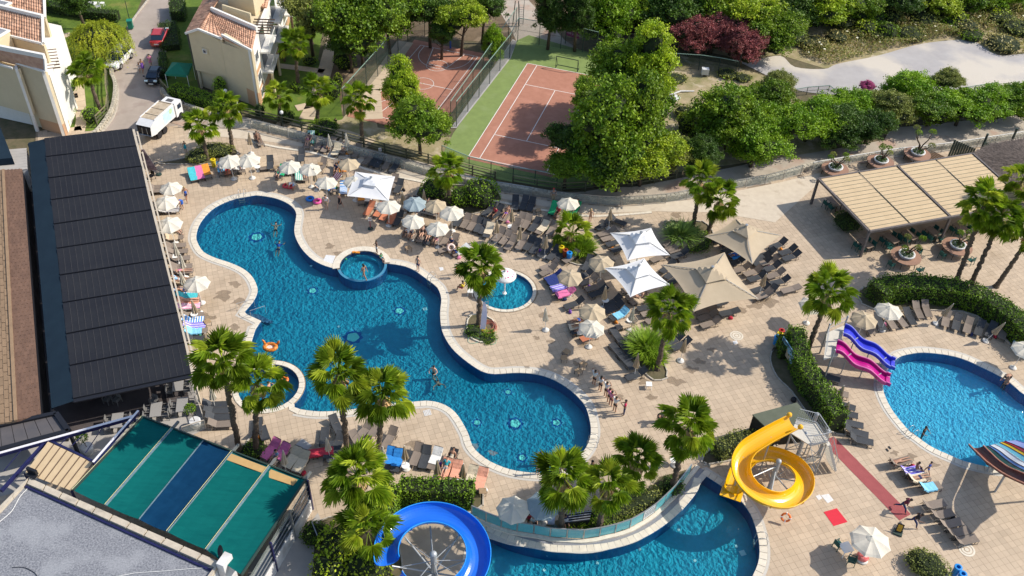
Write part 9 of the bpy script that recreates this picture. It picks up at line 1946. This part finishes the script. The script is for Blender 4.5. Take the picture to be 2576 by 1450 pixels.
vs=[((.45+.17*cos(q))*cos(t),(.45+.17*cos(q))*sin(t)*.8,.15+.16*sin(q))for t in[2*pi*i/N1 for i in range(N1)]for q in[2*pi*j/N2 for j in range(N2)]];b.add(vs,[(i*N2+j,((i+1)%N1)*N2+j,((i+1)%N1)*N2+(j+1)%N2,i*N2+(j+1)%N2)for i in range(N1)for j in range(N2)]);link('body_ring',b.mesh('body_ring',[m],True),fl_)
for x in(-.6,.62):b=MB();b.tube([(x*.8,.3,.2),(x,.42,.38),(x*1.12,.38,.55)],[.12,.09,.03],8);link('horn',b.mesh('horn',[m],True),fl_)
b=MB();b.box((0,0,.1),(.6,.5,.06));link('seat',b.mesh('seat',[MATS['ring_peach']]),fl_)
for r,c,x,y,col,l in((1,1,1005,1098,'orange','orange and red toy floating at the top of the small spa'),(1,1,905,1165,'green','small green ball floating in the small spa'),(2,1,1385,885+0,'pink','')):
 if not l:continue
 p=T(r,c,x,y);b=MB();b.ball((0,0,.05),.11,10,6);
 if col=='orange':b.box((.2,0,.06),(.3,.2,.1));b.box((-.2,.02,.06),(.25,.18,.1),.4)
 o=link('pool_toy',b.mesh('pool_toy',[cmat(col)]));o.location=p;o['kind']='thing';tag(o,l,'toy')
 # ================================================================ VEHICLES
def car(px,py,rz,paint,lb,L_=4.3,W2=1.8,H=1.55,bonnet='suv'):
 p=P(px,py);ro=thing('parked_car',lb,'car',p,rz);hw=W2/2
 st=[(-L_/2,.30,.62,.80),(-L_/2+.12,.24,.86,.92),(-L_/2+.5,.22,.98,.98),(-.6,.20,.99,1.0),(.55,.20,.98,1.0),(L_/2-.95,.20,.93,.99),(L_/2-.3,.22,.82,.95),(L_/2-.05,.28,.68,.84),(L_/2,.34,.58,.74)]
 b=MB();vs=[]
 for x,z0,z1,k in st:
  y=hw*k;vs+=[(x,-y*.86,z0),(x,-y,z0+.14),(x,-y,z1-.18),(x,-y*.90,z1),(x,y*.90,z1),(x,y,z1-.18),(x,y,z0+.14),(x,y*.86,z0)]
 n=8;F=[(i*n+j,(i+1)*n+j,(i+1)*n+(j+1)%n,i*n+(j+1)%n)for i in range(len(st)-1)for j in range(n)]+[tuple(range(n))[::-1][::-1],tuple(range((len(st)-1)*n,len(st)*n))[::-1]];F=[f[::-1]for f in F];b.add(vs,F);link('body',b.mesh('body',[paint],True),ro)
 cb=[(-L_/2+.28,hw*.80,.95),(-L_/2+.62,hw*.70,H-.03),(.05,hw*.72,H),(.45,hw*.70,H-.06),(1.15,hw*.82,.95)]
 b=MB();vs=[]
 for x,y,z in cb:vs+=[(x,-y,z),(x,y,z)]
 lo=[(cb[0][0],hw*.86),(cb[1][0],hw*.88),(cb[2][0],hw*.88),(cb[3][0],hw*.88),(cb[4][0],hw*.84)]
 for x,y in lo:vs+=[(x,-y,.93),(x,y,.93)]
 b.add(vs,[(0,1,3,2),(6,7,9,8),(2,4,14,12),(4,6,16,14),(0,2,12,10),(6,8,18,16),(3,13,15,5),(5,15,17,7),(1,11,13,3),(7,17,19,9)]);PT('windows',b,M_win,ro)
 b=MB();b.add([(cb[1][0]-.04,-hw*.71,H-.02),(cb[1][0]-.04,hw*.71,H-.02),(.1,hw*.73,H+.02),(.1,-hw*.73,H+.02),(.5,hw*.70,H-.05),(.5,-hw*.70,H-.05),(cb[1][0]-.04,-hw*.71,H-.1),(cb[1][0]-.04,hw*.71,H-.1)],[(0,3,2,1),(3,5,4,2),(0,1,7,6)]);PT('roof',b,paint,ro)
 for q in(-1,1):
  PT('roof_rail',MB().bar((cb[1][0]+.1,q*hw*.66,H+.04),(.2,q*hw*.66,H+.05),.035),MK,ro)
  for a_,c_ in((cb[0],lo[0]),(cb[2],lo[2]),(cb[4],lo[4])):PT('pillar',MB().bar((cb[2][0]if a_ is cb[2]else a_[0],q*a_[1],a_[2]-(0 if a_ is cb[2]else .02)),(c_[0],q*c_[1]+q*.0,.93),.06),paint,ro)
  for x in(-L_/2+.82,L_/2-.85):
   wh=link('wheel',MB().cyl((x,q*(hw-.2),.33),(x,q*(hw+.01),.33),.33,.33,18).mesh('wheel',[MK]),ro);PT('rim',MB().cyl((x,q*(hw+.0),.33),(x,q*(hw+.02),.33),.2,.19,12),MS,wh)
  PT('mirror',MB().box((.95,q*(hw+.08),1.0),(.12,.18,.12)),paint,ro)
  PT('headlight',MB().box((L_/2-.1,q*hw*.68,.70),(.2,.36,.13)),M_lamp,ro)
  PT('tail_light',MB().box((-L_/2+.03,q*hw*.70,.80),(.12,.34,.14)),B_r,ro)
 PT('grille',MB().box((L_/2-.02,0,.5),(.08,.9,.2)),MK,ro)
 for x in(L_/2+.02,-L_/2-.01):PT('number_plate',MB().box((x,0,.40 if x>0 else .55),(.03,.5,.12)),MW,ro)
 return ro
Pr=mat('paint_red',(.42,.03,.03),rough=.25,coat=.8);Pw=mat('paint_white',(.78,.78,.80),rough=.25,coat=.8);Pk=mat('paint_black',(.015,.016,.022),rough=.2,coat=.8)
car(404,104,R(96),Pr,'red car parked on the road beside the tiled villa',3.7,1.6,1.5);car(302,158,R(-98),Pw,'white car parked under the willow tree',4.2,1.7,1.6);car(391,202,R(-88),Pk,'black car in the villa shade near the gazebo',3.0,1.45,1.25)
def truck():
 a,c=P(385,330),P(446,275);d=(c-a);d.normalize();rz=atan2(d.y,d.x);m_=P(410,322);ro=thing('refuse_truck','white refuse truck with pale blue picture panels beside the railing','truck',m_,rz);ro.scale=(.77,.77,.77)
 tb=mat('truck_top',(.52,.44,.33),(.36,.28,.19),2.5,.8);tw_=mat('truck_white',(.74,.74,.74),(.66,.66,.66),3,.5);tp_=mat('truck_print',(.42,.66,.78),(.62,.78,.84),1.5,.5,obj_space=True)
 PT('body',MB().prism([(-2.6,-1.1),(1.7,-1.1),(1.7,1.1),(-2.6,1.1)],1.0,2.9),tw_,ro)
 PT('roof_panel',MB().prism([(-2.55,-1.05),(1.65,-1.05),(1.65,1.05),(-2.55,1.05)],2.9,2.93),tb,ro)
 for s in(-1,1):
  b=MB();b.box((.3,s*1.115,2.0),(2.3,.02,1.5));pn=PT('picture_panel',b,tp_,ro);b=MB();b.lathe([(.001,0),(.38,0)],14);g_=link('round_motif',b.mesh('round_motif',[mat('motif_green',(.35,.55,.28),(.6,.7,.5),8,.6,obj_space=True)]),pn,loc=(.85,s*1.13,2.35),rot=(R(90),0,0))
  PT('roof_tube',MB().bar((-2.6,s*1.05,2.98),(1.7,s*1.05,2.98),.1),tw_,ro)
 for x in(-1.5,0,1.65):PT('roof_rib',MB().bar((x,-1.1,2.97),(x,1.1,2.97),.09),tb,ro)
 b=MB();b.add([(-2.6,-1.1,2.9),(-2.6,1.1,2.9),(-3.7,1.1,2.5),(-3.7,-1.1,2.5),(-3.9,-1.1,1.2),(-3.9,1.1,1.2),(-2.6,-1.1,.9),(-2.6,1.1,.9)],[(0,3,2,1),(0,6,4,3),(1,2,5,7),(6,7,5,4)]);PT('hopper',b,tw_,ro)
 PT('hopper_mouth',MB().box((-3.45,0,1.75),(.5,1.85,1.1)),MK,ro)
 for y in(-.5,.3):PT('lift_arm',MB().cyl((-3.75,y,1.1),(-3.72,y*.8,2.2),.06),MS,ro)
 b=MB();b.prism([(1.95,-1.1),(3.5,-1.08),(3.6,-.9),(3.6,.9),(3.5,1.08),(1.95,1.1)],.7,2.55);b.prism([(2.05,-1.02),(3.3,-1.0),(3.3,1.0),(2.05,1.02)],2.55,2.75);cab=PT('cab',b,tw_,ro)
 PT('windscreen',MB().box((3.6,0,2.0),(.05,1.8,.75)),M_win,ro);PT('roof_hatch',MB().box((2.6,0,2.78),(.6,.9,.06)),M_greyfab,ro)
 for s in(-1,1):
  PT('side_window',MB().box((2.85,s*1.1,2.0),(.8,.04,.65)),M_win,ro);PT('mirror',MB().box((3.7,s*1.25,2.1),(.12,.2,.5)),MK,ro)
  for x in(2.8,-1.0,-2.2):PT('wheel',MB().cyl((x,s*.75,.5),(x,s*1.12,.5),.5,.5,16),MK,ro)
 PT('chassis',MB().prism([(-2.6,-.5),(3.4,-.5),(3.4,.5),(-2.6,.5)],.55,1.0),MK,ro)
truck()
bpy.data.scenes.remove(TS)
def clutter():
 M_=None;cols=('navy','red','white','green','purple','orange','pink','black');me=MB();me.lathe([(.001,0),(.2,.01),(.22,.16),(.15,.3),(.001,.31)],10);me.tube([(-.12,0,.28),(-.08,0,.42),(.08,0,.42),(.12,0,.28)],.015,5);me=me.mesh('bag',[cmat('navy')],True)
 for j,((ph,i),(a,rz,_))in enumerate(sorted(BEDS.items(),key=lambda q:q[0])):
  if j%4!=1 or len(('x bag beside the first bed in '+ph).split())>16 or ph[:4]!='the ':continue
  c=cols[j//4%8];o=link('beach_bag',me);o.location=a+V3((cos(rz),sin(rz),0))*.48+V3((-sin(rz),cos(rz),0))*(.3+.1*(j%7));o.rotation_euler=(0,0,j);o.scale=(1,.6,.8)
  o.material_slots[0].link='OBJECT';o.material_slots[0].material=cmat(c);tag(o,'%s bag beside the %s bed in %s'%(c,ORD[i],ph),'bag','bags beside the sunbeds')
clutter()
